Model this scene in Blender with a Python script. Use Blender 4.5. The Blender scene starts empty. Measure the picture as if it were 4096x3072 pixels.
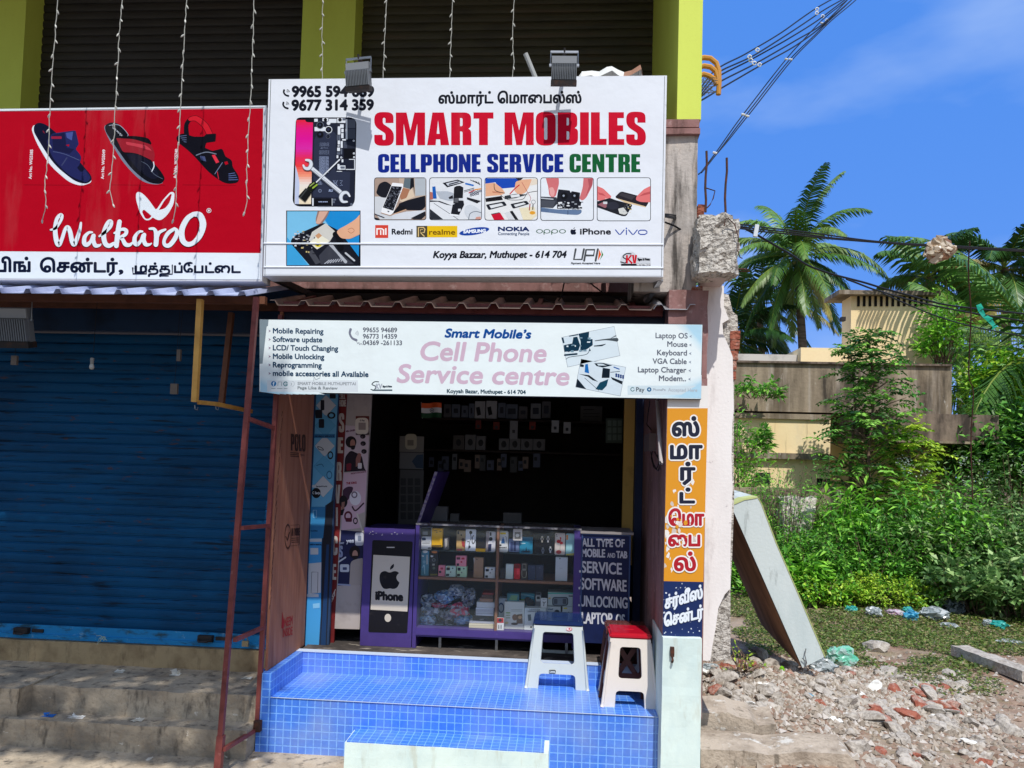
import bpy, bmesh, math, random
from mathutils import Vector, Matrix, noise
from mathutils.geometry import tessellate_polygon

SC = bpy.context.scene
COL = SC.collection
R = math.radians
random.seed(7)

# ------------------------------------------------------------------ camera
F, PITCH, YAW, ROLL, SHIFT = 3000.0, R(2.6), R(4.1), 0.028, 178.0
EYE = Vector((0, 0, 1.95))
_f = Vector((-math.sin(YAW) * math.cos(PITCH), math.cos(YAW) * math.cos(PITCH), math.sin(PITCH)))
_r0 = Vector((math.cos(YAW), math.sin(YAW), 0))
_u0 = _r0.cross(_f)
_r = _r0 * math.cos(ROLL) + _u0 * math.sin(ROLL)
_u = _u0 * math.cos(ROLL) - _r0 * math.sin(ROLL)
cd = bpy.data.cameras.new('camera')
cam = bpy.data.objects.new('camera', cd)
COL.objects.link(cam)
cd.sensor_fit = 'HORIZONTAL'
cd.sensor_width = 36
cd.lens = F / 4096 * 36
cd.shift_y = SHIFT / 4096
cd.clip_start = 0.05
cd.clip_end = 2000
cam.matrix_world = Matrix(((_r.x, _u.x, -_f.x, EYE.x), (_r.y, _u.y, -_f.y, EYE.y), (_r.z, _u.z, -_f.z, EYE.z), (0, 0, 0, 1)))
SC.camera = cam

# ------------------------------------------------------------------ world, sun, exposure
SUN = Vector((0.22, -1.0, 1.6)).normalized()
W = bpy.data.worlds.new('World')
SC.world = W
W.use_nodes = True
nt = W.node_tree
bg = nt.nodes['Background']
sky = nt.nodes.new('ShaderNodeTexSky')
sky.sky_type = 'NISHITA'
sky.sun_disc = False
sky.sun_elevation = math.asin(SUN.z)
sky.sun_rotation = math.atan2(SUN.x, SUN.y)
sky.air_density = 1.0
sky.dust_density = 0.3
sky.ozone_density = 2.5
hs = nt.nodes.new('ShaderNodeHueSaturation')
hs.inputs['Saturation'].default_value = 0.75
hs.inputs['Value'].default_value = 1.9
nt.links.new(sky.outputs[0], hs.inputs['Color'])
# deep clear blue to the north (ahead), paler sky behind
tc = nt.nodes.new('ShaderNodeTexCoord')
sx = nt.nodes.new('ShaderNodeSeparateXYZ')
nt.links.new(tc.outputs['Generated'], sx.inputs[0])
fr_ = nt.nodes.new('ShaderNodeMapRange')
fr_.inputs[1].default_value = 0.0
fr_.inputs[2].default_value = 0.55
fr_.inputs[4].default_value = 0.9
nt.links.new(sx.outputs[1], fr_.inputs[0])
mb_ = nt.nodes.new('ShaderNodeMix')
mb_.data_type = 'RGBA'
nt.links.new(fr_.outputs[0], mb_.inputs[0])
nt.links.new(hs.outputs[0], mb_.inputs[6])
mb_.inputs[7].default_value = (0.44, 2.02, 6.8, 1)
# thin wisps of cloud high in the sky
mp = nt.nodes.new('ShaderNodeMapping')
mp.inputs['Scale'].default_value = (2.2, 2.2, 6.0)
mp.inputs['Rotation'].default_value = (0.0, 0.5, 0.0)
nz = nt.nodes.new('ShaderNodeTexNoise')
nz.inputs['Scale'].default_value = 1.5
nz.inputs['Detail'].default_value = 5
nz.inputs['Roughness'].default_value = 0.5
mr = nt.nodes.new('ShaderNodeMapRange')
mr.inputs[1].default_value = 0.47
mr.inputs[2].default_value = 0.82
mr.inputs[3].default_value = 0.0
mr.inputs[4].default_value = 0.34
mx = nt.nodes.new('ShaderNodeMix')
mx.data_type = 'RGBA'
nt.links.new(tc.outputs['Generated'], mp.inputs[0])
nt.links.new(mp.outputs[0], nz.inputs['Vector'])
nt.links.new(nz.outputs[0], mr.inputs[0])
nt.links.new(mr.outputs[0], mx.inputs[0])
nt.links.new(mb_.outputs[2], mx.inputs[6])
mx.inputs[7].default_value = (6.0, 7.2, 8.6, 1)
# low sky behind the viewer is darkened, standing in for unmodelled houses opposite
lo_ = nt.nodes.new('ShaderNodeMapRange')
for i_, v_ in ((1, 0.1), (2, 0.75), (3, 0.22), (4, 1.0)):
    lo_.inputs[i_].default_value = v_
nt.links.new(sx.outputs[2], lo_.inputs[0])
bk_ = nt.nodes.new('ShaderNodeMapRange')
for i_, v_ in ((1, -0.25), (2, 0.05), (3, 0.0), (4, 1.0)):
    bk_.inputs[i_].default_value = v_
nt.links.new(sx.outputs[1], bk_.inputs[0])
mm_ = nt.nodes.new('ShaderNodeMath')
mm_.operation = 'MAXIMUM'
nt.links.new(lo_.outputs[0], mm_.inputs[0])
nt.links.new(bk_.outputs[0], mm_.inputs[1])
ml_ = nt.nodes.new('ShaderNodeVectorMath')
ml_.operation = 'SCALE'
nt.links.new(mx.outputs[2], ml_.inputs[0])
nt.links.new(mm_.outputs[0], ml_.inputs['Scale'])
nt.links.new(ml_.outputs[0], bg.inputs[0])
bg.inputs[1].default_value = 0.13
sl = bpy.data.lights.new('sun', 'SUN')
sl.energy = 4.0
sl.angle = R(0.5)
sl.color = (1.0, 0.965, 0.92)
so = bpy.data.objects.new('sun', sl)
COL.objects.link(so)
so.rotation_euler = SUN.to_track_quat('Z', 'Y').to_euler()
so.location = SUN * 30
SC.view_settings.view_transform = 'Standard'
SC.view_settings.look = 'None'
SC.view_settings.gamma = 1
SC.view_settings.exposure = -0.02
SC.cycles.max_bounces = 8
SC.cycles.transparent_max_bounces = 24
SC.cycles.use_denoising = True

# ------------------------------------------------------------------ measuring helpers
def ray(u, v):
    d = _f + _r * ((u - 2048) / F) - _u * ((v - 1536 - SHIFT) / F)
    return d

def at(u, v, Y):                     # the point seen at (u, v) that lies Y metres into the street front
    d = ray(u, v)
    return EYE + d * (Y / d.y)

def atx(u, v, X):
    d = ray(u, v)
    return EYE + d * (X / d.x)

def atz(u, v, z):
    d = ray(u, v)
    return EYE + d * ((z - EYE.z) / d.z)

def K(x0, y0, w, iw=2212):
    s = w / iw
    return lambda x, y: (x0 + x * s, y0 + y * s)

A1, A2, A3, A4, A5, A6 = K(0, 0, 1100), K(1000, 0, 1100), K(1900, 0, 1100), K(0, 800, 1100), K(1000, 600, 1100), K(1900, 700, 1100)
B1, B2, B3, B4 = K(1000, 1200, 900), K(1900, 1200, 1000), K(1100, 1800, 900), K(1600, 2000, 1100)
B5, B6, B7 = K(2400, 1500, 600, 830), K(0, 1900, 1100, 1557), K(900, 2400, 1900)
C1, C2, C3, C4 = K(2700, 0, 1396), K(2800, 1000, 1296), K(2700, 1900, 1396), K(2600, 2500, 1496)
D1, E1, E2, G1, PH = K(180, 740, 700), K(1480, 700, 600), K(2060, 700, 600), K(1640, 2080, 700), K(1140, 450, 320, 1361)
F1, F2, F3, F4, F5 = K(2050, 2460, 600), K(2760, 780, 300, 579), K(1080, 1560, 480, 699), K(1450, 1580, 1250), K(2900, 1800, 1196)
OV = K(0, 0, 4096)

def S(r, g, b, k=1.0):               # a colour as 0-255 sRGB to linear
    def l(c):
        c /= 255
        return (c / 12.92 if c <= 0.04045 else ((c + 0.055) / 1.055) ** 2.4) * k
    return (l(r), l(g), l(b))

# ------------------------------------------------------------------ materials
def new_mat(name):
    m = bpy.data.materials.new(name)
    m.use_nodes = True
    t = m.node_tree
    return m, t, t.nodes['Principled BSDF']

def mat(name, base=None, rough=0.7, spec=0.3, metal=0.0, layers=(), bump=None, trans=0.0, alpha=1.0, coat=0.0):
    """base None: colour from the mesh's own colour layer; layers: (scale xyz, colour or None, lo, hi, factor)"""
    m, t, p = new_mat(name)
    N, L = t.nodes.new, t.links.new
    if base is None:
        a = N('ShaderNodeAttribute')
        a.attribute_name = 'Col'
        cur = a.outputs['Color']
    else:
        c = N('ShaderNodeRGB')
        c.outputs[0].default_value = (*base, 1)
        cur = c.outputs[0]
    geo = N('ShaderNodeNewGeometry')
    for sc_, col, lo, hi, fac in layers:
        mp_ = N('ShaderNodeMapping')
        mp_.inputs['Scale'].default_value = sc_
        L(geo.outputs['Position'], mp_.inputs[0])
        nz_ = N('ShaderNodeTexNoise')
        nz_.inputs['Scale'].default_value = 1
        nz_.inputs['Detail'].default_value = 6
        nz_.inputs['Roughness'].default_value = 0.62
        L(mp_.outputs[0], nz_.inputs['Vector'])
        r_ = N('ShaderNodeMapRange')
        r_.inputs[1].default_value, r_.inputs[2].default_value, r_.inputs[3].default_value, r_.inputs[4].default_value = lo, hi, 0, fac
        L(nz_.outputs[0], r_.inputs[0])
        x = N('ShaderNodeMix')
        x.data_type = 'RGBA'
        L(r_.outputs[0], x.inputs[0])
        L(cur, x.inputs[6])
        x.inputs[7].default_value = (*col, 1)
        cur = x.outputs[2]
    L(cur, p.inputs['Base Color'])
    p.inputs['Roughness'].default_value = rough
    p.inputs['Specular IOR Level'].default_value = spec
    p.inputs['Metallic'].default_value = metal
    p.inputs['Coat Weight'].default_value = coat
    if alpha < 1:
        p.inputs['Alpha'].default_value = alpha
    if bump:
        nz_ = N('ShaderNodeTexNoise')
        nz_.inputs['Scale'].default_value = bump[0]
        nz_.inputs['Detail'].default_value = 7
        L(geo.outputs['Position'], nz_.inputs['Vector'])
        b = N('ShaderNodeBump')
        b.inputs['Strength'].default_value = bump[1]
        b.inputs['Distance'].default_value = bump[2]
        L(nz_.outputs[0], b.inputs['Height'])
        L(b.outputs[0], p.inputs['Normal'])
    if trans:
        tr = N('ShaderNodeBsdfTranslucent')
        L(cur, tr.inputs[0])
        ms = N('ShaderNodeMixShader')
        ms.inputs[0].default_value = trans
        L(p.outputs[0], ms.inputs[1])
        L(tr.outputs[0], ms.inputs[2])
        L(ms.outputs[0], t.nodes['Material Output'].inputs[0])
    return m

def tile_mat(name, tile, tile2, grout, size, g):
    m, t, p = new_mat(name)
    N, L = t.nodes.new, t.links.new
    geo = N('ShaderNodeNewGeometry')
    sp, sn = N('ShaderNodeSeparateXYZ'), N('ShaderNodeSeparateXYZ')
    L(geo.outputs['Position'], sp.inputs[0])
    L(geo.outputs['True Normal'], sn.inputs[0])
    def absgt(o):
        a, b = N('ShaderNodeMath'), N('ShaderNodeMath')
        a.operation = 'ABSOLUTE'
        b.operation = 'GREATER_THAN'
        b.inputs[1].default_value = 0.6
        L(o, a.inputs[0])
        L(a.outputs[0], b.inputs[0])
        return b.outputs[0]
    def mixf(f, a, b):
        x = N('ShaderNodeMix')
        L(f, x.inputs[0])
        L(a, x.inputs[2])
        L(b, x.inputs[3])
        return x.outputs[0]
    gx, gz = absgt(sn.outputs[0]), absgt(sn.outputs[2])
    cu = mixf(gx, sp.outputs[0], sp.outputs[1])
    cv = mixf(gz, sp.outputs[2], sp.outputs[1])
    cb = N('ShaderNodeCombineXYZ')
    L(cu, cb.inputs[0])
    L(cv, cb.inputs[1])
    br = N('ShaderNodeTexBrick')
    br.offset = 0
    br.squash = 1
    br.inputs['Scale'].default_value = 1
    br.inputs['Mortar Size'].default_value = g
    br.inputs['Mortar Smooth'].default_value = 0.15
    br.inputs['Bias'].default_value = -0.1
    br.inputs['Brick Width'].default_value = size
    br.inputs['Row Height'].default_value = size
    br.inputs['Color1'].default_value = (*tile, 1)
    br.inputs['Color2'].default_value = (*tile2, 1)
    br.inputs['Mortar'].default_value = (*grout, 1)
    L(cb.outputs[0], br.inputs['Vector'])
    nz_ = N('ShaderNodeTexNoise')
    nz_.inputs['Scale'].default_value = 55
    nz_.inputs['Detail'].default_value = 4
    L(geo.outputs['Position'], nz_.inputs['Vector'])
    r_ = N('ShaderNodeMapRange')
    r_.inputs[1].default_value, r_.inputs[2].default_value, r_.inputs[3].default_value, r_.inputs[4].default_value = 0.42, 0.7, 0, 0.35
    L(nz_.outputs[0], r_.inputs[0])
    x = N('ShaderNodeMix')
    x.data_type = 'RGBA'
    L(r_.outputs[0], x.inputs[0])
    L(br.outputs[0], x.inputs[6])
    x.inputs[7].default_value = (tile[0] * 0.6, tile[1] * 0.65, tile[2] * 0.75, 1)
    # dust lying in broad patches
    n2 = N('ShaderNodeTexNoise')
    n2.inputs['Scale'].default_value = 2.3
    n2.inputs['Detail'].default_value = 5
    L(geo.outputs['Position'], n2.inputs['Vector'])
    r2 = N('ShaderNodeMapRange')
    r2.inputs[1].default_value, r2.inputs[2].default_value, r2.inputs[3].default_value, r2.inputs[4].default_value = 0.44, 0.74, 0, 0.42
    L(n2.outputs[0], r2.inputs[0])
    y = N('ShaderNodeMix')
    y.data_type = 'RGBA'
    L(r2.outputs[0], y.inputs[0])
    L(x.outputs[2], y.inputs[6])
    y.inputs[7].default_value = (0.42, 0.46, 0.52, 1)
    L(y.outputs[2], p.inputs['Base Color'])
    p.inputs['Roughness'].default_value = 0.3
    p.inputs['Specular IOR Level'].default_value = 0.4
    b = N('ShaderNodeBump')
    b.invert = True
    b.inputs['Strength'].default_value = 0.5
    b.inputs['Distance'].default_value = 0.002
    L(br.outputs['Fac'], b.inputs['Height'])
    L(b.outputs[0], p.inputs['Normal'])
    return m

# ------------------------------------------------------------------ objects
ORG = {}
def tag(o, label=None, cat=None, group=None, kind=None):
    for k, v in (('label', label), ('category', cat), ('group', group), ('kind', kind)):
        if v:
            o[k] = v
    return o

def thing(name, label, cat, loc=(0, 0, 0), group=None):
    o = bpy.data.objects.new(name, None)
    o.empty_display_size = 0.1
    COL.objects.link(o)
    o.location = loc
    ORG[o.name] = Vector(loc)
    return tag(o, label, cat, group)

def dup(o, loc=None, rotz=None, parent=None, label=None, scale=None):
    c = o.copy()
    COL.objects.link(c)
    if parent:
        c.parent = parent
    if loc is not None:
        c.location = loc
    if rotz is not None:
        c.rotation_euler = (0, 0, rotz) if not isinstance(rotz, tuple) else rotz
    if scale is not None:
        c.scale = scale if isinstance(scale, tuple) else (scale,) * 3
    if label:
        c['label'] = label
    for ch in [k for k in KIDS.get(o.name, [])]:
        dup(ch, parent=c)
    return c
KIDS = {}

class MB:
    """collects faces, then links them as one mesh object"""
    def __init__(s, col=(0.5, 0.5, 0.5)):
        s.v, s.f, s.c, s.col = [], [], [], col
    def face(s, pts, col=None):
        n = len(s.v)
        s.v += [tuple(p) for p in pts]
        s.f.append(tuple(range(n, n + len(pts))))
        s.c.append(col or s.col)
    def add(s, verts, faces, col=None):
        n = len(s.v)
        s.v += [tuple(p) for p in verts]
        for f in faces:
            s.f.append(tuple(i + n for i in f))
            s.c.append(col or s.col)
    def box(s, x0, x1, y0, y1, z0, z1, col=None):
        s.hexa([(x0, y0, z0), (x1, y0, z0), (x1, y1, z0), (x0, y1, z0), (x0, y0, z1), (x1, y0, z1), (x1, y1, z1), (x0, y1, z1)], col)
        return s
    def hexa(s, p, col=None):
        s.add(p, [(0, 3, 2, 1), (4, 5, 6, 7), (0, 1, 5, 4), (1, 2, 6, 5), (2, 3, 7, 6), (3, 0, 4, 7)], col)
        return s
    def bar(s, a, b, w, h=None, col=None, up=Vector((0, 0, 1))):      # square bar from a to b
        a, b = Vector(a), Vector(b)
        d = (b - a).normalized()
        if abs(d.dot(up)) > 0.95:
            up = Vector((0, 1, 0))
        x = d.cross(up).normalized() * (w / 2)
        y = x.normalized().cross(d) * ((h or w) / 2)
        s.hexa([a - x - y, a + x - y, a + x + y, a - x + y, b - x - y, b + x - y, b + x + y, b - x + y], col)
        return s
    def tube(s, pts, r, n=6, col=None, caps=True):
        pts = [Vector(p) for p in pts]
        rs = r if isinstance(r, (list, tuple)) else [r] * len(pts)
        rings, base = [], len(s.v)
        ref = Vector((0.31, 0.2, 0.93))
        for i, p in enumerate(pts):
            d = (pts[min(i + 1, len(pts) - 1)] - pts[max(i - 1, 0)])
            if d.length < 1e-9:
                d = Vector((0, 0, 1))
            d.normalize()
            q = ref if abs(d.dot(ref)) < 0.97 else Vector((1, 0, 0))
            x = d.cross(q).normalized()
            y = d.cross(x)
            for k in range(n):
                a = 2 * math.pi * k / n
                s.v.append(tuple(p + (x * math.cos(a) + y * math.sin(a)) * rs[i]))
        for i in range(len(pts) - 1):
            for k in range(n):
                a, b = base + i * n + k, base + i * n + (k + 1) % n
                s.f.append((a, b, b + n, a + n))
                s.c.append(col or s.col)
        if caps:
            s.f.append(tuple(base + k for k in range(n)))
            s.f.append(tuple(base + (len(pts) - 1) * n + k for k in reversed(range(n))))
            s.c += [col or s.col] * 2
        return s
    def lathe(s, prof, n=12, org=(0, 0, 0), col=None):                # prof: (radius, height)
        base = len(s.v)
        for r_, z in prof:
            for k in range(n):
                a = 2 * math.pi * k / n
                s.v.append((org[0] + r_ * math.cos(a), org[1] + r_ * math.sin(a), org[2] + z))
        for i in range(len(prof) - 1):
            for k in range(n):
                a, b = base + i * n + k, base + i * n + (k + 1) % n
                s.f.append((a, b, b + n, a + n))
                s.c.append(col or s.col)
        return s
    def rbox(s, x0, x1, y0, y1, z0, z1, step=0.06, amp=0.006, freq=6.0, col=None, seed=0):   # box with worn, uneven faces
        def axis(a, b):
            n = max(1, int(round((b - a) / step)))
            return [a + (b - a) * i / n for i in range(n + 1)]
        X, Y, Z = axis(x0, x1), axis(y0, y1), axis(z0, z1)
        sd = Vector((seed * 3.1, seed * 1.7, seed * 2.3))
        def P(x, y, z):
            p = Vector((x, y, z))
            return p + noise.noise_vector(p * freq + sd) * amp + noise.noise_vector(p * freq * 3.3 + sd) * amp * 0.4
        def grid(A, B, fn, flip):
            base = len(s.v)
            for a in A:
                for b in B:
                    s.v.append(tuple(P(*fn(a, b))))
            nb = len(B)
            for i in range(len(A) - 1):
                for j in range(nb - 1):
                    q = base + i * nb + j
                    f = (q, q + nb, q + nb + 1, q + 1)
                    s.f.append(f if not flip else f[::-1])
                    s.c.append(col or s.col)
        grid(X, Z, lambda a, b: (a, y0, b), False)
        grid(X, Z, lambda a, b: (a, y1, b), True)
        grid(Y, Z, lambda a, b: (x0, a, b), True)
        grid(Y, Z, lambda a, b: (x1, a, b), False)
        grid(X, Y, lambda a, b: (a, b, z1), False)
        grid(X, Y, lambda a, b: (a, b, z0), True)
        return s
    def poly_prism(s, pts, off, col=None, holes=()):                  # flat outline (3D points) pushed along off
        loops = [[Vector(p) for p in pts]] + [[Vector(p) for p in h] for h in holes]
        off = Vector(off)
        flat = [p for l in loops for p in l]
        tri = tessellate_polygon(loops)
        n = len(flat)
        s.add(flat + [p + off for p in flat], [t for t in tri] + [tuple(i + n for i in t[::-1]) for t in tri], col)
        k = 0
        base = len(s.v) - 2 * n
        for l in loops:
            for i in range(len(l)):
                a, b = base + k + i, base + k + (i + 1) % len(l)
                s.f.append((a, b, b + n, a + n))
                s.c.append(col or s.col)
            k += len(l)
        return s
    def build(s, name, m, parent=None, smooth=False, label=None, cat=None, group=None, kind=None, fix=False, bevel=0):
        me = bpy.data.meshes.new(name)
        V = [Vector(p) for p in s.v]
        if parent:
            org = ORG[parent.name]
        elif V:
            org = Vector(((min(p.x for p in V) + max(p.x for p in V)) / 2, (min(p.y for p in V) + max(p.y for p in V)) / 2, min(p.z for p in V)))
        else:
            org = Vector()
        me.from_pydata([p - org for p in V], [], s.f)
        at_ = me.color_attributes.new('Col', 'FLOAT_COLOR', 'CORNER')
        buf = []
        for f, c in zip(s.f, s.c):
            buf += [c[0], c[1], c[2], 1.0] * len(f)
        at_.data.foreach_set('color', buf)
        if fix or bevel:
            b = bmesh.new()
            b.from_mesh(me)
            bmesh.ops.remove_doubles(b, verts=b.verts, dist=1e-5)
            bmesh.ops.recalc_face_normals(b, faces=b.faces)
            if bevel:
                bmesh.ops.bevel(b, geom=[e for e in b.edges if len(e.link_faces) == 2 and e.calc_face_angle(0) > 0.5], offset=bevel, segments=2, affect='EDGES')
            b.to_mesh(me)
            b.free()
        me.materials.append(m)
        if smooth:
            me.polygons.foreach_set('use_smooth', [True] * len(me.polygons))
        o = bpy.data.objects.new(name, me)
        COL.objects.link(o)
        if parent:
            o.parent = parent
            KIDS.setdefault(parent.name, []).append(o)
        else:
            o.location = org
        ORG[o.name] = org.copy()
        return tag(o, label, cat, group, kind)

# ------------------------------------------------------------------ flat lettering and pictures on boards
_tc = {}
def text_geo(body, shear=0.0):
    k = (body, shear)
    if k not in _tc:
        c = bpy.data.curves.new('lettering', 'FONT')
        c.body = body
        c.size = 1
        c.shear = shear
        c.resolution_u = 4
        o = bpy.data.objects.new('lettering', c)
        COL.objects.link(o)
        dg = bpy.context.evaluated_depsgraph_get()
        dg.update()
        me = bpy.data.meshes.new_from_object(o.evaluated_get(dg))
        vs = [(p.co.x, p.co.y) for p in me.vertices]
        fs = [tuple(p.vertices) for p in me.polygons]
        bpy.data.objects.remove(o)
        bpy.data.meshes.remove(me)
        bpy.data.curves.remove(c)
        _tc[k] = (vs, fs)
    return _tc[k]
_h = text_geo('H')[0]
CAP = max(p[1] for p in _h)

def arc(cx, cy, r, a0, a1, n=5):
    return [(cx + r * math.cos(R(a0 + (a1 - a0) * i / n)), cy + r * math.sin(R(a0 + (a1 - a0) * i / n))) for i in range(n + 1)]

def rr(pts):                          # outline with rounded corners; points (x, y, radius)
    out = []
    n = len(pts)
    for i, (x, y, r_) in enumerate(pts):
        if r_ <= 0:
            out.append((x, y))
            continue
        a, b = Vector(pts[i - 1][:2]), Vector(pts[(i + 1) % n][:2])
        p = Vector((x, y))
        d1, d2 = (a - p), (b - p)
        r1 = min(r_, d1.length * 0.5), min(r_, d2.length * 0.5)
        q0, q1 = p + d1.normalized() * r1[0], p + d2.normalized() * r1[1]
        for t in (0, 0.2, 0.4, 0.6, 0.8, 1):
            out.append(tuple(q0 * (1 - t) ** 2 + p * 2 * t * (1 - t) + q1 * t * t))
    return out

_rb = lambda x0, y0, x1, y1, r_: rr([(x0, y0, r_), (x1, y0, r_), (x1, y1, r_), (x0, y1, r_)])
HEAVY = {                             # heavy condensed capitals: width, outline, holes
    'I': (0.25, rr([(0, 0, 0), (.25, 0, 0), (.25, 1, 0), (0, 1, 0)]), []),
    'L': (0.44, rr([(0, 0, 0), (.44, 0, 0), (.44, .19, 0), (.25, .19, 0), (.25, 1, 0), (0, 1, 0)]), []),
    'T': (0.56, rr([(.155, 0, 0), (.405, 0, 0), (.405, .81, 0), (.56, .81, 0), (.56, 1, 0), (0, 1, 0), (0, .81, 0), (.155, .81, 0)]), []),
    'E': (0.44, rr([(0, 0, 0), (.44, 0, 0), (.44, .18, 0), (.25, .18, 0), (.25, .42, 0), (.41, .42, 0), (.41, .6, 0), (.25, .6, 0), (.25, .82, 0), (.43, .82, 0), (.43, 1, 0), (0, 1, 0)]), []),
    'H': (0.58, rr([(0, 0, 0), (.24, 0, 0), (.24, .4, 0), (.34, .4, 0), (.34, 0, 0), (.58, 0, 0), (.58, 1, 0), (.34, 1, 0), (.34, .6, 0), (.24, .6, 0), (.24, 1, 0), (0, 1, 0)]), []),
    'N': (0.58, rr([(0, 0, 0), (.21, 0, 0), (.21, .47, 0), (.36, 0, 0), (.58, 0, 0), (.58, 1, 0), (.37, 1, 0), (.37, .55, 0), (.22, 1, 0), (0, 1, 0)]), []),
    'M': (0.82, rr([(0, 0, 0), (.22, 0, 0), (.22, .66, 0), (.33, 0, 0), (.49, 0, 0), (.6, .66, 0), (.6, 0, 0), (.82, 0, 0), (.82, 1, 0), (.52, 1, 0), (.41, .45, 0), (.3, 1, 0), (0, 1, 0)]), []),
    'V': (0.6, rr([(.16, 0, 0), (.44, 0, 0), (.6, 1, 0), (.35, 1, 0), (.3, .3, 0), (.25, 1, 0), (0, 1, 0)]), []),
    'A': (0.62, rr([(0, 0, 0), (.24, 0, 0), (.255, .18, 0), (.365, .18, 0), (.38, 0, 0), (.62, 0, 0), (.47, 1, 0), (.15, 1, 0)]), [[(.27, .35), (.35, .35), (.31, .76)]]),
    'O': (0.56, _rb(0, -.015, .56, 1.015, .24), [_rb(.235, .16, .325, .84, .05)]),
    'P': (0.55, rr([(0, 0, 0), (.25, 0, 0), (.25, .37, 0), (.55, .37, .22), (.55, 1, .22), (0, 1, 0)]), [rr([(.25, .55, 0), (.32, .55, .05), (.32, .83, .05), (.25, .83, 0)])]),
    'R': (0.57, rr([(0, 0, 0), (.25, 0, 0), (.25, .42, 0), (.32, .42, .06), (.32, 0, 0), (.57, 0, 0), (.56, .46, .1), (.47, .5, .04), (.56, .56, .1), (.56, 1, .2), (0, 1, 0)]), [rr([(.25, .58, 0), (.32, .58, .05), (.32, .83, .05), (.25, .83, 0)])]),
    'B': (0.57, rr([(0, 0, 0), (.57, 0, .2), (.57, .48, .12), (.46, .52, .05), (.55, .57, .1), (.55, 1, .2), (0, 1, 0)]), [rr([(.25, .17, 0), (.325, .17, .05), (.325, .42, .05), (.25, .42, 0)]), rr([(.25, .6, 0), (.315, .6, .05), (.315, .83, .05), (.25, .83, 0)])]),
    'C': (0.55, rr([(0, -.015, .24), (.55, -.015, .24), (.55, .38, 0), (.32, .38, 0), (.32, .16, .05), (.235, .16, .05), (.235, .84, .05), (.32, .84, .05), (.32, .62, 0), (.55, .62, 0), (.55, 1.015, .24), (0, 1.015, .24)]), []),
    'S': (0.55, rr([(0, -.015, .22), (.55, -.015, .22), (.55, .44, .17), (.24, .66, .06), (.24, .84, .05), (.315, .84, .05), (.315, .68, 0), (.54, .68, 0), (.54, 1.015, .22), (0, 1.015, .22), (0, .58, .17), (.315, .36, .06), (.315, .16, .05), (.235, .16, .05), (.235, .32, 0), (0, .32, 0)]), []),
}

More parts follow.
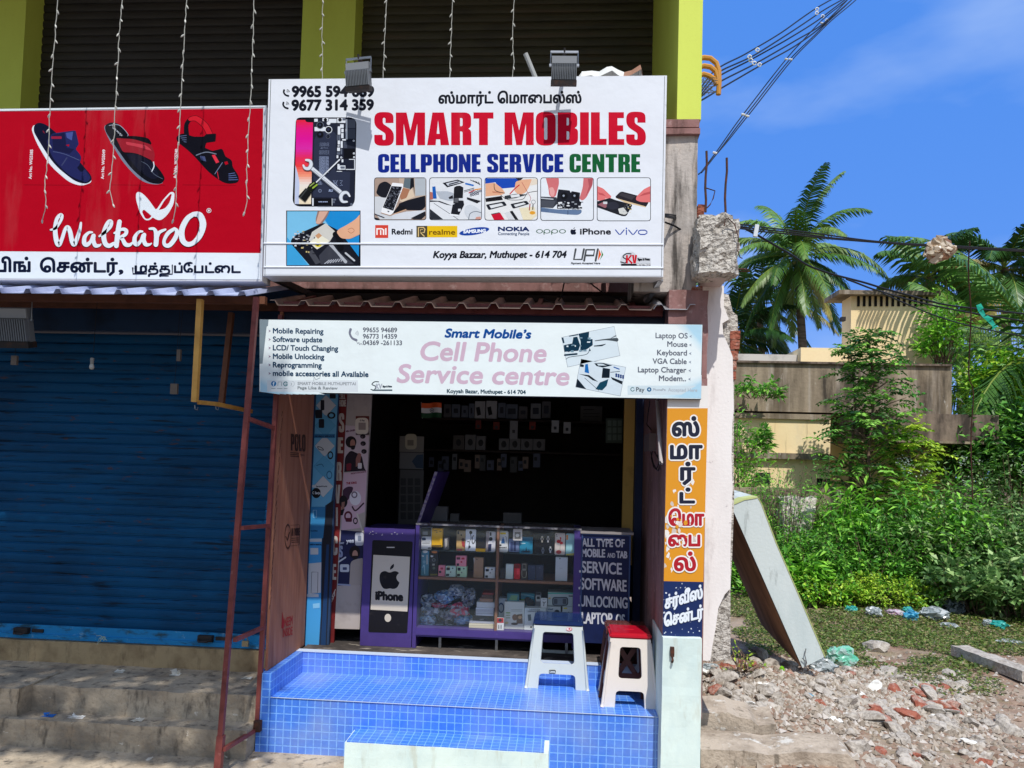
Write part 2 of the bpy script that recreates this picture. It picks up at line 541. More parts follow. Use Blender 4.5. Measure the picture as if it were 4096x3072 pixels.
class Board:
    """marks lying on one plane; coordinates are read off a photo crop"""
    def __init__(s, p, n, crop=OV, lift=0.003, step=1.5e-5):
        s.p, s.n, s.cr, s.parts, s.kk, s.k, s.lift, s.step = Vector(p), Vector(n).normalized(), crop, {}, {}, 0, lift, step
    def pt(s, x, y, k=None):
        d = ray(*s.cr(x, y))
        t = (s.p - EYE).dot(s.n) / d.dot(s.n)
        return EYE + d * t + s.n * (s.lift + (s.k if k is None else k) * s.step)
    def up(s, part):                  # next layer of this part, so that no two marks share a plane
        s.kk[part] = s.k = s.kk.get(part, 1 if part.split('#')[0].endswith('panel') else 24) + 1
    def mb(s, part):
        return s.parts.setdefault(part, MB())
    def poly(s, part, col, pts, holes=()):
        s.up(part)
        loops = [[s.pt(*p) for p in pts]] + [[s.pt(*p) for p in h] for h in holes]
        flat = [p for l in loops for p in l]
        s.mb(part).add(flat, tessellate_polygon(loops), col)
        return s
    def rect(s, part, col, x0, y0, x1, y1, r=0):
        return s.poly(part, col, _rb(x0, y0, x1, y1, r) if r else [(x0, y0), (x1, y0), (x1, y1), (x0, y1)])
    def circ(s, part, col, x, y, rx, ry=None, hole=None, rot=0, n=22):
        ry = ry or rx
        c, sn = math.cos(R(rot)), math.sin(R(rot))
        def e(f, g):
            return [(x + f * math.cos(6.2832 * i / n) * c - g * math.sin(6.2832 * i / n) * sn, y + f * math.cos(6.2832 * i / n) * sn + g * math.sin(6.2832 * i / n) * c) for i in range(n)]
        return s.poly(part, col, e(rx, ry), [e(rx * hole, ry * hole)] if hole else ())
    def stroke(s, part, col, pts, w, smooth=True, sub=6, cap=True):
        ws = w if isinstance(w, (list, tuple)) else [w] * len(pts)
        P, Wd = [], []
        if smooth and len(pts) > 2:
            for i in range(len(pts) - 1):
                a, b, c, d = [Vector(pts[min(max(j, 0), len(pts) - 1)]) for j in (i - 1, i, i + 1, i + 2)]
                for j in range(sub):
                    t = j / sub
                    P.append(0.5 * (2 * b + (c - a) * t + (2 * a - 5 * b + 4 * c - d) * t * t + (3 * b - a - 3 * c + d) * t ** 3))
                    Wd.append(ws[i] * (1 - t) + ws[i + 1] * t)
            P.append(Vector(pts[-1]))
            Wd.append(ws[-1])
        else:
            P, Wd = [Vector(p) for p in pts], ws
        m = s.mb(part)
        s.up(part)
        L, Rr = [], []
        for i, p in enumerate(P):
            d = P[min(i + 1, len(P) - 1)] - P[max(i - 1, 0)]
            d = d.normalized() if d.length > 1e-6 else Vector((1, 0))
            nn = Vector((-d.y, d.x)) * (Wd[i] / 2)
            L.append(p + nn)
            Rr.append(p - nn)
        vs = [s.pt(p.x, p.y) for q in zip(L, Rr) for p in q]
        m.add(vs, [(2 * i, 2 * i + 1, 2 * i + 3, 2 * i + 2) for i in range(len(P) - 1)], col)
        if cap:
            for p, ww in ((P[0], Wd[0]), (P[-1], Wd[-1])):
                s.circ(part, col, p.x, p.y, ww / 2, n=12)
        return s
    def text(s, part, col, body, x0, y0, x1, y1=None, h=10, bold=0.0, shear=0.0, lines=8):
        """baseline runs from (x0, y0) to (x1, y1); h is the height of a capital"""
        y1 = y0 if y1 is None else y1
        vs, fs = text_geo(body, shear)
        if not vs:
            return s
        a, b = min(p[0] for p in vs), max(p[0] for p in vs)
        m = s.mb(part)
        offs = [(0, 0)] + ([(bold * math.cos(6.2832 * i / lines), bold * math.sin(6.2832 * i / lines)) for i in range(lines)] if bold else [])
        for ox, oy in offs:
            s.up(part)
            m.add([s.pt(x0 + (x1 - x0) * (p[0] - a) / (b - a) + ox, y0 + (y1 - y0) * (p[0] - a) / (b - a) - p[1] / CAP * h + oy) for p in vs], fs, col)
        return s
    def heavy(s, part, col, body, x0, y0, x1, y1, h, gap=0.055, space=0.2):
        w = sum((HEAVY[c][0] if c != ' ' else space) + gap for c in body) - gap
        x = 0
        for c in body:
            if c == ' ':
                x += space + gap
                continue
            wd, out, holes = HEAVY[c]
            f = lambda p: (x0 + (x1 - x0) * (x + p[0]) / w, y0 + (y1 - y0) * (x + p[0]) / w - p[1] * h)
            s.poly(part, col, [f(p) for p in out], [[f(p) for p in q] for q in holes])
            x += wd + gap
        return s
    def done(s, m, parent, names=None):
        return {k: b.build(k.split('#')[0], m, parent) for k, b in s.parts.items()}
# ------------------------------------------------------------------ shared materials
PRINT = mat('printed_vinyl', rough=0.5, spec=0.06, layers=[((3, 3, 0.5), (0.4, 0.38, 0.36), 0.58, 0.85, 0.13)], bump=(2.6, 0.4, 0.03))
PAINT = mat('brush_paint', rough=0.55, layers=[((9, 9, 9), (0.3, 0.27, 0.24), 0.62, 0.85, 0.18)])
PLASTIC = mat('plastic', rough=0.3, spec=0.5)
CARD = mat('printed_card', rough=0.5)
METAL = mat('painted_metal', rough=0.4, spec=0.5, layers=[((14, 14, 14), (0.16, 0.1, 0.07), 0.6, 0.75, 0.5)])
STEEL = mat('bare_steel', S(150, 152, 155), rough=0.35, metal=0.9)
DARK = mat('dark_iron', S(45, 42, 42), rough=0.6, layers=[((20, 20, 20), S(90, 60, 45), 0.5, 0.7, 0.6)])
CABLE = mat('cable_sheath', S(28, 28, 32), rough=0.5)
RUST = mat('rusty_steel', S(70, 48, 40), rough=0.8, layers=[((30, 30, 30), S(110, 62, 40), 0.45, 0.7, 0.7)], bump=(60, 0.4, 0.004))
LIME = mat('lime_paint', (0.66, 0.76, 0.12), rough=0.75, layers=[((1.4, 1.4, 0.5), (0.50, 0.56, 0.06), 0.5, 0.8, 0.5), ((40, 40, 40), (0.55, 0.6, 0.1), 0.55, 0.75, 0.3)], bump=(90, 0.15, 0.003))
CONC = mat('weathered_concrete', S(186, 178, 170), rough=0.9, layers=[((5, 5, 1.2), S(132, 124, 116), 0.42, 0.7, 0.8), ((11, 11, 3), S(204, 190, 178), 0.52, 0.72, 0.8), ((10, 10, 1.1), S(58, 54, 50), 0.50, 0.64, 0.9), ((45, 45, 45), S(88, 80, 74), 0.6, 0.75, 0.5)], bump=(35, 0.5, 0.01))
STEPM = mat('worn_step_concrete', S(192, 176, 152), rough=0.92, layers=[((3, 3, 5), S(132, 122, 108), 0.42, 0.62, 0.85), ((9, 9, 9), S(172, 150, 122), 0.52, 0.72, 0.6), ((14, 14, 5), S(84, 78, 70), 0.53, 0.68, 0.85), ((9, 5, 20), S(226, 218, 202), 0.66, 0.70, 0.85), ((60, 60, 60), S(96, 88, 76), 0.55, 0.8, 0.5)], bump=(38, 0.6, 0.012))
SILL = mat('sill_plaster', S(178, 154, 116), rough=0.92, layers=[((5, 5, 5), S(132, 108, 78), 0.45, 0.7, 0.8), ((18, 18, 5), S(98, 82, 62), 0.56, 0.75, 0.7)], bump=(45, 0.5, 0.008))
WHITEW = mat('whitewashed_wall', S(240, 236, 232), rough=0.9, layers=[((6, 6, 1.6), S(168, 158, 154), 0.56, 0.72, 0.6), ((3, 3, 1), S(212, 206, 202), 0.45, 0.75, 0.6), ((24, 24, 24), S(160, 150, 150), 0.66, 0.74, 0.6)], bump=(50, 0.25, 0.006))
PINKW = mat('dirty_pink_wall', S(150, 112, 108), rough=0.9, layers=[((6, 6, 2), S(110, 82, 76), 0.45, 0.68, 0.8), ((20, 20, 20), S(186, 160, 156), 0.58, 0.72, 0.6), ((9, 9, 1.5), S(74, 54, 50), 0.56, 0.72, 0.8)], bump=(45, 0.4, 0.006))
MINT = mat('mint_whitewash', S(222, 238, 230), rough=0.85, layers=[((4, 4, 2), S(200, 220, 218), 0.42, 0.7, 0.8), ((12, 12, 2.5), S(186, 184, 162), 0.55, 0.74, 0.65), ((40, 40, 40), S(130, 124, 110), 0.7, 0.76, 0.8)], bump=(40, 0.2, 0.005))
RUBBLEM = mat('broken_concrete', S(200, 194, 184), rough=0.95, layers=[((26, 26, 26), S(126, 118, 108), 0.5, 0.62, 0.85), ((60, 60, 60), S(66, 58, 50), 0.57, 0.66, 0.9), ((12, 12, 12), S(226, 220, 208), 0.52, 0.7, 0.7)], bump=(48, 1.0, 0.03))
BRICKM = mat('broken_brick', S(162, 98, 78), rough=0.95, layers=[((18, 18, 18), S(128, 62, 48), 0.45, 0.65, 0.7), ((10, 10, 10), S(190, 174, 160), 0.5, 0.66, 0.85)], bump=(50, 0.9, 0.02))
TILE = tile_mat('blue_mosaic_tile', S(66, 124, 226), S(78, 136, 234), S(124, 182, 255), 0.0515, 0.0035)

# ------------------------------------------------------------------ ground
def lot_h(x, y):
    if x < 0.75:
        return 0.0
    e = min(1, (x - 0.75) / 0.5)
    h = 0.05 * noise.noise((x * 0.9, y * 0.9, 1)) + 0.02 * noise.noise((x * 3, y * 3, 4))
    m = math.exp(-(((x - 1.55) / 1.1) ** 2 + ((y - 6.6) / 1.0) ** 2))
    far = max(0, min(1, (y - 9.5) / 4)) * 0.12
    return e * (h + 0.22 * m + 0.04 + far)

def axis(parts):
    out = []
    for a, b, n in parts:
        out += [a + (b - a) * i / n for i in range(n)]
    return out + [parts[-1][1]]
gx = axis([(-60, -8, 10), (-8, 0.7, 8), (0.7, 6, 76), (6, 14, 24), (14, 80, 12)])
gy = axis([(-30, 3, 8), (3, 9, 80), (9, 16, 40), (16, 40, 12), (40, 160, 10)])
m = MB()
m.v = [(x, y, lot_h(x, y)) for y in gy for x in gx]
nx = len(gx)
for j in range(len(gy) - 1):
    for i in range(nx - 1):
        q = j * nx + i
        m.f.append((q, q + 1, q + nx + 1, q + nx))
        m.c.append((0.3, 0.25, 0.2))
GROUND = mat('lot_soil', S(160, 142, 124), rough=0.97, layers=[((1.6, 1.6, 1.6), S(122, 84, 64), 0.42, 0.62, 0.8), ((5, 5, 5), S(176, 150, 128), 0.5, 0.7, 0.8), ((0.9, 0.9, 0.9), S(96, 100, 58), 0.54, 0.66, 0.6), ((40, 40, 40), S(206, 190, 172), 0.6, 0.7, 0.7), ((70, 70, 70), S(84, 62, 50), 0.6, 0.75, 0.7)], bump=(30, 0.9, 0.02))
m.build('ground', GROUND, smooth=True, kind='structure')
XL = at(*B7(140, 690), 4.9).x                       # left outer edge of the tiled platform
XR = at(*B7(2030, 525), 4.9).x                      # right end of the tiled platform
m = MB()
m.rbox(-7.5, XR + 0.25, 3.6, 5.6, -0.10, 0.006, step=0.16, amp=0.006, freq=2.2)
m.build('pavement', STEPM, kind='structure', smooth=True)
m = MB()
m.box(-60, 60, -12, 3.59, -0.2, 0.012)
m.build('road', mat('asphalt', S(72, 70, 68), rough=0.9, bump=(60, 0.5, 0.01)), kind='structure')

# ------------------------------------------------------------------ the row of shops
bld = thing('shop_building', 'two storey row of shops with lime yellow upper columns and a half demolished right end', 'building', (-1, 5.5, 0))
YB, YF = 6.45, 6.22
ZT = 6.3
def px(u, v, Y): return at(u, v, Y).x
ZL = 3.32                                           # upper floor level
m = MB()
m.box(px(-300, 200, YF), px(94, 200, YF), YF, YB + 0.05, ZL, ZT)
m.build('column', LIME, bld)
m = MB()
m.box(px(1206, 150, YF), px(1418, 150, YF), YF, YB + 0.05, ZL, ZT)
m.build('column', LIME, bld)
YFIN = 4.85
xf0, xf1 = px(2712, 240, YFIN), px(2808, 240, YFIN)
zf = at(2750, 478, YFIN).z
m = MB()
m.box(xf0, xf1, YFIN, YB + 0.3, zf, ZT)
m.build('fin_wall', LIME, bld)
SHU = mat('dark_shutter_steel', S(50, 47, 42), rough=0.55, spec=0.4, layers=[((2, 2, 9), S(30, 28, 25), 0.45, 0.7, 0.7), ((1.2, 1.2, 22), S(62, 52, 40), 0.54, 0.7, 0.6)])
SHL = mat('olive_shutter_steel', S(64, 61, 42), rough=0.55, spec=0.4, layers=[((2, 2, 9), S(40, 37, 26), 0.45, 0.7, 0.7), ((1.2, 1.2, 20), S(80, 60, 38), 0.54, 0.7, 0.7)])
def shutter(x0, x1, Y, z0, z1, pitch, deep, m_, parent, name='roller_shutter', slope=0.0):
    mb = MB()
    n = int((z1 - z0) / pitch)
    prof = [(0, 0), (0.06, -0.9), (0.3, -1.25), (0.62, -1.1), (0.86, -0.5), (0.93, 0.25)]
    rows = [(z1 - (i + t) * pitch, d * deep) for i in range(n) for t, d in prof] + [(z1 - n * pitch, 0)]
    base = len(mb.v)
    for z, d in rows:
        mb.v += [(x0, Y + d, z), (x1, Y + d, z)]
    for i in range(len(rows) - 1):
        q = base + 2 * i
        mb.f.append((q, q + 1, q + 3, q + 2))
        mb.c.append((0, 0, 0))
    return mb.build(name, m_, parent), z1 - n * pitch
shutter(px(94, 200, YF) - 0.02, px(1206, 150, YF) + 0.02, YB, ZL, ZT, 0.0765, 0.010, SHU, bld)
shutter(px(1418, 150, YF) - 0.02, xf0, YB, ZL, ZT, 0.0765, 0.010, SHL, bld)
m = MB()
m.box(-7, xf1 - 0.002, 4.3, YB + 0.6, ZT, ZT + 0.18)
m.build('overhang_slab', CONC, bld)
# balcony floor slab and the beam seen under the big board
z0, z1 = at(2000, 1163, 5.62).z, at(2000, 1104, 5.62).z
m = MB()
m.box(px(900, 1130, 5.62), px(2660, 1130, 5.62), 5.62, 5.9, z0, z1 + 0.25)
m.build('concrete_beam', PINKW, bld)
m = MB()
m.box(-7, px(2660, 1130, 5.62), 5.9, 6.9, ZL - 0.14, ZL)
m.box(-7, px(900, 1130, 5.62), 5.35, 5.9, ZL - 0.14, ZL)
m.build('floor_slab', CONC, bld)
# weathered corner column with two moulding bands
xc1 = at(*A3(1795, 1300), YFIN).x
xc0 = at(*A6(1440, 500), YFIN).x - 0.12
zc0, zc1 = at(*A6(1650, 932), YFIN).z, at(*A3(1700, 1085), YFIN).z
m = MB()
m.rbox(xc0, xc1, YFIN + 0.02, YFIN + 0.5, zc0, zc1, step=0.05, amp=0.004, freq=9)
m.build('corner_column', CONC, bld, smooth=True)
zb = at(*A3(1700, 1030), YFIN).z
m = MB()
m.rbox(xc0, xc1 + 0.004, YFIN - 0.004, YFIN + 0.5, zb + 0.004, zf, step=0.04, amp=0.003, freq=9)
m.rbox(xc0, xc1 + 0.008, YFIN - 0.012, YFIN + 0.5, zc1 + 0.002, zb - 0.006, step=0.04, amp=0.003, freq=9)
m.build('moulding', PINKW, bld, smooth=True)
# pillar below it (front plane), dirty and bricky at the top
YP = 4.80
xp0, xp1 = at(*B5(358, 900), YP).x, at(*B5(582, 900), YP).x
zp0 = at(*B5(450, 1450), YP).z
zp1 = at(*B2(2030, 690), YP).z
m = MB()
m.box(xp0, xp1, YP + 0.012, YP + 1.75, zp0 - 0.5, zp1)
m.build('gate_pillar', PINKW, bld)
m = MB()
m.rbox(xp0 + 0.002, xp1 - 0.002, YP + 0.02, YP + 0.9, zp1 + 0.001, zc0 - 0.002, step=0.05, amp=0.008, freq=8)
m.build('brick_pillar_top', PINKW, bld)
# right hand wall stump, whitewashed, its free edge broken
YW = 4.98
def strip(pts, Y, dep, name, m_, par=bld):
    mb = MB()
    mb.poly_prism([at(u, v, Y) for u, v in pts], (0, dep, 0))
    return mb.build(name, m_, par)
right_edge = [F2(262, 860), F2(300, 960), F2(250, 990), F2(258, 1080), F2(300, 1170), F2(330, 1250), F2(333, 1420), F2(338, 1650), (2929, 1700), (2926, 1830), (2931, 1950), (2926, 2080), (2922, 2200), B5(722, 1180)]
strip([F2(100, 700), F2(262, 700)] + right_edge + [B5(690, 1215), B5(655, 1290), B5(640, 1400), B5(622, 1500), B5(610, 1580), B5(566, 1580), (2806, 1900)], YW, 0.10, 'plastered_wall', WHITEW)
m = MB()
q = [at(*p, YW + 0.03) for p in [F2(262, 760), F2(298, 770), F2(330, 900), F2(366, 930), F2(372, 1040), F2(366, 1150), F2(345, 1200), F2(352, 1300), F2(340, 1400), F2(342, 1650), (2934, 1830), (2937, 1980), (2930, 2200), B5(722, 1170), B5(722, 1570), B5(606, 1590), B5(610, 1300), (2880, 1700), (2880, 1300)]]
xs0, xs1 = at(*F2(262, 1000), YW).x, at(*F2(366, 1000), YW).x
m.poly_prism(q, (0, 0.62, 0))
m.build('broken_masonry', RUBBLEM, bld)
m = MB()
for k, (a, b) in enumerate([(1050, 1110), (1122, 1190), (1205, 1270), (1285, 1345), (1360, 1425)]):
    p0, p1 = at(*F2(312, b), YW + 0.02), at(*F2(372 - 12 * (k > 1) - 14 * (k > 2), a), YW + 0.02)
    m.rbox(p0.x, p1.x + 0.012, YW + 0.02, YW + 0.5, p0.z, p1.z, step=0.03, amp=0.006, freq=14, seed=k)
m.build('exposed_brick', BRICKM, bld)
m = MB()
p0, p1 = at(*F2(60, 175), 5.05), at(*F2(120, 70), 5.05)
m.rbox(p0.x, p1.x, 5.05, 5.5, p0.z, p1.z, step=0.03, amp=0.016, freq=12, seed=3)
p0, p1 = at(*F2(5, 950), 4.9), at(*F2(100, 720), 4.9)
m.rbox(p0.x, p1.x - 0.01, 4.865, 5.3, p0.z, p1.z, step=0.03, amp=0.012, freq=12, seed=5)
m.build('exposed_brick', BRICKM, bld)
# the cantilevered beam stub with its rough broken face and bent bars
p0, p1 = at(*F2(66, 595), 4.62), at(*F2(380, 185), 4.62)
m = MB()
m.rbox(p0.x, p1.x, 4.62, 4.82, p0.z, p1.z, step=0.022, amp=0.028, freq=13, seed=2)
bp = at(*F2(230, 150), 4.72)
m.rbox(bp.x - 0.13, bp.x + 0.07, 4.68, 4.82, p1.z - 0.03, p1.z + 0.045, step=0.022, amp=0.024, freq=15, seed=4)
st = m.build('broken_beam_end', RUBBLEM, bld)
m = MB()
m.box(p0.x + 0.06, p1.x - 0.035, 4.68, 4.98, p0.z - 0.004, p1.z - 0.06)
m.build('beam_stub', mat('old_plaster', S(206, 192, 188), rough=0.9, layers=[((5, 5, 5), S(160, 146, 142), 0.45, 0.7, 0.8)], bump=(40, 0.4, 0.006)), bld)
for top, bot in ((A3(1862, 1215), A6(1852, 300)), (A3(2025, 1270), A6(2008, 400))):
    a, b = at(*top, 4.76), at(*bot, 4.76)
    m = MB()
    m.tube([a + (b - a) * t + Vector((0.004 * math.sin(9 * t), 0, 0)) for t in (0, 0.2, 0.4, 0.6, 0.8, 1)], 0.0075, 6)
    m.build('reinforcing_bar', RUST, bld)
m = MB()
m.tube([at(*A6(*p), 4.755) for p in ((1860, 105), (1930, 127), (1915, 190), (1890, 240), (1865, 265))], 0.004, 5)
m.build('reinforcing_bar', RUST, bld)
m = MB()
m.tube([at(*F2(*p), 4.595) for p in ((264, 240), (272, 185), (295, 178), (345, 230), (372, 320), (370, 430), (385, 480), (405, 490))], 0.0035, 5)
m.build('reinforcing_bar', RUST, bld)
m = MB()
m.tube([at(*F2(*p), 4.74) for p in ((330, 575), (400, 572), (450, 576))], 0.005, 5)
m.build('reinforcing_bar', RUST, bld)
m = MB()
m.tube([at(*F2(*p), 4.75) for p in ((330, 588), (460, 590))], 0.004, 5)
m.build('reinforcing_bar', RUST, bld)
# ground floor: left shop front
YS = 5.5
xs_r = XL + 0.03
BLUE = mat('blue_shutter_steel', S(3, 74, 118), rough=0.5, spec=0.16, layers=[((1.5, 1.5, 2.5), S(3, 52, 86), 0.42, 0.7, 0.8), ((2.5, 2.5, 16), S(22, 54, 76), 0.56, 0.72, 0.55), ((2.2, 2.2, 34), S(14, 20, 26), 0.57, 0.66, 0.8), ((7, 7, 24), S(84, 54, 36), 0.64, 0.70, 0.7)])
zsill = 0.508
sh, zlow = shutter(-7, xs_r, YS, zsill + 0.10, 2.85, 0.077, 0.009, BLUE, bld)
m = MB()
m.box(-7, xs_r, YS - 0.012, YS + 0.01, zsill + 0.012, zlow + 0.002)
m.box(-7, xs_r, YS - 0.026, YS - 0.012, zsill + 0.012, zsill + 0.045)
bb = m.build('shutter_bottom_rail', mat('rail_blue', S(28, 132, 190), rough=0.45, layers=[((7, 7, 20), S(40, 56, 50), 0.5, 0.66, 0.85), ((22, 22, 22), S(150, 190, 210), 0.6, 0.72, 0.5)]), bld)
for (x, y) in ((125, 880), (1165, 925)):
    m = MB()
    c = at(*B6(x, y), YS - 0.03)
    m.rbox(c.x - 0.055, c.x + 0.055, YS - 0.05, YS - 0.013, c.z - 0.022, c.z + 0.022, step=0.03, amp=0.001)
    m.tube([(c.x - 0.05, YS - 0.05, c.z - 0.005), (c.x - 0.03, YS - 0.075, c.z - 0.015), (c.x + 0.03, YS - 0.075, c.z - 0.015), (c.x + 0.05, YS - 0.05, c.z - 0.005)], 0.008, 6)
    m.box(c.x + 0.07, c.x + 0.16, YS - 0.022, YS - 0.0125, c.z - 0.012, c.z + 0.012)
    m.build('shutter_handle', DARK, bld)
m = MB()
m.box(-7, xs_r, YS - 0.12, YS + 0.6, 2.86, 3.18)
m.build('shutter_box', mat('navy_hood', S(24, 52, 84), rough=0.6, layers=[((4, 4, 4), S(14, 30, 50), 0.45, 0.7, 0.8)]), bld)
m = MB()
m.rbox(-7, XL - 0.004, YS - 0.04, YS + 0.5, 0.25, zsill, step=0.09, amp=0.006, freq=5)
m.build('door_sill', SILL, bld, smooth=True)
# ground floor: dark inside of the phone shop
ZF = 0.51
xi0, xi1 = XL + 0.1, xp0 + 0.0
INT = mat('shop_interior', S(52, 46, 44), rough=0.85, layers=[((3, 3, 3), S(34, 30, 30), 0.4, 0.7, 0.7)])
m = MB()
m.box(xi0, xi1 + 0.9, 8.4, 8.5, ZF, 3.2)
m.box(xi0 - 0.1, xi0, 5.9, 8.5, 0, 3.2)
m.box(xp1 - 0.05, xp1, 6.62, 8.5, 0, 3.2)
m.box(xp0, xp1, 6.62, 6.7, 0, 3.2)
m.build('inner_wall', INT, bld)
m = MB()
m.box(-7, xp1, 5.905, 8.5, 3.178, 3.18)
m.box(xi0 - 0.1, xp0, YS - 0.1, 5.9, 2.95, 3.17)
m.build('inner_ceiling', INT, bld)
m = MB()
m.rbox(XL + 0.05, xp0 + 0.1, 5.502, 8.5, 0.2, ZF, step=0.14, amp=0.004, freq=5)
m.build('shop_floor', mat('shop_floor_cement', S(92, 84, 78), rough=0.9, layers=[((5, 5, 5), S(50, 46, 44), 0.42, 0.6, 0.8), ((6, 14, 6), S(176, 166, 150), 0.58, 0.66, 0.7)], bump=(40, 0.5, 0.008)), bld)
yj0, yj1 = at(*B2(1322, 1000), 6.3).x, at(*B2(1415, 1000), 6.3).x
m = MB()
m.box(yj0, yj1, 6.3, 6.36, ZF + 0.62, 2.95)
m.build('door_jamb', mat('ochre_paint', S(214, 172, 92), rough=0.7, layers=[((6, 6, 6), S(160, 122, 62), 0.5, 0.7, 0.6)]), bld)
m = MB()
m.box(yj1 + 0.002, xp0 - 0.002, 6.2, 6.3, ZF, 2.95)
m.build('door_frame', mat('navy_paint', S(36, 48, 80), rough=0.6), bld)

# ------------------------------------------------------------------ tiled platform and its little step
ZPL = 0.36
plat = thing('tiled_platform', 'blue mosaic tiled platform with raised left kerb in front of the phone shop', 'platform', ((XL + XR) / 2, 5.2, 0))
m = MB()
xk = at(*B7(215, 440), 4.9).x
m.box(xk, XR, 4.9, 5.5, 0, ZPL)
m.build('deck', TILE, plat)
m = MB()
m.box(XL, xk - 0.002, 4.898, 5.5, 0, ZPL + 0.155)
m.build('kerb', TILE, plat)
m = MB()
m.box(XL, XR, 5.495, 5.56, 0, ZPL + 0.15)
m.build('riser', TILE, plat)
m = MB()
m.box(XL + 0.02, XR, 5.49, 5.56, ZPL + 0.151, ZPL + 0.156)
m.box(xk, XR, 4.893, 4.9, ZPL + 0.0005, ZPL + 0.003)
m.build('grout_edge', mat('pale_grout', S(190, 204, 224), rough=0.8), plat)
st_ = thing('doorstep', 'low whitewashed step block with blue tiled top in front of the platform', 'step', (0, 4.8, 0))
sx0, sx1 = at(*B7(585, 600), 4.8).x, at(*B7(1510, 650), 4.8).x
m = MB()
m.rbox(sx0, sx1, 4.68, 4.897, 0, 0.179, step=0.05, amp=0.003, freq=8)
m.build('block', MINT, st_, smooth=False)
m = MB()
m.box(sx0 + 0.01, sx1 - 0.03, 4.684, 4.896, 0.18, 0.188)
m.build('tiled_tread', TILE, st_)

# ------------------------------------------------------------------ mint plinth of the gate pillar
plin = thing('pillar_plinth', 'mint whitewashed square base below the painted gate pillar', 'plinth', (xp0, 4.85, 0))
qx0, qx1 = at(*C4(70, 400), 4.76).x, at(*C4(303, 400), 4.76).x
zq = at(*C4(190, 78), 4.76).z
m = MB()
m.rbox(qx0, qx1, 4.76, 5.3, 0, zq, step=0.05, amp=0.004, freq=7)
m.build('block', MINT, plin)
m = MB()
a, b = at(*C4(132, 130), 4.75), at(*C4(132, 185), 4.75)
m.rbox(a.x - 0.011, a.x + 0.011, 4.735, 4.77, b.z, a.z, step=0.02, amp=0.002, freq=20)
m.tube([b + Vector((0, -0.005, 0)), b + Vector((0, -0.02, -0.02)), b + Vector((0, 0.0, -0.035))], 0.008, 6)
m.build('gate_bolt', RUST, plin)

# ------------------------------------------------------------------ concrete steps on the left
stp = thing('concrete_steps', 'worn grey concrete steps below the blue roller shutter', 'steps', (-3, 5.0, 0))
xe = XL - 0.006
m = MB()
m.rbox(-7, xe, 4.76, 5.48, 0, 0.18, step=0.07, amp=0.009, freq=5, seed=1)
m.build('lower_tread', STEPM, stp, smooth=True)
m = MB()
m.rbox(-7, xe, 4.93, 5.5, 0.15, 0.352, step=0.06, amp=0.010, freq=6, seed=2)
m.build('upper_tread', STEPM, stp, smooth=True)
xb = at(*B6(140, 1250), 4.86).x
m = MB()
m.rbox(-7, xb, 4.80, 5.2, 0.15, 0.362, step=0.06, amp=0.01, freq=6, seed=6)
m.build('end_block', STEPM, stp, smooth=True)
# litter lying on the steps
WAX = mat('crumpled_paper', rough=0.7)
for (x, y, Y, w, h, c, lab, nm) in (
        (680, 1075, 5.3, 0.035, 0.025, S(225, 220, 205), 'small white paper scrap in the middle of the top tread', 'paper_scrap'),
        (995, 1082, 5.3, 0.04, 0.045, S(235, 230, 215), 'torn white paper sticking up near the right end of the top tread', 'paper_scrap'),
        (1400, 1103, 5.3, 0.04, 0.018, S(235, 232, 222), 'flat white paper scrap behind the maroon frame', 'paper_scrap'),
        (278, 1318, 4.84, 0.045, 0.028, S(40, 110, 190), 'crumpled blue sachet on the lower step', 'sachet'),
        (437, 1310, 4.84, 0.055, 0.035, S(240, 236, 226), 'crushed white paper cup beside the blue sachet', 'paper_scrap'),
        (782, 1330, 4.85, 0.04, 0.02, S(236, 228, 210), 'small white paper ball in the middle of the lower step', 'paper_scrap')):
    p = at(*B6(x, y), Y)
    zb_ = 0.35 if y < 1200 else 0.178
    mb = MB(c)
    random.seed(x)
    for k in range(7):
        a = [Vector((p.x + random.uniform(-w, w), Y + random.uniform(-0.03, 0.03), zb_ + random.uniform(0, h))) for _ in range(3)]
        mb.face(a)
    mb.face([(p.x - w, Y - 0.02, zb_ + 0.006), (p.x + w, Y - 0.025, zb_ + 0.006), (p.x + w * 0.8, Y + 0.03, zb_ + 0.01), (p.x - w * 0.7, Y + 0.03, zb_ + 0.004)])
    mb.build(nm, WAX, label=lab, cat='litter')

# ------------------------------------------------------------------ corrugated roofs
def corrugated(x0, x1, yf, zf_, yb, zb_, pitch, ridge, h, m_, name, parent, first=0.0, thick=0.0025, wave=0.0):
    xs = []
    x = x0 + first - pitch
    while x < x1 + pitch:
        for t, hh in ((0, 0), (1 - ridge * 2.0, 0), (1 - ridge * 1.45, 1), (1 - ridge * 0.55, 1)):
            xs.append((x + t * pitch, hh))
        x += pitch
    xs = [p for p in xs if x0 <= p[0] <= x1]
    mb = MB()
    def row(y, z, dz):
        for xx, hh in xs:
            w_ = wave * noise.noise((xx * 2.1, y * 2, 3))
            mb.v.append((xx, y, z + hh * h + dz + w_))
    n = len(xs)
    row(yf, zf_, 0)
    row(yb, zb_, 0)
    row(yf, zf_, -thick)
    row(yb, zb_, -thick)
    for i in range(n - 1):
        mb.f += [(i, i + 1, n + i + 1, n + i), (2 * n + i + 1, 2 * n + i, 3 * n + i, 3 * n + i + 1), (2 * n + i, 2 * n + i + 1, i + 1, i)]
        mb.c += [(0, 0, 0)] * 3
    return mb.build(name, m_, parent)
a, b = at(*A5(150, 1215), 4.80), at(*A6(1495, 1075), 4.80)
bk = at(*A5(1200, 1178), 5.36)
roofR = thing('corrugated_awning', 'rusty brown corrugated metal awning between the two phone shop boards', 'awning', ((a.x + b.x) / 2, 4.85, 2.9))
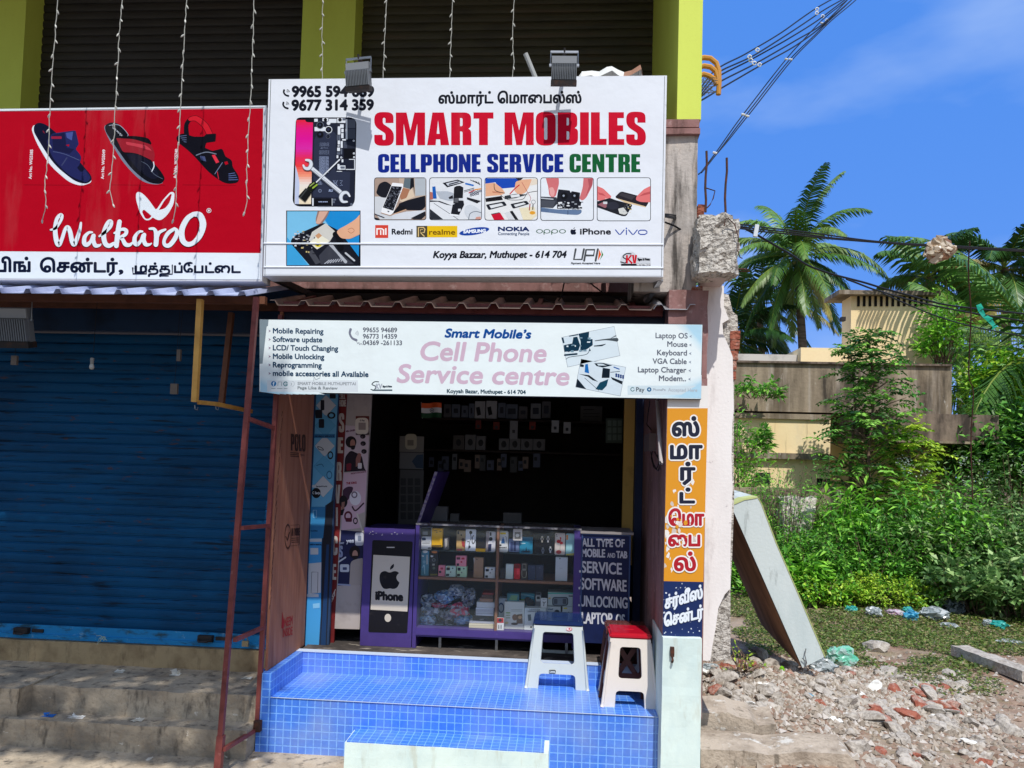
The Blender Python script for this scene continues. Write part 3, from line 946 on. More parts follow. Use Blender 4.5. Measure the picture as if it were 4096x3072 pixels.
corrugated(a.x, b.x, 4.80, (a.z + b.z) / 2 - 0.018, 5.36, bk.z - 0.03, 0.2102, 0.17, 0.033, mat('dull_roof_steel', S(150, 132, 122), rough=0.45, metal=0.5, layers=[((6, 6, 6), S(96, 80, 72), 0.45, 0.7, 0.7), ((16, 16, 16), S(120, 72, 50), 0.6, 0.7, 0.6)]), 'corrugated_sheet', roofR, first=0.06, wave=0.006)
a2, b2 = at(*A6(1400, 1050), 4.81), at(*A6(1775, 1085), 4.81)
corrugated(a2.x, b2.x, 4.795, (a.z + b.z) / 2 - 0.012, 5.24, bk.z - 0.022, 0.2102, 0.17, 0.032, mat('bright_roof_steel', S(196, 196, 200), rough=0.35, metal=0.6, layers=[((12, 12, 12), S(140, 136, 136), 0.5, 0.7, 0.7)]), 'loose_sheet', roofR, first=0.10)
MAROON = mat('maroon_paint', S(128, 66, 62), rough=0.5, layers=[((12, 12, 12), S(92, 44, 40), 0.48, 0.7, 0.7), ((30, 30, 30), S(160, 110, 104), 0.62, 0.72, 0.5)])
zpu = at(*A6(900, 1090), 4.92).z
m = MB()
m.box(a.x + 0.02, at(*A6(1510, 1090), 4.92).x, 4.92, 4.96, zpu - 0.03, zpu + 0.035)
m.build('purlin', MAROON, roofR)
zna = at(*A6(900, 1150), 5.0).z
m = MB()
m.box(a.x + 0.02, at(*A6(1540, 1150), 5.0).x, 4.98, 5.02, zna - 0.09, zna + 0.05)
m.build('purlin', mat('navy_tube', S(34, 44, 70), rough=0.5), roofR)
m = MB()
for x in (a.x + 0.1, -0.2, b.x - 0.15):
    m = MB()
    m.bar((x, 4.94, zpu + 0.02), (x, 5.5, zpu + 0.2), 0.03)
    m.build('roof_bracket', MAROON, roofR)
al, bl = at(*A4(0, 735), 4.55), at(*A4(2080, 778), 4.55)
bkl = at(*A4(1000, 690), 5.35)
roofL = thing('plastic_awning', 'pale bluish corrugated plastic awning under the red board', 'awning', (-3, 4.9, 2.9))
corrugated(-7, bl.x + 0.03, 4.55, bl.z + 0.005, 5.35, bkl.z - 0.005, 0.203, 0.14, 0.030, mat('weathered_fibreglass', S(186, 196, 226), rough=0.5, trans=0.14, layers=[((8, 4, 8), S(150, 160, 196), 0.45, 0.7, 0.7), ((20, 20, 20), S(110, 104, 100), 0.64, 0.74, 0.5)]), 'corrugated_sheet', roofL, first=0.1, wave=0.005)
BROWNT = mat('brown_tube', S(112, 70, 48), rough=0.6, layers=[((10, 10, 10), S(74, 46, 34), 0.45, 0.7, 0.7)])
zt = at(*A4(1800, 800), 4.78).z
m = MB()
m.box(-7, at(*A4(2140, 800), 4.78).x, 4.76, 4.80, zt - 0.03, zt + 0.02)
m.box(-7, bl.x, 5.26, 5.30, zt + 0.03, zt + 0.08)
m.build('purlin', BROWNT, roofL)

# ------------------------------------------------------------------ yellow hanging frame
YEL = mat('ochre_tube', S(216, 164, 84), rough=0.45, layers=[((8, 8, 8), S(178, 128, 60), 0.45, 0.7, 0.7)])
hf = thing('display_hanger', 'ochre square tube display frame hanging from the awning before the blue shutter', 'frame', (at(*A4(1600, 1200), 4.62).x, 4.8, 2))
m = MB()
ft, fb = at(*A4(1612, 800), 4.62), at(*A4(1567, 1625), 4.62)
rt, rb_ = at(*A4(1735, 800), 5.0), at(*A4(1782, 1640), 5.0)
rb2 = Vector((fb.x, 5.0, fb.z))
m.bar(ft, fb, 0.034, up=Vector((0, 1, 0)))
m.build('front_post', YEL, hf)
m = MB()
m.bar((ft.x + 0.01, 5.05, ft.z), rb_, 0.034, up=Vector((0, 1, 0)))
m.build('rear_post', BROWNT, hf)
m = MB()
m.bar(fb + Vector((0.018, 0.02, 0)), at(*A4(1735, 1640), 4.85), 0.026)
m.bar(at(*A4(1735, 1640), 4.85), at(*A4(2020, 1700), 5.3), 0.026)
m.build('bottom_bar', YEL, hf)
for q in (fb + Vector((0, 0, -0.02)), at(*A4(1735, 1640), 4.85) + Vector((0, 0, -0.01))):
    m = MB()
    m.tube([q, q + Vector((0.004, 0, -0.025)), q + Vector((0.018, 0, -0.03)), q + Vector((0.022, 0, -0.012))], 0.003, 5)
    m.build('hook', STEEL, hf)

# ------------------------------------------------------------------ maroon ladder-like stand at the foot of the small board
ms = thing('maroon_stand', 'maroon steel ladder stand holding up the left end of the awning', 'stand', (XL - 0.2, 4.7, 0))
YA, YC = 4.5, 4.9
A_t, A_b = at(1026, 1190, YA), at(866, 3150, YA)
C_t, C_b = at(1104, 1600, YC), at(1028, 2925, YC)
C_tt = C_b + (C_t - C_b) * ((2.9 - C_b.z) / (C_t.z - C_b.z))
m = MB()
A_b = A_b if A_b.z > 0 else A_b + (A_t - A_b) * (-A_b.z / (A_t.z - A_b.z))
m.bar(A_b, A_t, 0.03, up=Vector((0, 1, 0)))
sl_b = A_b + (A_t - A_b) * 0.0
sl_t = at(*B6(1252, 1475), YA)
m.bar(sl_b, sl_t, 0.04, up=Vector((0, 1, 0)))
m.build('front_post', MAROON, ms)
m = MB()
m.bar(C_b, C_tt, 0.028, up=Vector((0, 1, 0)))
m.build('rear_post', MAROON, ms)
for (u0, v0, u1, v1) in ((996, 1676, 1096, 1712), (968, 2112, 1080, 2102), (939, 2560, 1052, 2510), (895, 2998, 1026, 2917)):
    m = MB()
    m.bar(at(u0, v0, YA), at(u1, v1, YC), 0.024)
    m.build('rung', MAROON, ms)
m = MB()
q = at(*B6(1462, 1420), 4.88)
m.box(q.x - 0.025, q.x + 0.02, 4.86, 4.895, q.z - 0.035, q.z + 0.035)
m.build('hinge_plate', RUST, ms)
pl_ = thing('padlock', 'brass padlock hanging at the right end of the blue shutter', 'padlock', at(*B6(1390, 980), 5.42))
m = MB()
q = at(*B6(1390, 955), 5.42)
m.rbox(q.x - 0.024, q.x + 0.024, 5.41, 5.43, q.z - 0.02, q.z + 0.02, step=0.02, amp=0.001)
m.build('body', mat('old_brass', S(176, 160, 128), rough=0.4, metal=0.6), pl_)
m = MB()
m.tube([q + Vector((0.016 * math.cos(t), 0, 0.02 + 0.026 * math.sin(t))) for t in [k * math.pi / 8 for k in range(9)]], 0.004, 6)
m.build('shackle', STEEL, pl_)
m = MB()
q = at(*B6(590, 920), 5.44)
random.seed(4)
for k in range(9):
    d = Vector((random.uniform(-0.06, 0.03), random.uniform(-0.02, 0), random.uniform(-0.07, 0.02)))
    m.tube([q, q + d * 0.5 + Vector((0.01 * random.uniform(-1, 1), -0.01, 0.01)), q + d], 0.0022, 4)
m.build('knotted_string', mat('pale_string', S(176, 196, 178), rough=0.8), label='pale green string knotted to the bottom rail of the blue shutter', cat='string')

# ------------------------------------------------------------------ plywood leaf by the door
XW = at(*OV(600, 860), 4.93).x if False else at(1111, 1593, 4.93).x
wb = thing('plywood_board', 'reddish plywood board standing on the left kerb of the tiled platform', 'board', (XW, 5.25, 0.5))
PLY = mat('red_plywood', S(168, 112, 88), rough=0.7, layers=[((3, 14, 1.2), S(138, 84, 66), 0.45, 0.68, 0.7), ((3, 40, 2.5), S(190, 140, 112), 0.52, 0.7, 0.5)])
zt_ = 2.95
m = MB()
m.box(XW - 0.018, XW, 4.95, 5.66, ZPL + 0.157, zt_)
m.build('panel', PLY, wb)
b = Board((XW, 5, 1), (1, 0, 0), B1, lift=0.0012)
ink = S(72, 48, 42)
b.heavy('brand_print', ink, 'POLO', 400, 1480, 545, 1490, 165)
for k in range(3):
    b.stroke('brand_print', ink, [(395, 1500 + 17 * k), (480 if k < 2 else 480, 1507 + 17 * k)], 8, smooth=False, cap=False)
b.stroke('brand_print', S(120, 78, 66), [(490, 1520), (535, 1527)], 14, smooth=False, cap=False)
b.cr = B3
b.circ('quality_mark', ink, 125, 850, 32, 125, hole=0.86)
b.stroke('quality_mark', ink, [(105, 850), (118, 890), (140, 810)], 9, smooth=False)
b.stroke('quality_mark', ink, [(150, 740), (235, 735), (243, 745), (238, 925), (228, 935), (140, 945)], 4, smooth=False)
b.heavy('quality_mark', ink, 'IN BORE', 160, 845, 240, 840, 75)
for k in range(3):
    b.stroke('quality_mark', ink, [(160, 868 + 20 * k), (232, 864 + 20 * k)], 8, smooth=False, cap=False)
b.cr = F3
red = S(170, 40, 44)
b.text('neem_print', red, 'NEEM', 84, 1380, 130, 1364, 50, bold=0.4)
b.text('neem_print', red, 'INSIDE', 74, 1440, 130, 1424, 46, bold=0.4)
b.poly('neem_print', red, [(68, 1340), (70, 1292), (82, 1350), (78, 1390), (66, 1388)])
for k in range(9):
    b.text('edge_print', ink, 'PLATINUM'[k % 8], 72 - k * 8.5, 130 + k * 130, 66 - k * 8.5, 160 + k * 130, 9, bold=0.8)
    b.text('edge_print', ink, 'CLUB', 72 - k * 8.5, 170 + k * 130, 62 - k * 8.5, 240 + k * 130, 10, bold=0.8)
b.done(PRINT, wb)
# ------------------------------------------------------------------ the red board of the shoe shop
YR = 4.8
WHT = S(226, 234, 240)
RED = S(178, 1, 28)
rb = thing('red_signboard', 'wide red and white shop board with three sandals and white script lettering', 'signboard', (-3, YR, 3.1))
tl, tr, br, bl_ = at(-700, 447, YR), at(*A1(2140, 853), YR), at(*A4(2108, 655), YR), at(-700, 1117, YR)
tl.x = bl_.x = min(tl.x, bl_.x)
m = MB(RED)
m.poly_prism([tl, tr, br, bl_], (0, 0.14, 0), S(200, 200, 205))
m.build('box_frame', METAL, rb)
b = Board((0, YR, 3), (0, -1, 0), A1, lift=0.002)
red_tr, red_br = A1(2118, 872), A4(2096, 428)
b.cr = lambda x, y: (x, y)
b.poly('red_panel', RED, [(-690, 455), red_tr, red_br, (-690, 1000)])
b.poly('white_panel', WHT, [(-690, 1001), red_br, A4(2094, 640), (-690, 1112)])
b.poly('edge_trim', WHT, [(-700, 445), A1(2144, 850), A1(2144, 860), (-700, 455)])
b.poly('edge_trim', S(205, 212, 222), [A1(2120, 870), A1(2144, 855), A4(2108, 655), A4(2096, 645)])
# seams of the vinyl
b.cr = A1
for (x0, x1) in ((190, 740), (900, 1330), (1470, 1900)):
    b.stroke('red_panel', S(150, 0, 22), [(x0, 1488), (x1, 1492)], 7, smooth=False, cap=False)
# sandal 1
nav, dnv, blk = S(34, 38, 88), S(16, 18, 44), S(14, 14, 24)
b.poly('sandal_picture#1', S(226, 232, 240), rr([(255, 1040, 20), (275, 1000, 30), (330, 1020, 0), (420, 1200, 60), (640, 1440, 60), (738, 1440, 30), (735, 1470, 20), (660, 1498, 40), (560, 1470, 60), (400, 1330, 80), (290, 1140, 60)]))
b.poly('sandal_picture#1', dnv, rr([(275, 1010, 20), (310, 984, 30), (370, 1000, 40), (480, 1090, 60), (640, 1300, 80), (735, 1410, 40), (742, 1450, 20), (700, 1482, 30), (610, 1465, 60), (440, 1330, 90), (330, 1160, 80), (272, 1060, 30)]))
b.poly('sandal_picture#1', nav, rr([(378, 1140, 10), (420, 1075, 20), (600, 1050, 15), (612, 1055, 5), (636, 1160, 10), (610, 1200, 10), (660, 1260, 30), (640, 1330, 10), (620, 1350, 10), (655, 1390, 20), (685, 1360, 10), (735, 1430, 30), (700, 1470, 20), (560, 1420, 80), (420, 1270, 60)]))
b.poly('sandal_picture#1', S(24, 26, 64), [(420, 1085), (520, 1070), (540, 1190), (600, 1200), (560, 1240), (430, 1210)])
b.rect('sandal_picture#1', S(150, 30, 60), 415, 1098, 498, 1118, 6)
b.poly('sandal_picture#1', S(70, 84, 150), [(530, 1070), (590, 1060), (580, 1130), (540, 1110)])
b.poly('sandal_picture#1', RED, [(530, 1168), (560, 1162), (556, 1180)])
b.stroke('sandal_picture#1', S(80, 90, 130), [(430, 1220), (520, 1240), (640, 1290)], 5)
b.stroke('sandal_picture#1', S(60, 66, 104), [(500, 1330), (540, 1270)], 10)
b.text('sandal_picture#1', S(170, 30, 50), 'x', 345, 1060, 362, 1080, 20)
# sandal 2
b.poly('sandal_picture#2', S(120, 130, 150), rr([(838, 1030, 20), (850, 1000, 20), (900, 1040, 0), (1180, 1440, 60), (1320, 1470, 20), (1260, 1490, 60), (1140, 1465, 80), (990, 1310, 90), (870, 1110, 60)]))
b.poly('sandal_picture#2', blk, rr([(845, 1010, 20), (890, 982, 40), (960, 995, 40), (1060, 1120, 60), (1180, 1250, 60), (1300, 1380, 60), (1330, 1440, 20), (1300, 1482, 30), (1200, 1475, 60), (1060, 1365, 90), (930, 1180, 80), (850, 1060, 30)]))
b.stroke('sandal_picture#2', S(150, 160, 180), [(880, 1010), (960, 1008), (1030, 1080), (1015, 1105)], 5)
b.text('sandal_picture#2', S(200, 205, 215), 'step', 905, 1030, 985, 1100, 22)
b.poly('sandal_picture#2', S(10, 10, 18), rr([(925, 1110, 10), (1060, 1090, 60), (1200, 1110, 40), (1225, 1165, 20), (1150, 1160, 20), (1010, 1130, 10)]))
b.poly('sandal_picture#2', S(150, 30, 44), rr([(935, 1112, 10), (1080, 1120, 40), (1220, 1165, 20), (1248, 1240, 20), (1240, 1300, 10), (1100, 1230, 60), (990, 1225, 20)]))
b.poly('sandal_picture#2', S(196, 60, 74), rr([(1010, 1140, 20), (1180, 1170, 30), (1225, 1215, 10), (1100, 1180, 30), (1020, 1165, 10)]))
b.poly('sandal_picture#2', S(20, 22, 40), rr([(1010, 1235, 30), (1110, 1240, 60), (1230, 1310, 20), (1290, 1420, 40), (1230, 1450, 40), (1110, 1370, 60)]))
b.stroke('sandal_picture#2', S(210, 216, 226), [(1236, 1305), (1240, 1340), (1222, 1380)], 9)
b.stroke('sandal_picture#2', S(90, 100, 120), [(1140, 1300), (1190, 1330), (1240, 1400), (1310, 1440)], 4)
# sandal 3
b.stroke('sandal_picture#3', blk, [(1505, 1120), (1500, 1010), (1530, 960)], [44, 36, 30])
b.stroke('sandal_picture#3', S(70, 6, 16), [(1530, 960), (1580, 955), (1650, 1010), (1690, 1085)], [36, 48, 52, 52])
b.stroke('sandal_picture#3', S(206, 26, 44), [(1530, 960), (1580, 955), (1650, 1010), (1690, 1085)], [28, 40, 44, 44])
b.poly('sandal_picture#3', blk, rr([(1418, 1100, 20), (1470, 1072, 20), (1560, 1100, 10), (1640, 1100, 10), (1660, 1080, 10), (1740, 1075, 10), (1735, 1140, 10), (1660, 1150, 10), (1650, 1190, 10), (1710, 1215, 10), (1790, 1195, 20), (1815, 1260, 10), (1870, 1290, 40), (1870, 1340, 20), (1925, 1420, 40), (1920, 1470, 30), (1820, 1485, 60), (1690, 1400, 90), (1540, 1230, 80), (1425, 1140, 30)]))
for k in range(4):
    b.stroke('sandal_picture#3', S(90, 104, 140), [(1445 + k * 12, 1098 + 14 * k), (1500, 1090 + 18 * k)], 5, smooth=False)
    b.stroke('sandal_picture#3', S(84, 100, 150), [(1842, 1400 + 16 * k), (1890 + 8 * k, 1392 + 18 * k)], 6, smooth=False)
b.stroke('sandal_picture#3', S(120, 130, 150), [(1580, 1250), (1660, 1225), (1740, 1240)], 7)
b.poly('sandal_picture#3', S(220, 50, 70), [(1705, 1250), (1730, 1245), (1765, 1305), (1740, 1315)])
b.poly('sandal_picture#3', S(70, 80, 120), [(1610, 1255), (1650, 1260), (1660, 1300), (1620, 1290)])
b.poly('sandal_picture#3', RED, [(1805, 1305), (1830, 1298), (1838, 1320), (1815, 1328)])
b.stroke('sandal_picture#3', S(110, 120, 150), [(1730, 1400), (1790, 1310)], 6)
b.stroke('sandal_picture#3', S(200, 40, 60), [(1750, 1385), (1760, 1440)], 6)
# upright article numbers
for (x, y, txt) in ((255, 1440, 'Art No. WG5385'), (836, 1440, 'Art No. WG5049'), (1420, 1435, 'Art No. WG5740')):
    vs, fs = text_geo(txt)
    L = max(p[0] for p in vs)
    for ox, oy in ((0, 0), (1.3, 0), (-1.3, 0), (0, 1.6), (0, -1.6)):
        b.up('article_number#%d' % x)
        b.mb('article_number#%d' % x).add([b.pt(x + ox + 12 * p[0] / L - p[1] / CAP * 22, y + oy - p[0] / L * 235) for p in vs], fs, S(228, 214, 220))
# the double-loop emblem and the script
b.cr = D1
b.poly('emblem', WHT, rr([(1150, 180, 60), (1155, 90, 40), (1215, 90, 50), (1300, 170, 60), (1400, 310, 14), (1420, 300, 10), (1500, 180, 50), (1590, 85, 30), (1640, 95, 30), (1635, 230, 60), (1560, 370, 60), (1470, 450, 60), (1410, 440, 40), (1365, 410, 10), (1320, 450, 40), (1260, 445, 50), (1200, 350, 60)]), [rr([(1228, 340, 14), (1250, 308, 20), (1350, 392, 8), (1320, 430, 30), (1270, 430, 30)]), rr([(1440, 318, 6), (1510, 200, 30), (1590, 112, 14), (1605, 120, 12), (1580, 220, 40), (1520, 300, 40)])])
def script(col, dx, dy, grow):
    def st(pts, w):
        b.stroke('script_lettering', col, [(x + dx, y + dy) for x, y in pts], [q + grow for q in w] if isinstance(w, list) else w + grow)
    st([(75, 568), (140, 545), (205, 450), (215, 390), (190, 385), (150, 440), (132, 560), (145, 690), (175, 755), (215, 690), (255, 570), (290, 535), (320, 590), (345, 710), (375, 750), (415, 660), (445, 560), (458, 480)], [22, 34, 34, 46, 44, 46, 56, 62, 62, 46, 44, 50, 56, 58, 58, 52, 40, 26])
    st([(600, 600), (555, 605), (505, 660), (500, 735), (535, 755), (580, 715), (610, 640)], [24, 34, 50, 58, 56, 40, 40])
    st([(620, 640), (615, 700), (640, 765), (690, 765), (710, 748)], [48, 50, 54, 34, 14])
    st([(690, 650), (760, 600), (830, 530), (840, 470), (810, 465), (770, 530), (745, 640), (765, 740), (815, 770), (870, 740)], [24, 40, 40, 50, 46, 50, 62, 62, 54, 40])
    st([(945, 465), (930, 560), (915, 680), (905, 770)], [56, 62, 62, 60])
    st([(880, 610), (930, 580), (990, 560), (1030, 580), (1020, 625), (960, 665), (985, 690), (1020, 750), (1070, 760), (1110, 730)], [24, 30, 40, 50, 46, 40, 46, 56, 44, 24])
    st([(1235, 590), (1190, 595), (1140, 660), (1138, 730), (1170, 750), (1215, 705), (1240, 640)], [24, 34, 50, 58, 54, 38, 40])
    st([(1258, 630), (1250, 690), (1275, 750), (1320, 755), (1350, 738)], [50, 52, 54, 34, 14])
    st([(1325, 555), (1385, 560), (1412, 640), (1405, 755)], [26, 40, 62, 60])
    st([(1420, 660), (1450, 600), (1525, 565)], [46, 44, 26])
    st([(1640, 555), (1560, 610), (1510, 700), (1520, 760), (1580, 760), (1650, 670), (1672, 590), (1640, 555)], [40, 50, 42, 46, 56, 58, 50, 40])
    st([(1880, 370), (1800, 430), (1735, 560), (1740, 690), (1800, 750), (1880, 730), (1960, 640), (2000, 500), (1960, 385), (1880, 370)], [56, 66, 72, 72, 62, 56, 70, 84, 78, 56])
script(S(70, 4, 16), -3, 9, 6)
script(WHT, 0, 0, 0)
b.circ('script_lettering', WHT, 2075, 325, 30, hole=0.78)
b.rect('script_lettering', WHT, 2064, 312, 2084, 338, 4)
# the line of shop-name letters
ink = S(12, 22, 48)
b.cr = A4
b.text('shop_name', ink, 'பிங்', -40, 576, 243, 576, 96, bold=6)
b.text('shop_name', ink, 'ெசன்டர்', 328, 578, 945, 580, 92, bold=6)
b.text('shop_name', ink, ',', 960, 582, 990, 582, 92, bold=5)
b.cr = D1
for t, x0, x1 in (('ம', 1142, 1288), ('த்', 1310, 1432), ('த', 1452, 1580), ('ப்', 1640, 1737), ('ேபட்ைட', 1757, 2471)):
    b.text('shop_name', ink, t, x0, 1108, x1, 1108, 104, bold=7)
b.stroke('shop_name', ink, [(1284, 1020), (1284, 1124), (1116, 1124), (1112, 1050)], 19, smooth=False)
b.stroke('shop_name', ink, [(1612, 1015), (1612, 1128), (1455, 1128), (1455, 1150), (1560, 1150)], 16, smooth=False)
b.done(PRINT, rb)

# ------------------------------------------------------------------ the big white phone board
YG = 4.72
wbd = thing('white_signboard', 'big white phone repair board with red and blue heading on the upper storey', 'signboard', (0.2, YG, 3.2))
c4 = [at(1075, 317, YG), at(2668, 302, YG), at(2653, 1108, YG), at(1053, 1103, YG)]
VIN = S(228, 233, 240)
m = MB(S(222, 226, 232))
m.poly_prism([p + Vector((0, 0.0, 0)) for p in c4], (0, 0.16, 0))
m.build('box_frame', METAL, wbd)
b = Board((0, YG, 3), (0, -1, 0), A5, lift=0.002)
b.cr = lambda x, y: (x, y)
b.poly('white_panel', VIN, [(1079, 321), (2664, 306), (2649, 1104), (1057, 1099)])
b.stroke('white_panel', S(70, 74, 80), [(1084, 319), (1060, 1101)], 2.2, smooth=False, cap=False)
b.stroke('white_panel', S(90, 94, 100), [(2658, 306), (2645, 1104)], 2.0, smooth=False, cap=False)
m = MB(VIN)
for (y0, y1) in ((752, 1), (942, 2)):                 # the two soft creases of the sheet
    p0, p1 = at(*A5(112, y0), YG - 0.002), at(*A6(1515, 560 if y1 == 1 else 748), YG - 0.002)
    m.tube([p0 + (p1 - p0) * t for t in (0, 0.25, 0.5, 0.75, 1)], 0.006, 8)
m.build('crease', PRINT, wbd)
# telephone numbers
ink = S(18, 22, 34)
b.cr = A2
b.text('phone_number', ink, '9965 594 689', 342, 778, 994, 776, 80, bold=6)
b.text('phone_number', ink, '9677 314 359', 340, 888, 992, 884, 80, bold=6)
for (x, y) in ((295, 745), (290, 845)):
    b.stroke('phone_symbol', ink, [(x - 20, y - 18), (x - 22, y), (x - 8, y + 20), (x + 14, y + 28)], [16, 14, 14, 16])
    for q in (9, 18, 27):
        b.stroke('phone_symbol', ink, arc(x - 2, y + 2, q, -80, -10, 5), 4, cap=False)
b.cr = A2
b.text('tamil_name', ink, 'ஸ்மார்ட்', 1520, 832, 1955, 830, 78, bold=4.5)
b.cr = A3
b.text('tamil_name', ink, 'ெமாைபல்ஸ்', 185, 830, 853, 828, 78, bold=4.5)
RD, BL, GN = S(198, 6, 42), S(12, 38, 134), S(14, 92, 48)
b.cr = lambda x, y: (x, y)
p = [A2(1000, 1170), A3(1374, 1167)]
b.heavy('heading_lettering', RD, 'SMART MOBILES', p[0][0], p[0][1], p[1][0], p[1][1], 131)
q = [A2(1030, 1388), A3(712, 1387)]
b.heavy('blue_lettering', BL, 'CELLPHONE SERVICE', q[0][0], q[0][1], q[1][0], q[1][1], 73)
q = [A3(760, 1387), A3(1330, 1387)]
b.heavy('green_lettering', GN, 'CENTRE', q[0][0], q[0][1], q[1][0], q[1][1], 73)
# --- the opened phone
b.cr = PH
pk = 'phone_picture'
b.poly(pk, S(14, 16, 26), rr([(185, 130, 60), (230, 86, 60), (1150, 86, 70), (1218, 150, 70), (1190, 1530, 80), (1120, 1608, 80), (200, 1600, 80), (130, 1530, 80)]))
def bands(pts_l, pts_r, cols):                          # the printed colour run of the phone's screen
    n = len(cols)
    for i in range(n):
        f, g = i / n, (i + 1) / n
        L = lambda t: (pts_l[0] + (pts_l[2] - pts_l[0]) * t, pts_l[1] + (pts_l[3] - pts_l[1]) * t)
        Q = lambda t: (pts_r[0] + (pts_r[2] - pts_r[0]) * t, pts_r[1] + (pts_r[3] - pts_r[1]) * t)
        b.poly(pk, cols[i], [L(f), Q(f), Q(g), L(g)])
def lerp(cs, n):
    out = []
    for i in range(n):
        t = i / (n - 1) * (len(cs) - 1)
        k = min(int(t), len(cs) - 2)
        out.append(tuple(cs[k][j] + (cs[k + 1][j] - cs[k][j]) * (t - k) for j in range(3)))
    return out
bands((195, 130, 165, 1560), (480, 130, 445, 1560), lerp([S(226, 34, 70), S(226, 20, 130), S(222, 16, 150), S(216, 40, 160), S(226, 40, 90), S(232, 60, 60), S(240, 150, 120), S(236, 226, 216), S(236, 226, 200), S(238, 222, 190)], 34))
b.poly(pk, S(190, 200, 226), rr([(180, 900, 0), (230, 1080, 60), (250, 1200, 60), (240, 1560, 0), (168, 1560, 0)]))
b.poly(pk, S(14, 16, 26), rr([(340, 110, 0), (360, 165, 30), (480, 170, 0), (480, 110, 0)]))
b.poly(pk, S(30, 34, 50), rr([(480, 170, 30), (530, 100, 30), (1180, 100, 60), (1205, 160, 40), (1180, 1540, 60), (1130, 1590, 60), (500, 1590, 50), (445, 1520, 40)]))
b.poly(pk, S(44, 50, 70), rr([(500, 470, 20), (560, 330, 20), (840, 330, 40), (870, 380, 20), (860, 1000, 10), (1110, 1010, 20), (1100, 1450, 20), (480, 1440, 20)]))
lt, md, bk_ = S(220, 226, 234), S(96, 104, 120), S(12, 13, 20)
for (x0, y0, x1, y1, c) in ((640, 98, 740, 150, lt), (750, 110, 880, 180, lt), (890, 98, 1030, 180, lt), (500, 110, 560, 160, lt), (980, 100, 1030, 140, md), (505, 250, 690, 320, lt), (1035, 120, 1065, 460, lt), (1075, 120, 1200, 270, S(92, 98, 112)), (1070, 280, 1200, 450, S(74, 80, 94)), (940, 205, 1000, 265, lt), (900, 240, 945, 380, lt), (960, 280, 1000, 340, lt), (958, 355, 998, 440, lt), (885, 385, 900, 480, md), (910, 390, 945, 470, md), (975, 455, 1040, 480, lt), (900, 480, 940, 545, lt), (950, 490, 985, 605, lt), (890, 600, 938, 660, lt), (950, 620, 975, 715, md), (885, 680, 938, 720, md), (880, 730, 910, 780, lt), (895, 880, 930, 970, lt), (965, 800, 995, 850, lt), (930, 905, 1030, 975, lt), (945, 920, 1020, 960, md), (880, 1000, 975, 1010, lt), (1035, 965, 1190, 978, lt), (1180, 800, 1192, 975, lt), (1090, 795, 1190, 806, lt), (1090, 680, 1180, 690, md), (1085, 685, 1096, 775, md), (1000, 500, 1060, 610, S(70, 76, 92)), (1070, 500, 1190, 610, S(40, 44, 58)), (1000, 620, 1190, 790, bk_), (465, 1460, 490, 1590, lt), (490, 1465, 800, 1585, bk_), (800, 1465, 808, 1590, lt), (560, 1595, 770, 1604, md), (1115, 1545, 1150, 1590, md), (815, 1470, 870, 1500, md), (815, 1510, 850, 1545, md)):
    b.rect(pk, c, x0, y0, x1, y1, 6)
for (x, y, r_, rim) in ((600, 220, 62, md), (745, 297, 62, lt), (600, 378, 62, S(30, 32, 44)), (735, 410, 36, md)):
    b.circ(pk, rim, x, y, r_)
    b.circ(pk, bk_, x, y, r_ * 0.82)
    b.circ(pk, S(44, 50, 74), x - 4, y - 4, r_ * 0.35)
b.circ(pk, bk_, 690, 128, 28)
b.circ(pk, lt, 745, 185, 32)
b.circ(pk, bk_, 938, 128, 30)
for (x, y) in ((915, 572), (960, 770), (1172, 485), (1175, 700), (940, 965), (1178, 765)):
    b.circ(pk, lt, x, y, 17, hole=0.4)
gt = S(150, 164, 196)
for k in range(4):
    b.text(pk, gt, 'Li-ion Polymer Cell', 595, 528 + 16 * k, 750, 528 + 16 * k, 10)
b.text(pk, gt, 'Warning', 660, 612, 735, 612, 12)
b.stroke(pk, gt, [(612, 618), (630, 590), (648, 618), (612, 618)], 4, smooth=False)
for k in range(4):
    b.text(pk, gt, 'Authorised service only', 585, 660 + 18 * k, 755, 660 + 18 * k, 11)
for k in range(17):
    b.text(pk, gt, ('rechargeable battery', 'charge limit voltage', 'potential for fire or')[k % 3], 585, 765 + 19 * k, 748 - (k > 14) * 50, 765 + 19 * k, 13, bold=1)
b.text(pk, gt, 'SUPER ENGINE', 575, 1532, 730, 1532, 14, bold=2)
b.circ(pk, gt, 600, 1338, 28, hole=0.8)
b.text(pk, gt, '2', 592, 1348, 606, 1348, 20)
b.text(pk, gt, 'RU', 750, 1355, 820, 1355, 40, bold=3, shear=0.2)
for (x, y) in ((600, 1185), (585, 1220), (620, 1220)):
    b.circ(pk, gt, x, y, 18, hole=0.75)
b.stroke(pk, gt, [(820, 1160), (905, 1260)], 5, smooth=False)
b.stroke(pk, gt, [(905, 1160), (820, 1260)], 5, smooth=False)
b.stroke(pk, gt, [(835, 1170), (890, 1170), (880, 1240), (845, 1240), (835, 1170)], 5, smooth=False)
b.stroke(pk, gt, [(940, 1165), (985, 1165), (950, 1210), (985, 1250), (940, 1250)], 6, smooth=False)
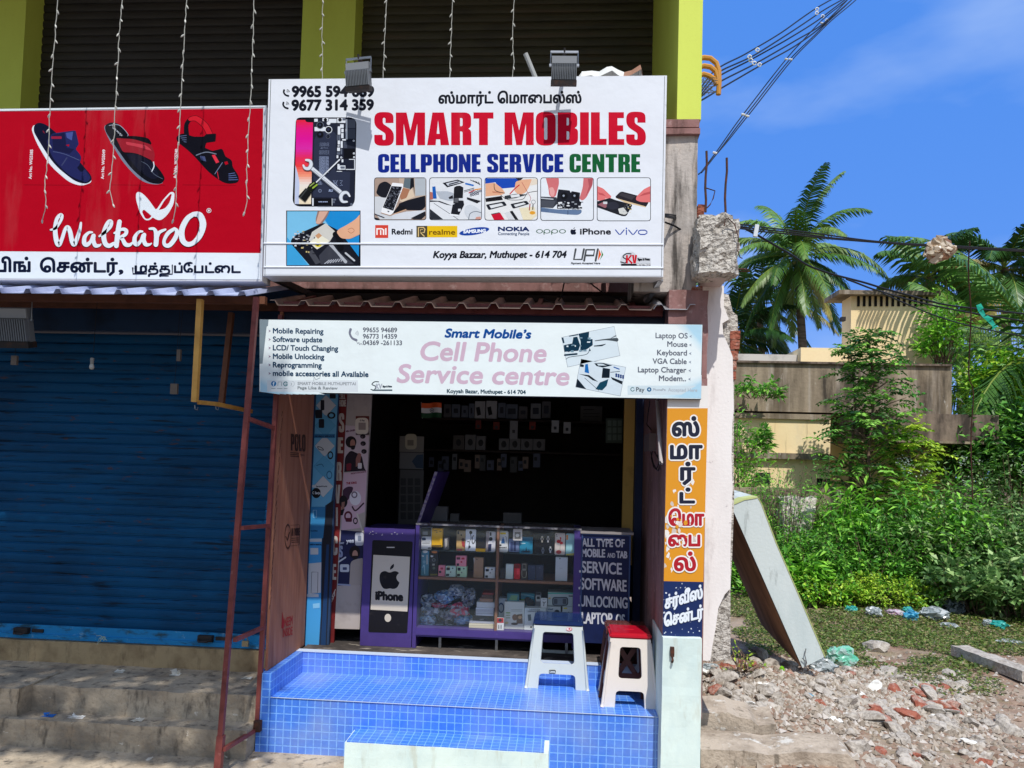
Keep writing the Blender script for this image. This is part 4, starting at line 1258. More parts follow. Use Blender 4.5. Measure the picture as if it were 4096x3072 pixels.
# spanner and screwdriver
sv, sd = S(216, 222, 230), S(110, 116, 128)
b.stroke(pk, sd, [(465, 960), (980, 1390)], 78, smooth=False)
b.stroke(pk, sv, [(470, 958), (980, 1382)], 54, smooth=False)
b.stroke(pk, S(150, 156, 168), [(490, 985), (930, 1352)], 8, smooth=False)
for c, w in ((sd, 0), (sv, -20)):
    b.stroke(pk, c, [(365, 815), (430, 830), (450, 890), (415, 955), (350, 955), (318, 905)], [36, 62 + w, 76 + w, 76 + w, 62 + w, 30])
    b.stroke(pk, c, [(1105, 1430), (1060, 1370), (990, 1380), (955, 1450), (985, 1520), (1060, 1525)], [30, 60 + w, 74 + w, 74 + w, 60 + w, 30])
b.stroke(pk, sd, [(535, 1200), (930, 810)], 30, smooth=False, cap=False)
b.stroke(pk, S(226, 230, 236), [(535, 1196), (940, 803)], 18, smooth=False, cap=False)
b.stroke(pk, S(20, 22, 22), [(290, 1480), (410, 1330)], [150, 130], smooth=False, cap=False)
b.stroke(pk, S(60, 64, 64), [(270, 1450), (380, 1310)], [22, 22], smooth=False)
b.stroke(pk, S(24, 30, 20), [(410, 1330), (470, 1260), (540, 1205)], [90, 120, 80], smooth=False, cap=False)
b.stroke(pk, S(150, 180, 60), [(480, 1290), (550, 1235)], 26, smooth=False)
b.stroke(pk, S(150, 170, 90), [(430, 1260), (500, 1205)], 18, smooth=False)
# --- the circuit photo below it
b.cr = A5
pk = 'circuit_picture'
b.rect(pk, S(16, 18, 26), 292, 488, 890, 934)
b.poly(pk, S(120, 190, 226), [(300, 494), (884, 494), (874, 928), (298, 928)])
b.poly(pk, S(28, 138, 206), [(640, 494), (884, 494), (876, 860), (700, 700), (600, 560)])
b.poly(pk, S(60, 160, 214), [(298, 700), (470, 928), (298, 928)])
b.poly(pk, S(22, 24, 34), rr([(318, 740, 40), (360, 690, 20), (590, 585, 20), (720, 650, 10), (876, 860, 0), (876, 928, 0), (480, 928, 0)]))
b.poly(pk, S(206, 204, 196), rr([(470, 740, 6), (500, 660, 6), (610, 590, 10), (690, 660, 8), (640, 740, 6), (540, 800, 8)]))
b.poly(pk, S(232, 228, 206), rr([(480, 745, 4), (560, 680, 4), (640, 730, 4), (540, 800, 4)]))
b.poly(pk, S(200, 150, 110), [(525, 690), (555, 668), (580, 690), (548, 716)])
b.circ(pk, S(226, 208, 60), 550, 762, 28, 20)
b.circ(pk, bk_, 545, 764, 12, 8)
b.poly(pk, S(58, 60, 70), [(555, 850), (640, 760), (840, 920), (570, 922)])
for k in range(7):
    b.stroke(pk, S(176, 180, 190), [(600 + 22 * k, 916 - 3 * k), (640 + 18 * k, 885 - 2 * k)], 7, smooth=False, cap=False)
b.stroke(pk, S(176, 180, 188), [(650, 760), (700, 820), (770, 900)], [30, 18, 26])
b.stroke(pk, S(190, 194, 200), [(770, 830), (840, 890)], 14)
b.stroke(pk, bk_, [(690, 680), (715, 700), (730, 790)], [50, 54, 50])
b.poly(pk, S(70, 72, 80), [(470, 830), (500, 800), (570, 905), (530, 922)])
random.seed(11)
for k in range(46):
    x, y = random.uniform(345, 520), random.uniform(650, 860)
    if abs((y - 650) - (x - 345) * 0.7) < 110:
        b.rect(pk, random.choice([S(200, 204, 210), S(130, 134, 142), S(200, 180, 120), bk_]), x, y, x + random.uniform(6, 20), y + random.uniform(5, 14))
b.circ(pk, S(10, 11, 18), 400, 760, 26)
b.circ(pk, S(40, 46, 66), 400, 760, 12)
sk, sk2 = S(226, 172, 138), S(196, 132, 104)
b.poly(pk, S(150, 120, 110), rr([(545, 494, 0), (640, 494, 0), (620, 540, 20), (580, 595, 14), (535, 600, 14), (528, 560, 20)]))
b.poly(pk, S(214, 170, 150), rr([(560, 494, 0), (630, 494, 0), (600, 545, 20), (560, 598, 14), (530, 590, 10)]))
b.poly(pk, sk, rr([(884, 520, 0), (884, 680, 0), (800, 720, 30), (730, 710, 20), (695, 660, 20), (720, 635, 20), (770, 610, 30), (850, 560, 30)]))
b.stroke(pk, S(176, 110, 80), [(790, 640), (820, 630), (840, 650), (815, 670), (790, 655)], 4)
# --- row of five small photos
def frame(E, x0, y0, x1, y1, bg_):
    b.cr = E
    b.kk[PK] = 30
    b.rect(PK, S(22, 28, 40), x0, y0, x1, y1, 46)
    b.rect(PK, bg_, x0 + 9, y0 + 9, x1 - 9, y1 - 9, 40)
PK = pk = 'repair_photo#1'
frame(E1, 62, 38, 832, 668, S(170, 148, 134))
b.poly(pk, S(206, 210, 214), [(72, 320), (260, 320), (420, 640), (560, 655), (150, 655), (72, 560)])
b.poly(pk, S(190, 170, 152), [(430, 50), (823, 50), (823, 320), (440, 400)])
b.poly(pk, S(216, 196, 172), [(440, 380), (620, 200), (660, 320), (480, 400)])
b.poly(pk, S(212, 216, 222), [(540, 540), (820, 520), (815, 560), (600, 655), (330, 655), (330, 590)])
b.poly(pk, S(176, 184, 190), [(660, 50), (820, 50), (820, 300), (670, 310)])
b.poly(pk, S(96, 112, 120), [(510, 50), (640, 50), (600, 210), (490, 180)])
b.poly(pk, S(24, 26, 34), [(600, 50), (648, 50), (660, 300), (640, 180), (590, 220)])
b.poly(pk, S(168, 116, 88), rr([(480, 190, 0), (590, 215, 10), (540, 340, 20), (460, 370, 10), (430, 300, 10)]))
b.poly(pk, S(26, 28, 36), rr([(90, 270, 30), (130, 130, 50), (230, 90, 40), (320, 150, 40), (330, 260, 30), (240, 340, 30), (160, 330, 30)]))
b.poly(pk, S(22, 24, 34), rr([(410, 430, 30), (560, 370, 40), (815, 305, 10), (820, 470, 20), (760, 525, 30), (540, 520, 20)]))
b.poly(pk, S(30, 32, 40), [(600, 640), (815, 535), (820, 600), (760, 655), (650, 655)])
b.poly(pk, S(20, 20, 26), [(320, 580), (430, 440), (530, 480), (530, 510)])
b.stroke(pk, S(200, 160, 130), [(310, 595), (530, 512)], 14, smooth=False)
b.poly(pk, S(236, 238, 240), rr([(330, 115, 14), (490, 130, 14), (490, 180, 6), (345, 560, 14), (300, 595, 14), (165, 555, 14), (175, 500, 8), (315, 160, 8)]))
b.poly(pk, S(20, 22, 30), [(320, 165), (475, 175), (345, 530), (190, 480)])
random.seed(5)
for k in range(70):
    t, s_ = random.random(), random.random()
    x, y = 320 + (475 - 320) * s_ - 130 * t, 170 + 320 * t + 20 * s_
    a_ = random.uniform(0, 6.28)
    b.stroke(pk, S(130, 136, 150), [(x, y), (x + 22 * math.cos(a_), y + 22 * math.sin(a_))], random.uniform(2, 7), smooth=False, cap=False)
b.stroke(pk, S(190, 150, 120), [(165, 560), (300, 600), (340, 580)], 9, smooth=False)
b.poly(pk, S(30, 30, 40), rr([(255, 530, 6), (290, 535, 6), (275, 552, 6)]))
b.stroke(pk, S(30, 34, 60), [(75, 580), (210, 630)], 12, smooth=False)
b.stroke(pk, S(20, 24, 34), [(75, 640), (130, 655)], 22, smooth=False)
PK = pk = 'repair_photo#2'
frame(E1, 875, 38, 1650, 668, S(222, 226, 230))
b.poly(pk, S(40, 44, 52), [(885, 500), (1080, 655), (1010, 658), (885, 658)])
b.stroke(pk, S(60, 64, 72), [(945, 420), (1300, 655)], 7, smooth=False)
b.poly(pk, S(28, 32, 44), [(885, 375), (1030, 385), (1215, 455), (1130, 440), (1000, 395), (885, 400)])
b.poly(pk, S(24, 28, 38), [(1070, 120), (1290, 70), (1400, 110), (1140, 185)])
b.poly(pk, S(206, 212, 220), [(1120, 125), (1285, 88), (1350, 112), (1150, 160)])
b.stroke(pk, S(40, 46, 60), [(1170, 140), (1300, 105)], 18, smooth=False)
b.stroke(pk, S(40, 110, 190), [(1415, 130), (1520, 155)], 26, smooth=False)
for k in range(4):
    b.stroke(pk, S(40, 44, 54), [(1480 + k * 40, 75 + k * 10), (1600 + k * 8, 130 + k * 6)], 9, smooth=False)
b.stroke(pk, S(26, 28, 36), [(1390, 235), (1535, 195)], 9, smooth=False)
b.stroke(pk, S(26, 28, 36), [(1390, 255), (1530, 215)], 7, smooth=False)
b.stroke(pk, S(190, 40, 50), [(1460, 265), (1560, 215)], 14, smooth=False)
b.stroke(pk, S(230, 150, 40), [(1545, 220), (1635, 205)], 16, smooth=False)
for k in range(9):
    b.circ(pk, S(50, 56, 84), 1490 + (k % 5) * 34, 270 + (k // 5) * 30 - (k % 5) * 8, 17, hole=0.5)
b.poly(pk, S(30, 32, 38), [(1430, 330), (1640, 385), (1580, 420), (1430, 360)])
b.poly(pk, S(180, 110, 96), [(885, 250), (930, 260), (930, 360), (885, 370)])
b.poly(pk, S(24, 92, 176), [(920, 175), (965, 170), (985, 350), (930, 350)])
b.poly(pk, S(178, 186, 196), rr([(975, 245, 0), (1140, 240, 50), (1240, 270, 30), (1230, 380, 20), (1150, 380, 40), (1030, 345, 0)]))
b.poly(pk, S(34, 36, 44), [(1160, 330), (1220, 300), (1230, 350), (1170, 358)])
b.poly(pk, S(24, 26, 32), rr([(1240, 185, 8), (1275, 165, 0), (1330, 160, 8), (1378, 185, 8), (1365, 440, 4), (1230, 420, 4)]))
b.poly(pk, S(90, 92, 98), [(1245, 345), (1310, 340), (1300, 410), (1240, 405)])
b.poly(pk, S(26, 28, 36), [(1220, 440), (1380, 380), (1390, 440), (1310, 600), (1190, 590)])
b.poly(pk, S(236, 240, 244), rr([(1180, 575, 6), (1310, 590, 6), (1310, 612, 6), (1170, 602, 6)]))
b.rect(pk, S(210, 214, 220), 1300, 500, 1340, 540)
b.rect(pk, S(210, 214, 220), 1310, 345, 1370, 378)
b.poly(pk, S(206, 212, 218), rr([(1400, 460, 40), (1500, 430, 50), (1640, 530, 20), (1640, 655, 0), (1460, 655, 20), (1390, 560, 40)]))
b.stroke(pk, S(120, 128, 138), [(1455, 650), (1480, 570), (1560, 540), (1640, 560)], 12)
b.poly(pk, S(206, 150, 136), [(1550, 655), (1570, 620), (1630, 615), (1640, 655)])
# third photo straddles two crops: work in E1 and carry on to the right
PK = pk = 'repair_photo#3'
frame(E1, 1690, 38, 2475, 672, S(228, 230, 230))
X2 = 2138.2
b.poly(pk, S(24, 72, 176), [(1702, 50), (2240, 50), (2140, 185), (1910, 205), (1850, 110), (1702, 130)])
b.poly(pk, S(28, 30, 50), [(2150, 48), (2260, 48), (2200, 100)])
b.poly(pk, sk, rr([(1705, 130, 0), (1840, 115, 30), (1950, 200, 30), (1995, 270, 14), (1930, 300, 20), (1780, 310, 30), (1705, 320, 0)]))
b.poly(pk, sk2, [(1800, 240), (1930, 255), (1925, 275), (1810, 265)])
b.poly(pk, sk, rr([(2135, 180, 20), (2150, 100, 20), (2250, 70, 30), (2390, 60, 20), (2350, 170, 20), (2300, 260, 30), (2200, 300, 30), (2130, 240, 20)]))
b.poly(pk, S(226, 214, 196), [(2390, 60), (2465, 60), (2465, 140), (2360, 160)])
b.stroke(pk, S(200, 30, 50), [(2065, 280), (2130, 210), (2200, 150)], 16)
b.stroke(pk, S(40, 36, 36), [(1830, 130), (1850, 230), (1985, 270)], 9)
b.stroke(pk, S(30, 30, 36), [(1930, 300), (2040, 365), (2250, 360), (2320, 270), (2465, 240)], 8)
b.stroke(pk, S(170, 60, 70), [(2240, 110), (2320, 250), (2370, 340), (2350, 400)], 6)
b.circ(pk, S(40, 38, 60), 2410, 400, 32, hole=0.85)
b.poly(pk, S(24, 24, 28), [(1702, 345), (1940, 310), (1960, 370), (1710, 400)])
def phonef(x0, y0, x1, y1, sk_):
    b.poly(pk, S(28, 32, 42), rr([(x0, y0, 14), (x1 - 40, y0 - 50, 20), (x1, y1 - 70, 14), (x0 + 40, y1, 20)]))
    b.poly(pk, S(222, 226, 228), [(x0 + 50, y0 + 12), (x1 - 80, y0 - 22), (x1 - 50, y1 - 72), (x0 + 75, y1 - 26)])
phonef(1710, 440, 2020, 520, 0)
phonef(2070, 430, 2350, 500, 0)
b.poly(pk, S(50, 56, 62), [(1985, 310), (2150, 280), (2330, 290), (2140, 345), (1985, 360)])
b.poly(pk, S(226, 230, 232), [(2070, 300), (2200, 284), (2210, 320), (2085, 338)])
b.poly(pk, S(200, 20, 50), [(1785, 580), (1920, 558), (1985, 660), (1830, 664)])
b.poly(pk, S(70, 60, 70), [(1785, 575), (1905, 552), (1918, 562), (1795, 588)])
b.poly(pk, S(28, 30, 36), [(2060, 540), (2100, 528), (2190, 660), (2140, 660)])
b.poly(pk, S(212, 216, 220), [(1985, 560), (2050, 545), (2130, 655), (2040, 660)])
b.poly(pk, S(232, 222, 190), [(2200, 490), (2420, 470), (2460, 600), (2380, 662), (2260, 662)])
b.circ(pk, S(226, 160, 50), 2395, 560, 42, 26)
b.stroke(pk, S(170, 30, 50), [(2360, 430), (2350, 520)], 14)
b.stroke(pk, S(30, 28, 34), [(2405, 440), (2400, 510)], 14)
PK = pk = 'repair_photo#4'
frame(E2, 375, 38, 1162, 676, S(226, 232, 238))
fg, fg2 = S(206, 112, 116), S(176, 84, 92)
b.poly(pk, fg, rr([(455, 48, 0), (645, 48, 0), (650, 130, 30), (600, 320, 30), (545, 335, 30), (505, 300, 20), (490, 180, 30)]))
b.poly(pk, S(224, 160, 158), rr([(500, 190, 20), (560, 180, 20), (590, 250, 20), (570, 325, 20), (525, 310, 14)]))
b.poly(pk, fg, rr([(1010, 48, 0), (1150, 48, 20), (1145, 150, 40), (1050, 340, 40), (990, 385, 30), (950, 350, 20), (1000, 180, 40)]))
b.poly(pk, fg2, [(1075, 60), (1148, 52), (1140, 150), (1040, 330), (1090, 170)])
b.poly(pk, S(52, 56, 66), [(384, 320), (610, 330), (650, 400), (560, 490), (384, 480)])
b.poly(pk, S(74, 78, 88), [(384, 375), (600, 385), (560, 480), (384, 470)])
b.poly(pk, S(28, 30, 40), rr([(620, 320, 20), (640, 212, 10), (805, 230, 4), (820, 262, 4), (840, 240, 4), (960, 262, 10), (950, 390, 20), (980, 400, 10), (960, 500, 10), (620, 500, 10)]))
b.poly(pk, S(98, 122, 156), rr([(384, 480, 0), (620, 510, 10), (980, 515, 10), (985, 560, 30), (930, 592, 30), (770, 585, 10), (384, 545, 0)]))
b.stroke(pk, S(60, 78, 108), [(384, 508), (490, 515), (495, 535), (384, 530)], 5, smooth=False)
b.stroke(pk, S(50, 66, 92), [(780, 525), (780, 588)], 9, smooth=False, cap=False)
random.seed(8)
for k in range(48):
    x, y = random.uniform(620, 970), random.uniform(390, 505)
    b.rect(pk, random.choice([S(226, 230, 234), S(150, 156, 164), S(20, 22, 30)]), x, y, x + random.uniform(10, 44), y + random.uniform(8, 26), 5)
for (x, y) in ((725, 310), (885, 310)):
    b.circ(pk, S(14, 16, 22), x, y, 52)
    b.circ(pk, S(150, 160, 176), x - 8, y - 2, 16)
b.stroke(pk, S(190, 196, 204), [(390, 345), (560, 360)], 16, smooth=False)
PK = pk = 'repair_photo#5'
frame(E2, 1207, 38, 2003, 682, S(226, 232, 238))
hd, hd2 = S(222, 116, 116), S(190, 84, 88)
b.poly(pk, S(36, 32, 40), rr([(1470, 330, 30), (1560, 240, 40), (1900, 330, 30), (1975, 400, 30), (1930, 475, 20), (1600, 400, 20)]))
b.poly(pk, S(216, 190, 150), [(1500, 345), (1640, 385), (1925, 465), (1930, 480), (1620, 410)])
b.poly(pk, S(60, 56, 62), [(1530, 300), (1570, 265), (1780, 315), (1720, 370)])
b.poly(pk, hd, rr([(1216, 165, 0), (1300, 200, 30), (1425, 320, 20), (1380, 380, 30), (1290, 385, 20), (1216, 375, 0)]))
b.poly(pk, hd2, [(1216, 255), (1300, 275), (1340, 315), (1240, 290)])
b.poly(pk, S(236, 170, 166), rr([(1320, 340, 10), (1370, 345, 14), (1385, 375, 10), (1340, 380, 10)]))
b.poly(pk, hd, rr([(1994, 165, 0), (1900, 210, 30), (1790, 320, 20), (1780, 370, 20), (1850, 400, 30), (1994, 405, 0)]))
b.poly(pk, hd2, [(1994, 245), (1900, 270), (1820, 320), (1994, 280)])
b.poly(pk, S(30, 32, 40), rr([(1216, 390, 0), (1290, 370, 0), (1400, 340, 10), (1480, 370, 10), (1735, 440, 30), (1640, 610, 30), (1580, 610, 20), (1216, 480, 0)]))
b.poly(pk, S(150, 96, 104), [(1216, 440), (1310, 395), (1400, 430), (1330, 490)])
b.circ(pk, S(44, 46, 58), 1440, 455, 92, 58)
b.poly(pk, S(206, 208, 204), rr([(1520, 500, 10), (1600, 480, 10), (1660, 560, 10), (1620, 590, 20), (1540, 570, 10)]))
b.rect(pk, S(206, 210, 214), 1300, 395, 1360, 430, 6)
for k in range(16):
    x, y = random.uniform(1580, 1700), random.uniform(430, 560)
    b.rect(pk, random.choice([S(180, 184, 186), S(60, 58, 60), S(210, 190, 120)]), x, y, x + random.uniform(8, 26), y + random.uniform(6, 16), 3)
# --- row of makers' marks
b.cr = E1
pk = 'maker_mark#1'
b.rect(pk, S(214, 68, 52), 78, 740, 270, 930)
for (x0, x1, y0) in ((95, 115, 785), (150, 168, 815), (190, 212, 800), (225, 245, 785)):
    b.rect(pk, S(250, 244, 240), x0, y0, x1, 885)
b.stroke(pk, S(250, 244, 240), [(100, 795), (180, 795), (200, 815), (200, 830)], 20, smooth=False, cap=False)
b.text(pk, ink, 'Redmi', 325, 876, 625, 876, 78, bold=4)
pk = 'maker_mark#2'
b.rect(pk, S(74, 68, 52), 686, 752, 846, 920)
b.stroke(pk, S(228, 196, 130), [(715, 905), (715, 775), (790, 775), (812, 800), (800, 850), (745, 850), (800, 905)], 15, smooth=False)
b.stroke(pk, S(228, 196, 130), [(745, 830), (745, 805), (780, 805)], 8, smooth=False)
b.rect(pk, S(232, 190, 24), 846, 752, 1288, 920)
b.text(pk, S(112, 78, 10), 'realme', 875, 880, 1255, 880, 74, bold=2.5)
pk = 'maker_mark#3'
b.circ(pk, S(16, 66, 160), 1538, 832, 224, 52, rot=-9)
b.text(pk, S(240, 246, 252), 'SAMSUNG', 1380, 860, 1705, 846, 46, bold=4)
pk = 'maker_mark#4'
nk = S(10, 40, 96)
b.text(pk, nk, 'NOKIA', 1893, 825, X2 + 205, 827, 56, bold=6)
b.text(pk, S(90, 104, 130), 'Connecting People', 1890, 886, X2 + 210, 888, 40, bold=1.5)
b.cr = E2
pk = 'maker_mark#5'
og = S(16, 84, 44)
for k, x in enumerate((362, 472, 585, 700)):
    b.circ(pk, og, x, 832, 50, 31, hole=0.74)
    if k in (1, 2):
        b.stroke(pk, og, [(x - 45, 832), (x - 43, 880)], 14, smooth=False, cap=False)
def apple(part, col, cx, cy, s_, bd):
    bd.poly(part, col, [(cx + s_ * x, cy + s_ * y) for x, y in rr([(-.02, -.3, .1), (-.25, -.42, .25), (-.5, -.3, .25), (-.52, .1, .3), (-.36, .46, .25), (-.16, .5, .1), (0, .45, .1), (.16, .5, .1), (.36, .44, .25), (.48, .18, .05), (.32, .02, .2), (.32, -.16, .2), (.46, -.3, .05), (.26, -.42, .2)])])
    bd.poly(part, col, [(cx + s_ * x, cy + s_ * y) for x, y in rr([(.0, -.44, .05), (.02, -.62, .15), (.2, -.76, .05), (.2, -.56, .15)])])
pk = 'maker_mark#6'
apple(pk, S(18, 24, 44), 862, 838, 88, b)
b.text(pk, ink, 'iPhone', 962, 876, 1410, 876, 82, bold=4.5)
pk = 'maker_mark#7'
vb = S(8, 62, 160)
b.stroke(pk, vb, [(1482, 812), (1535, 876), (1555, 876), (1608, 812)], 15, smooth=False)
b.stroke(pk, vb, [(1642, 815), (1642, 878)], 15, smooth=False)
b.circ(pk, vb, 1642, 788, 11)
b.stroke(pk, vb, [(1676, 812), (1730, 876), (1750, 876), (1802, 812)], 15, smooth=False)
b.stroke(pk, vb, [(1850, 815), (1915, 815), (1945, 832), (1945, 858), (1915, 878), (1850, 878), (1820, 858), (1820, 832), (1850, 815)], 15, smooth=False)
# --- bottom line
b.cr = A5
b.text('address', ink, 'Koyya Bazzar, Muthupet - 614 704', 1475, 868, 1810 + 735, 866, 52, bold=3.2, shear=0.22)
b.cr = A6
gy_ = S(74, 78, 82)
b.stroke('payment_mark', gy_, [(810, 598), (795, 680), (860, 680), (876, 598)], 16, smooth=False)
b.stroke('payment_mark', gy_, [(878, 690), (894, 602), (962, 602), (954, 648), (890, 648)], 16, smooth=False)
b.stroke('payment_mark', gy_, [(988, 598), (970, 690)], 16, smooth=False)
b.poly('payment_mark', S(232, 96, 28), [(998, 598), (1015, 640), (988, 690)])
b.poly('payment_mark', S(60, 130, 50), [(1014, 602), (1032, 642), (1004, 686), (1020, 640)])
b.text('payment_mark', S(60, 64, 74), 'Payment Accepted Here', 772, 718, 1006, 718, 15, bold=1, shear=0.2)
b.poly('printer_mark', S(206, 210, 216), rr([(1165, 690, 20), (1185, 640, 20), (1270, 610, 30), (1310, 660, 10), (1415, 668, 6), (1412, 734, 4), (1172, 732, 6)]))
b.rect('printer_mark', S(20, 22, 30), 1175, 715, 1412, 731)
b.stroke('printer_mark', ink, [(1255, 635), (1215, 635), (1190, 660), (1215, 680), (1210, 708), (1172, 700)], 9)
b.heavy('printer_mark', S(200, 20, 40), 'V', 1262, 712, 1304, 712, 68)
b.stroke('printer_mark', S(200, 20, 40), [(1222, 645), (1222, 712)], 15, smooth=False, cap=False)
b.stroke('printer_mark', S(200, 20, 40), [(1258, 645), (1232, 678), (1264, 712)], 15, smooth=False, cap=False)
b.text('printer_mark', ink, 'Signs & Prints', 1308, 688, 1405, 688, 18, bold=2)
b.text('printer_mark', S(230, 232, 236), '9876778624', 1300, 728, 1410, 728, 11, bold=1)
b.done(PRINT, wbd)
m = MB()
for (x0, y0, x1, y1, Yb) in ((170, 1020, 520, 1180, 5.6), ):
    m.bar(at(*A5(x0, y0), YG + 0.12), at(*A5(x1, y1), Yb), 0.04)
m.build('steel_bracket', DARK, wbd)
m = MB()
m.bar(at(*A6(1490, 835), YG + 0.1), at(*A6(1375, 1010), 5.0), 0.035)
m.bar(at(*A6(1380, 835), YG + 0.12), at(*A6(1040, 838), 5.6), 0.035)
m.build('steel_bracket', STEEL, wbd)

# ------------------------------------------------------------------ the long faded board over the door
YM = 4.78
sb = thing('faded_signboard', 'long faded pale blue phone shop board hung below the awning', 'signboard', (0.1, YM, 2.4))
c4 = [B1(93, 188), B2(2016, 215), B2(2000, 880), B1(89, 906)]
m = MB(S(40, 46, 60))
m.poly_prism([at(u, v, YM) for u, v in c4], (0, 0.05, 0))
m.build('backing_frame', METAL, sb)
b = Board((0, YM, 2), (0, -1, 0), B1, lift=0.002)
b.cr = lambda x, y: (x, y)
b.poly('face_panel', S(230, 240, 240), [(c4[0][0] + 2, c4[0][1] + 2), (c4[1][0] - 2, c4[1][1] + 2), (c4[2][0] - 2, c4[2][1] - 2), (c4[3][0] + 2, c4[3][1] - 2)])
fade = lerp([S(226, 238, 240), S(210, 230, 236), S(176, 214, 232)], 8)
for k in range(8):                                     # the printed blue corners of the sheet
    t = k / 8 * 34
    b.poly('face_panel', fade[k], [(1042, 1500 + t), (1300 - 6 * t, 1578), (1042, 1567)])
    b.poly('face_panel', fade[k], [(2700 + t * 1.5, 1300), (2807, 1300), (2806, 1420 - t * 1.6)])
    b.poly('face_panel', fade[k], [(2806, 1500 + t), (2804, 1594), (2560 + 5 * t, 1590)])
b.cr = B1
b.poly('face_panel', S(126, 142, 150), [(96, 194), (184, 194), (178, 255), (165, 262), (125, 625), (96, 628)])  # grey shadow in the top left corner, painted onto the sheet
tk, gk = S(10, 60, 92), S(84, 90, 104)
for k, (t, x1) in enumerate((('Mobile Repairing', 722), ('Software update', 710), ('LCD/ Touch Changing', 866), ('Mobile Unlocking', 730), ('Reprogramming', 705), ('mobile accessories all Available', 1164))):
    y = 327 + 83.5 * k
    b.text('service_list', tk, t, 228, y, x1, y + 6 * (x1 - 228) / 500, 50, bold=2.2)
    y -= 22
    b.poly('service_list', S(150, 130, 150), [(183, y - 14), (207, y), (183, y + 14), (190, y)])
b.stroke('phone_symbol', S(120, 124, 140), [(990, 290), (982, 330), (1005, 375), (1045, 395)], [26, 20, 20, 26])
for q in (12, 24, 36):
    b.stroke('phone_symbol', S(150, 156, 166), arc(1030, 330, q, -50, 35, 5), 4, cap=False)
b.stroke('phone_symbol', S(130, 134, 146), [(1048, 402), (1060, 430), (1072, 418), (1078, 440), (1092, 428), (1105, 440)], 5)
for k, (t, x1) in enumerate((('99655 94689', 1446), ('96773 14359', 1445), ('04369 -261133', 1494))):
    b.text('phone_number', gk, t, 1112, 316 + 63 * k, x1, 318 + 63 * k, 44, bold=1.3)
b.rect('page_strip', S(214, 222, 226), 170, 790, 1062, 902)
b.circ('page_strip', S(20, 112, 170), 234, 823, 26)
b.text('page_strip', S(226, 236, 240), 'f', 226, 842, 242, 842, 36, bold=2)
b.stroke('page_strip', S(150, 160, 166), [(275, 842), (278, 806), (312, 806), (312, 842)], 7, smooth=False)
b.stroke('page_strip', S(60, 120, 130), arc(352, 825, 19, 40, 320, 8), 9)
b.stroke('page_strip', S(60, 120, 130), [(352, 827), (370, 827)], 8, smooth=False)
b.stroke('page_strip', S(170, 180, 186), arc(412, 824, 26, -80, 80, 6), 4)
b.text('page_strip', S(110, 120, 126), 'J', 402, 834, 410, 834, 20)
for x0, x1 in ((212, 252), (268, 320), (335, 368)):
    b.stroke('page_strip', S(110, 120, 126), [(x0, 870), (x1, 870)], 4, smooth=False)
b.text('page_strip', S(150, 156, 162), 'SMART MOBILE MUTHUPETTAI', 470, 834, 1040, 838, 27, bold=1.2)
b.text('page_strip', S(138, 146, 150), 'Page Like & Review', 470, 876, 862, 880, 27, bold=1.4)
b.stroke('page_strip', S(150, 160, 168), [(628, 800), (632, 760), (650, 780), (690, 765)], 4)
b.stroke('printer_mark', S(30, 44, 56), [(1265, 805), (1225, 805), (1200, 830), (1235, 850), (1222, 885), (1190, 880)], 9)
b.text('printer_mark', S(170, 176, 186), 'KV', 1238, 872, 1300, 872, 46, bold=3, shear=0.1)
b.rect('printer_mark', S(70, 90, 100), 1205, 880, 1400, 894)
b.text('printer_mark', S(40, 54, 66), 'Signs & Prints', 1306, 858, 1395, 858, 16, bold=2)
b.cr = lambda x, y: (x, y)
bl2 = S(6, 74, 148)
p, q = B1(1918, 366), B2(495, 340)
b.text('shop_name', bl2, 'Smart Mobile’s', p[0], p[1], q[0], q[1], 33, bold=2.2, shear=0.2)
pk_ = S(206, 178, 196)
p, q = B1(1682, 590), B2(628, 548)
b.text('faded_heading', pk_, 'Cell Phone', p[0], p[1], q[0], q[1], 72, bold=2.8, shear=0.16)
p, q = B1(1448, 808), B2(830, 752)
b.text('faded_heading#2', pk_, 'Service centre', p[0], p[1], q[0], q[1], 70, bold=2.8, shear=0.16)
p, q = B1(1938, 914), B2(448, 832)
b.text('address', S(20, 60, 78), 'Koyyah Bazar, Muthupet - 614 704', p[0], p[1], q[0], q[1], 15, bold=0.9)
b.cr = B2
for k, (t, x0) in enumerate((('Laptop OS', 1598), ('Mouse', 1702), ('Keyboard', 1612), ('VGA Cable', 1572), ('Laptop Charger', 1442), ('Modem..', 1628))):
    y = 340 + 75.5 * k
    b.text('goods_list', S(92, 98, 112), t, x0, y - 3, 1880 - 3 * k, y, 46, bold=1.3)
    b.poly('goods_list', S(140, 150, 166), [(1920 - 2 * k, y - 30), (1896 - 2 * k, y - 18), (1918 - 2 * k, y - 4), (1912 - 2 * k, y - 18)])
b.rect('payment_strip', S(206, 222, 228), 1350, 758, 1972, 838)
b.stroke('payment_strip', S(70, 116, 120), arc(1394, 791, 16, 20, 320, 8), 7)
b.text('payment_strip', S(96, 104, 110), 'Pay', 1426, 808, 1498, 812, 36, bold=1.6)
b.circ('payment_strip', S(22, 96, 140), 1541, 792, 20)
b.circ('payment_strip', S(206, 222, 228), 1541, 792, 8)
b.text('payment_strip', S(168, 178, 186), 'PhonePe', 1576, 803, 1685, 804, 20, bold=1)
b.text('payment_strip', S(182, 192, 200), 'Accepted Here', 1708, 808, 1965, 812, 28, bold=1)
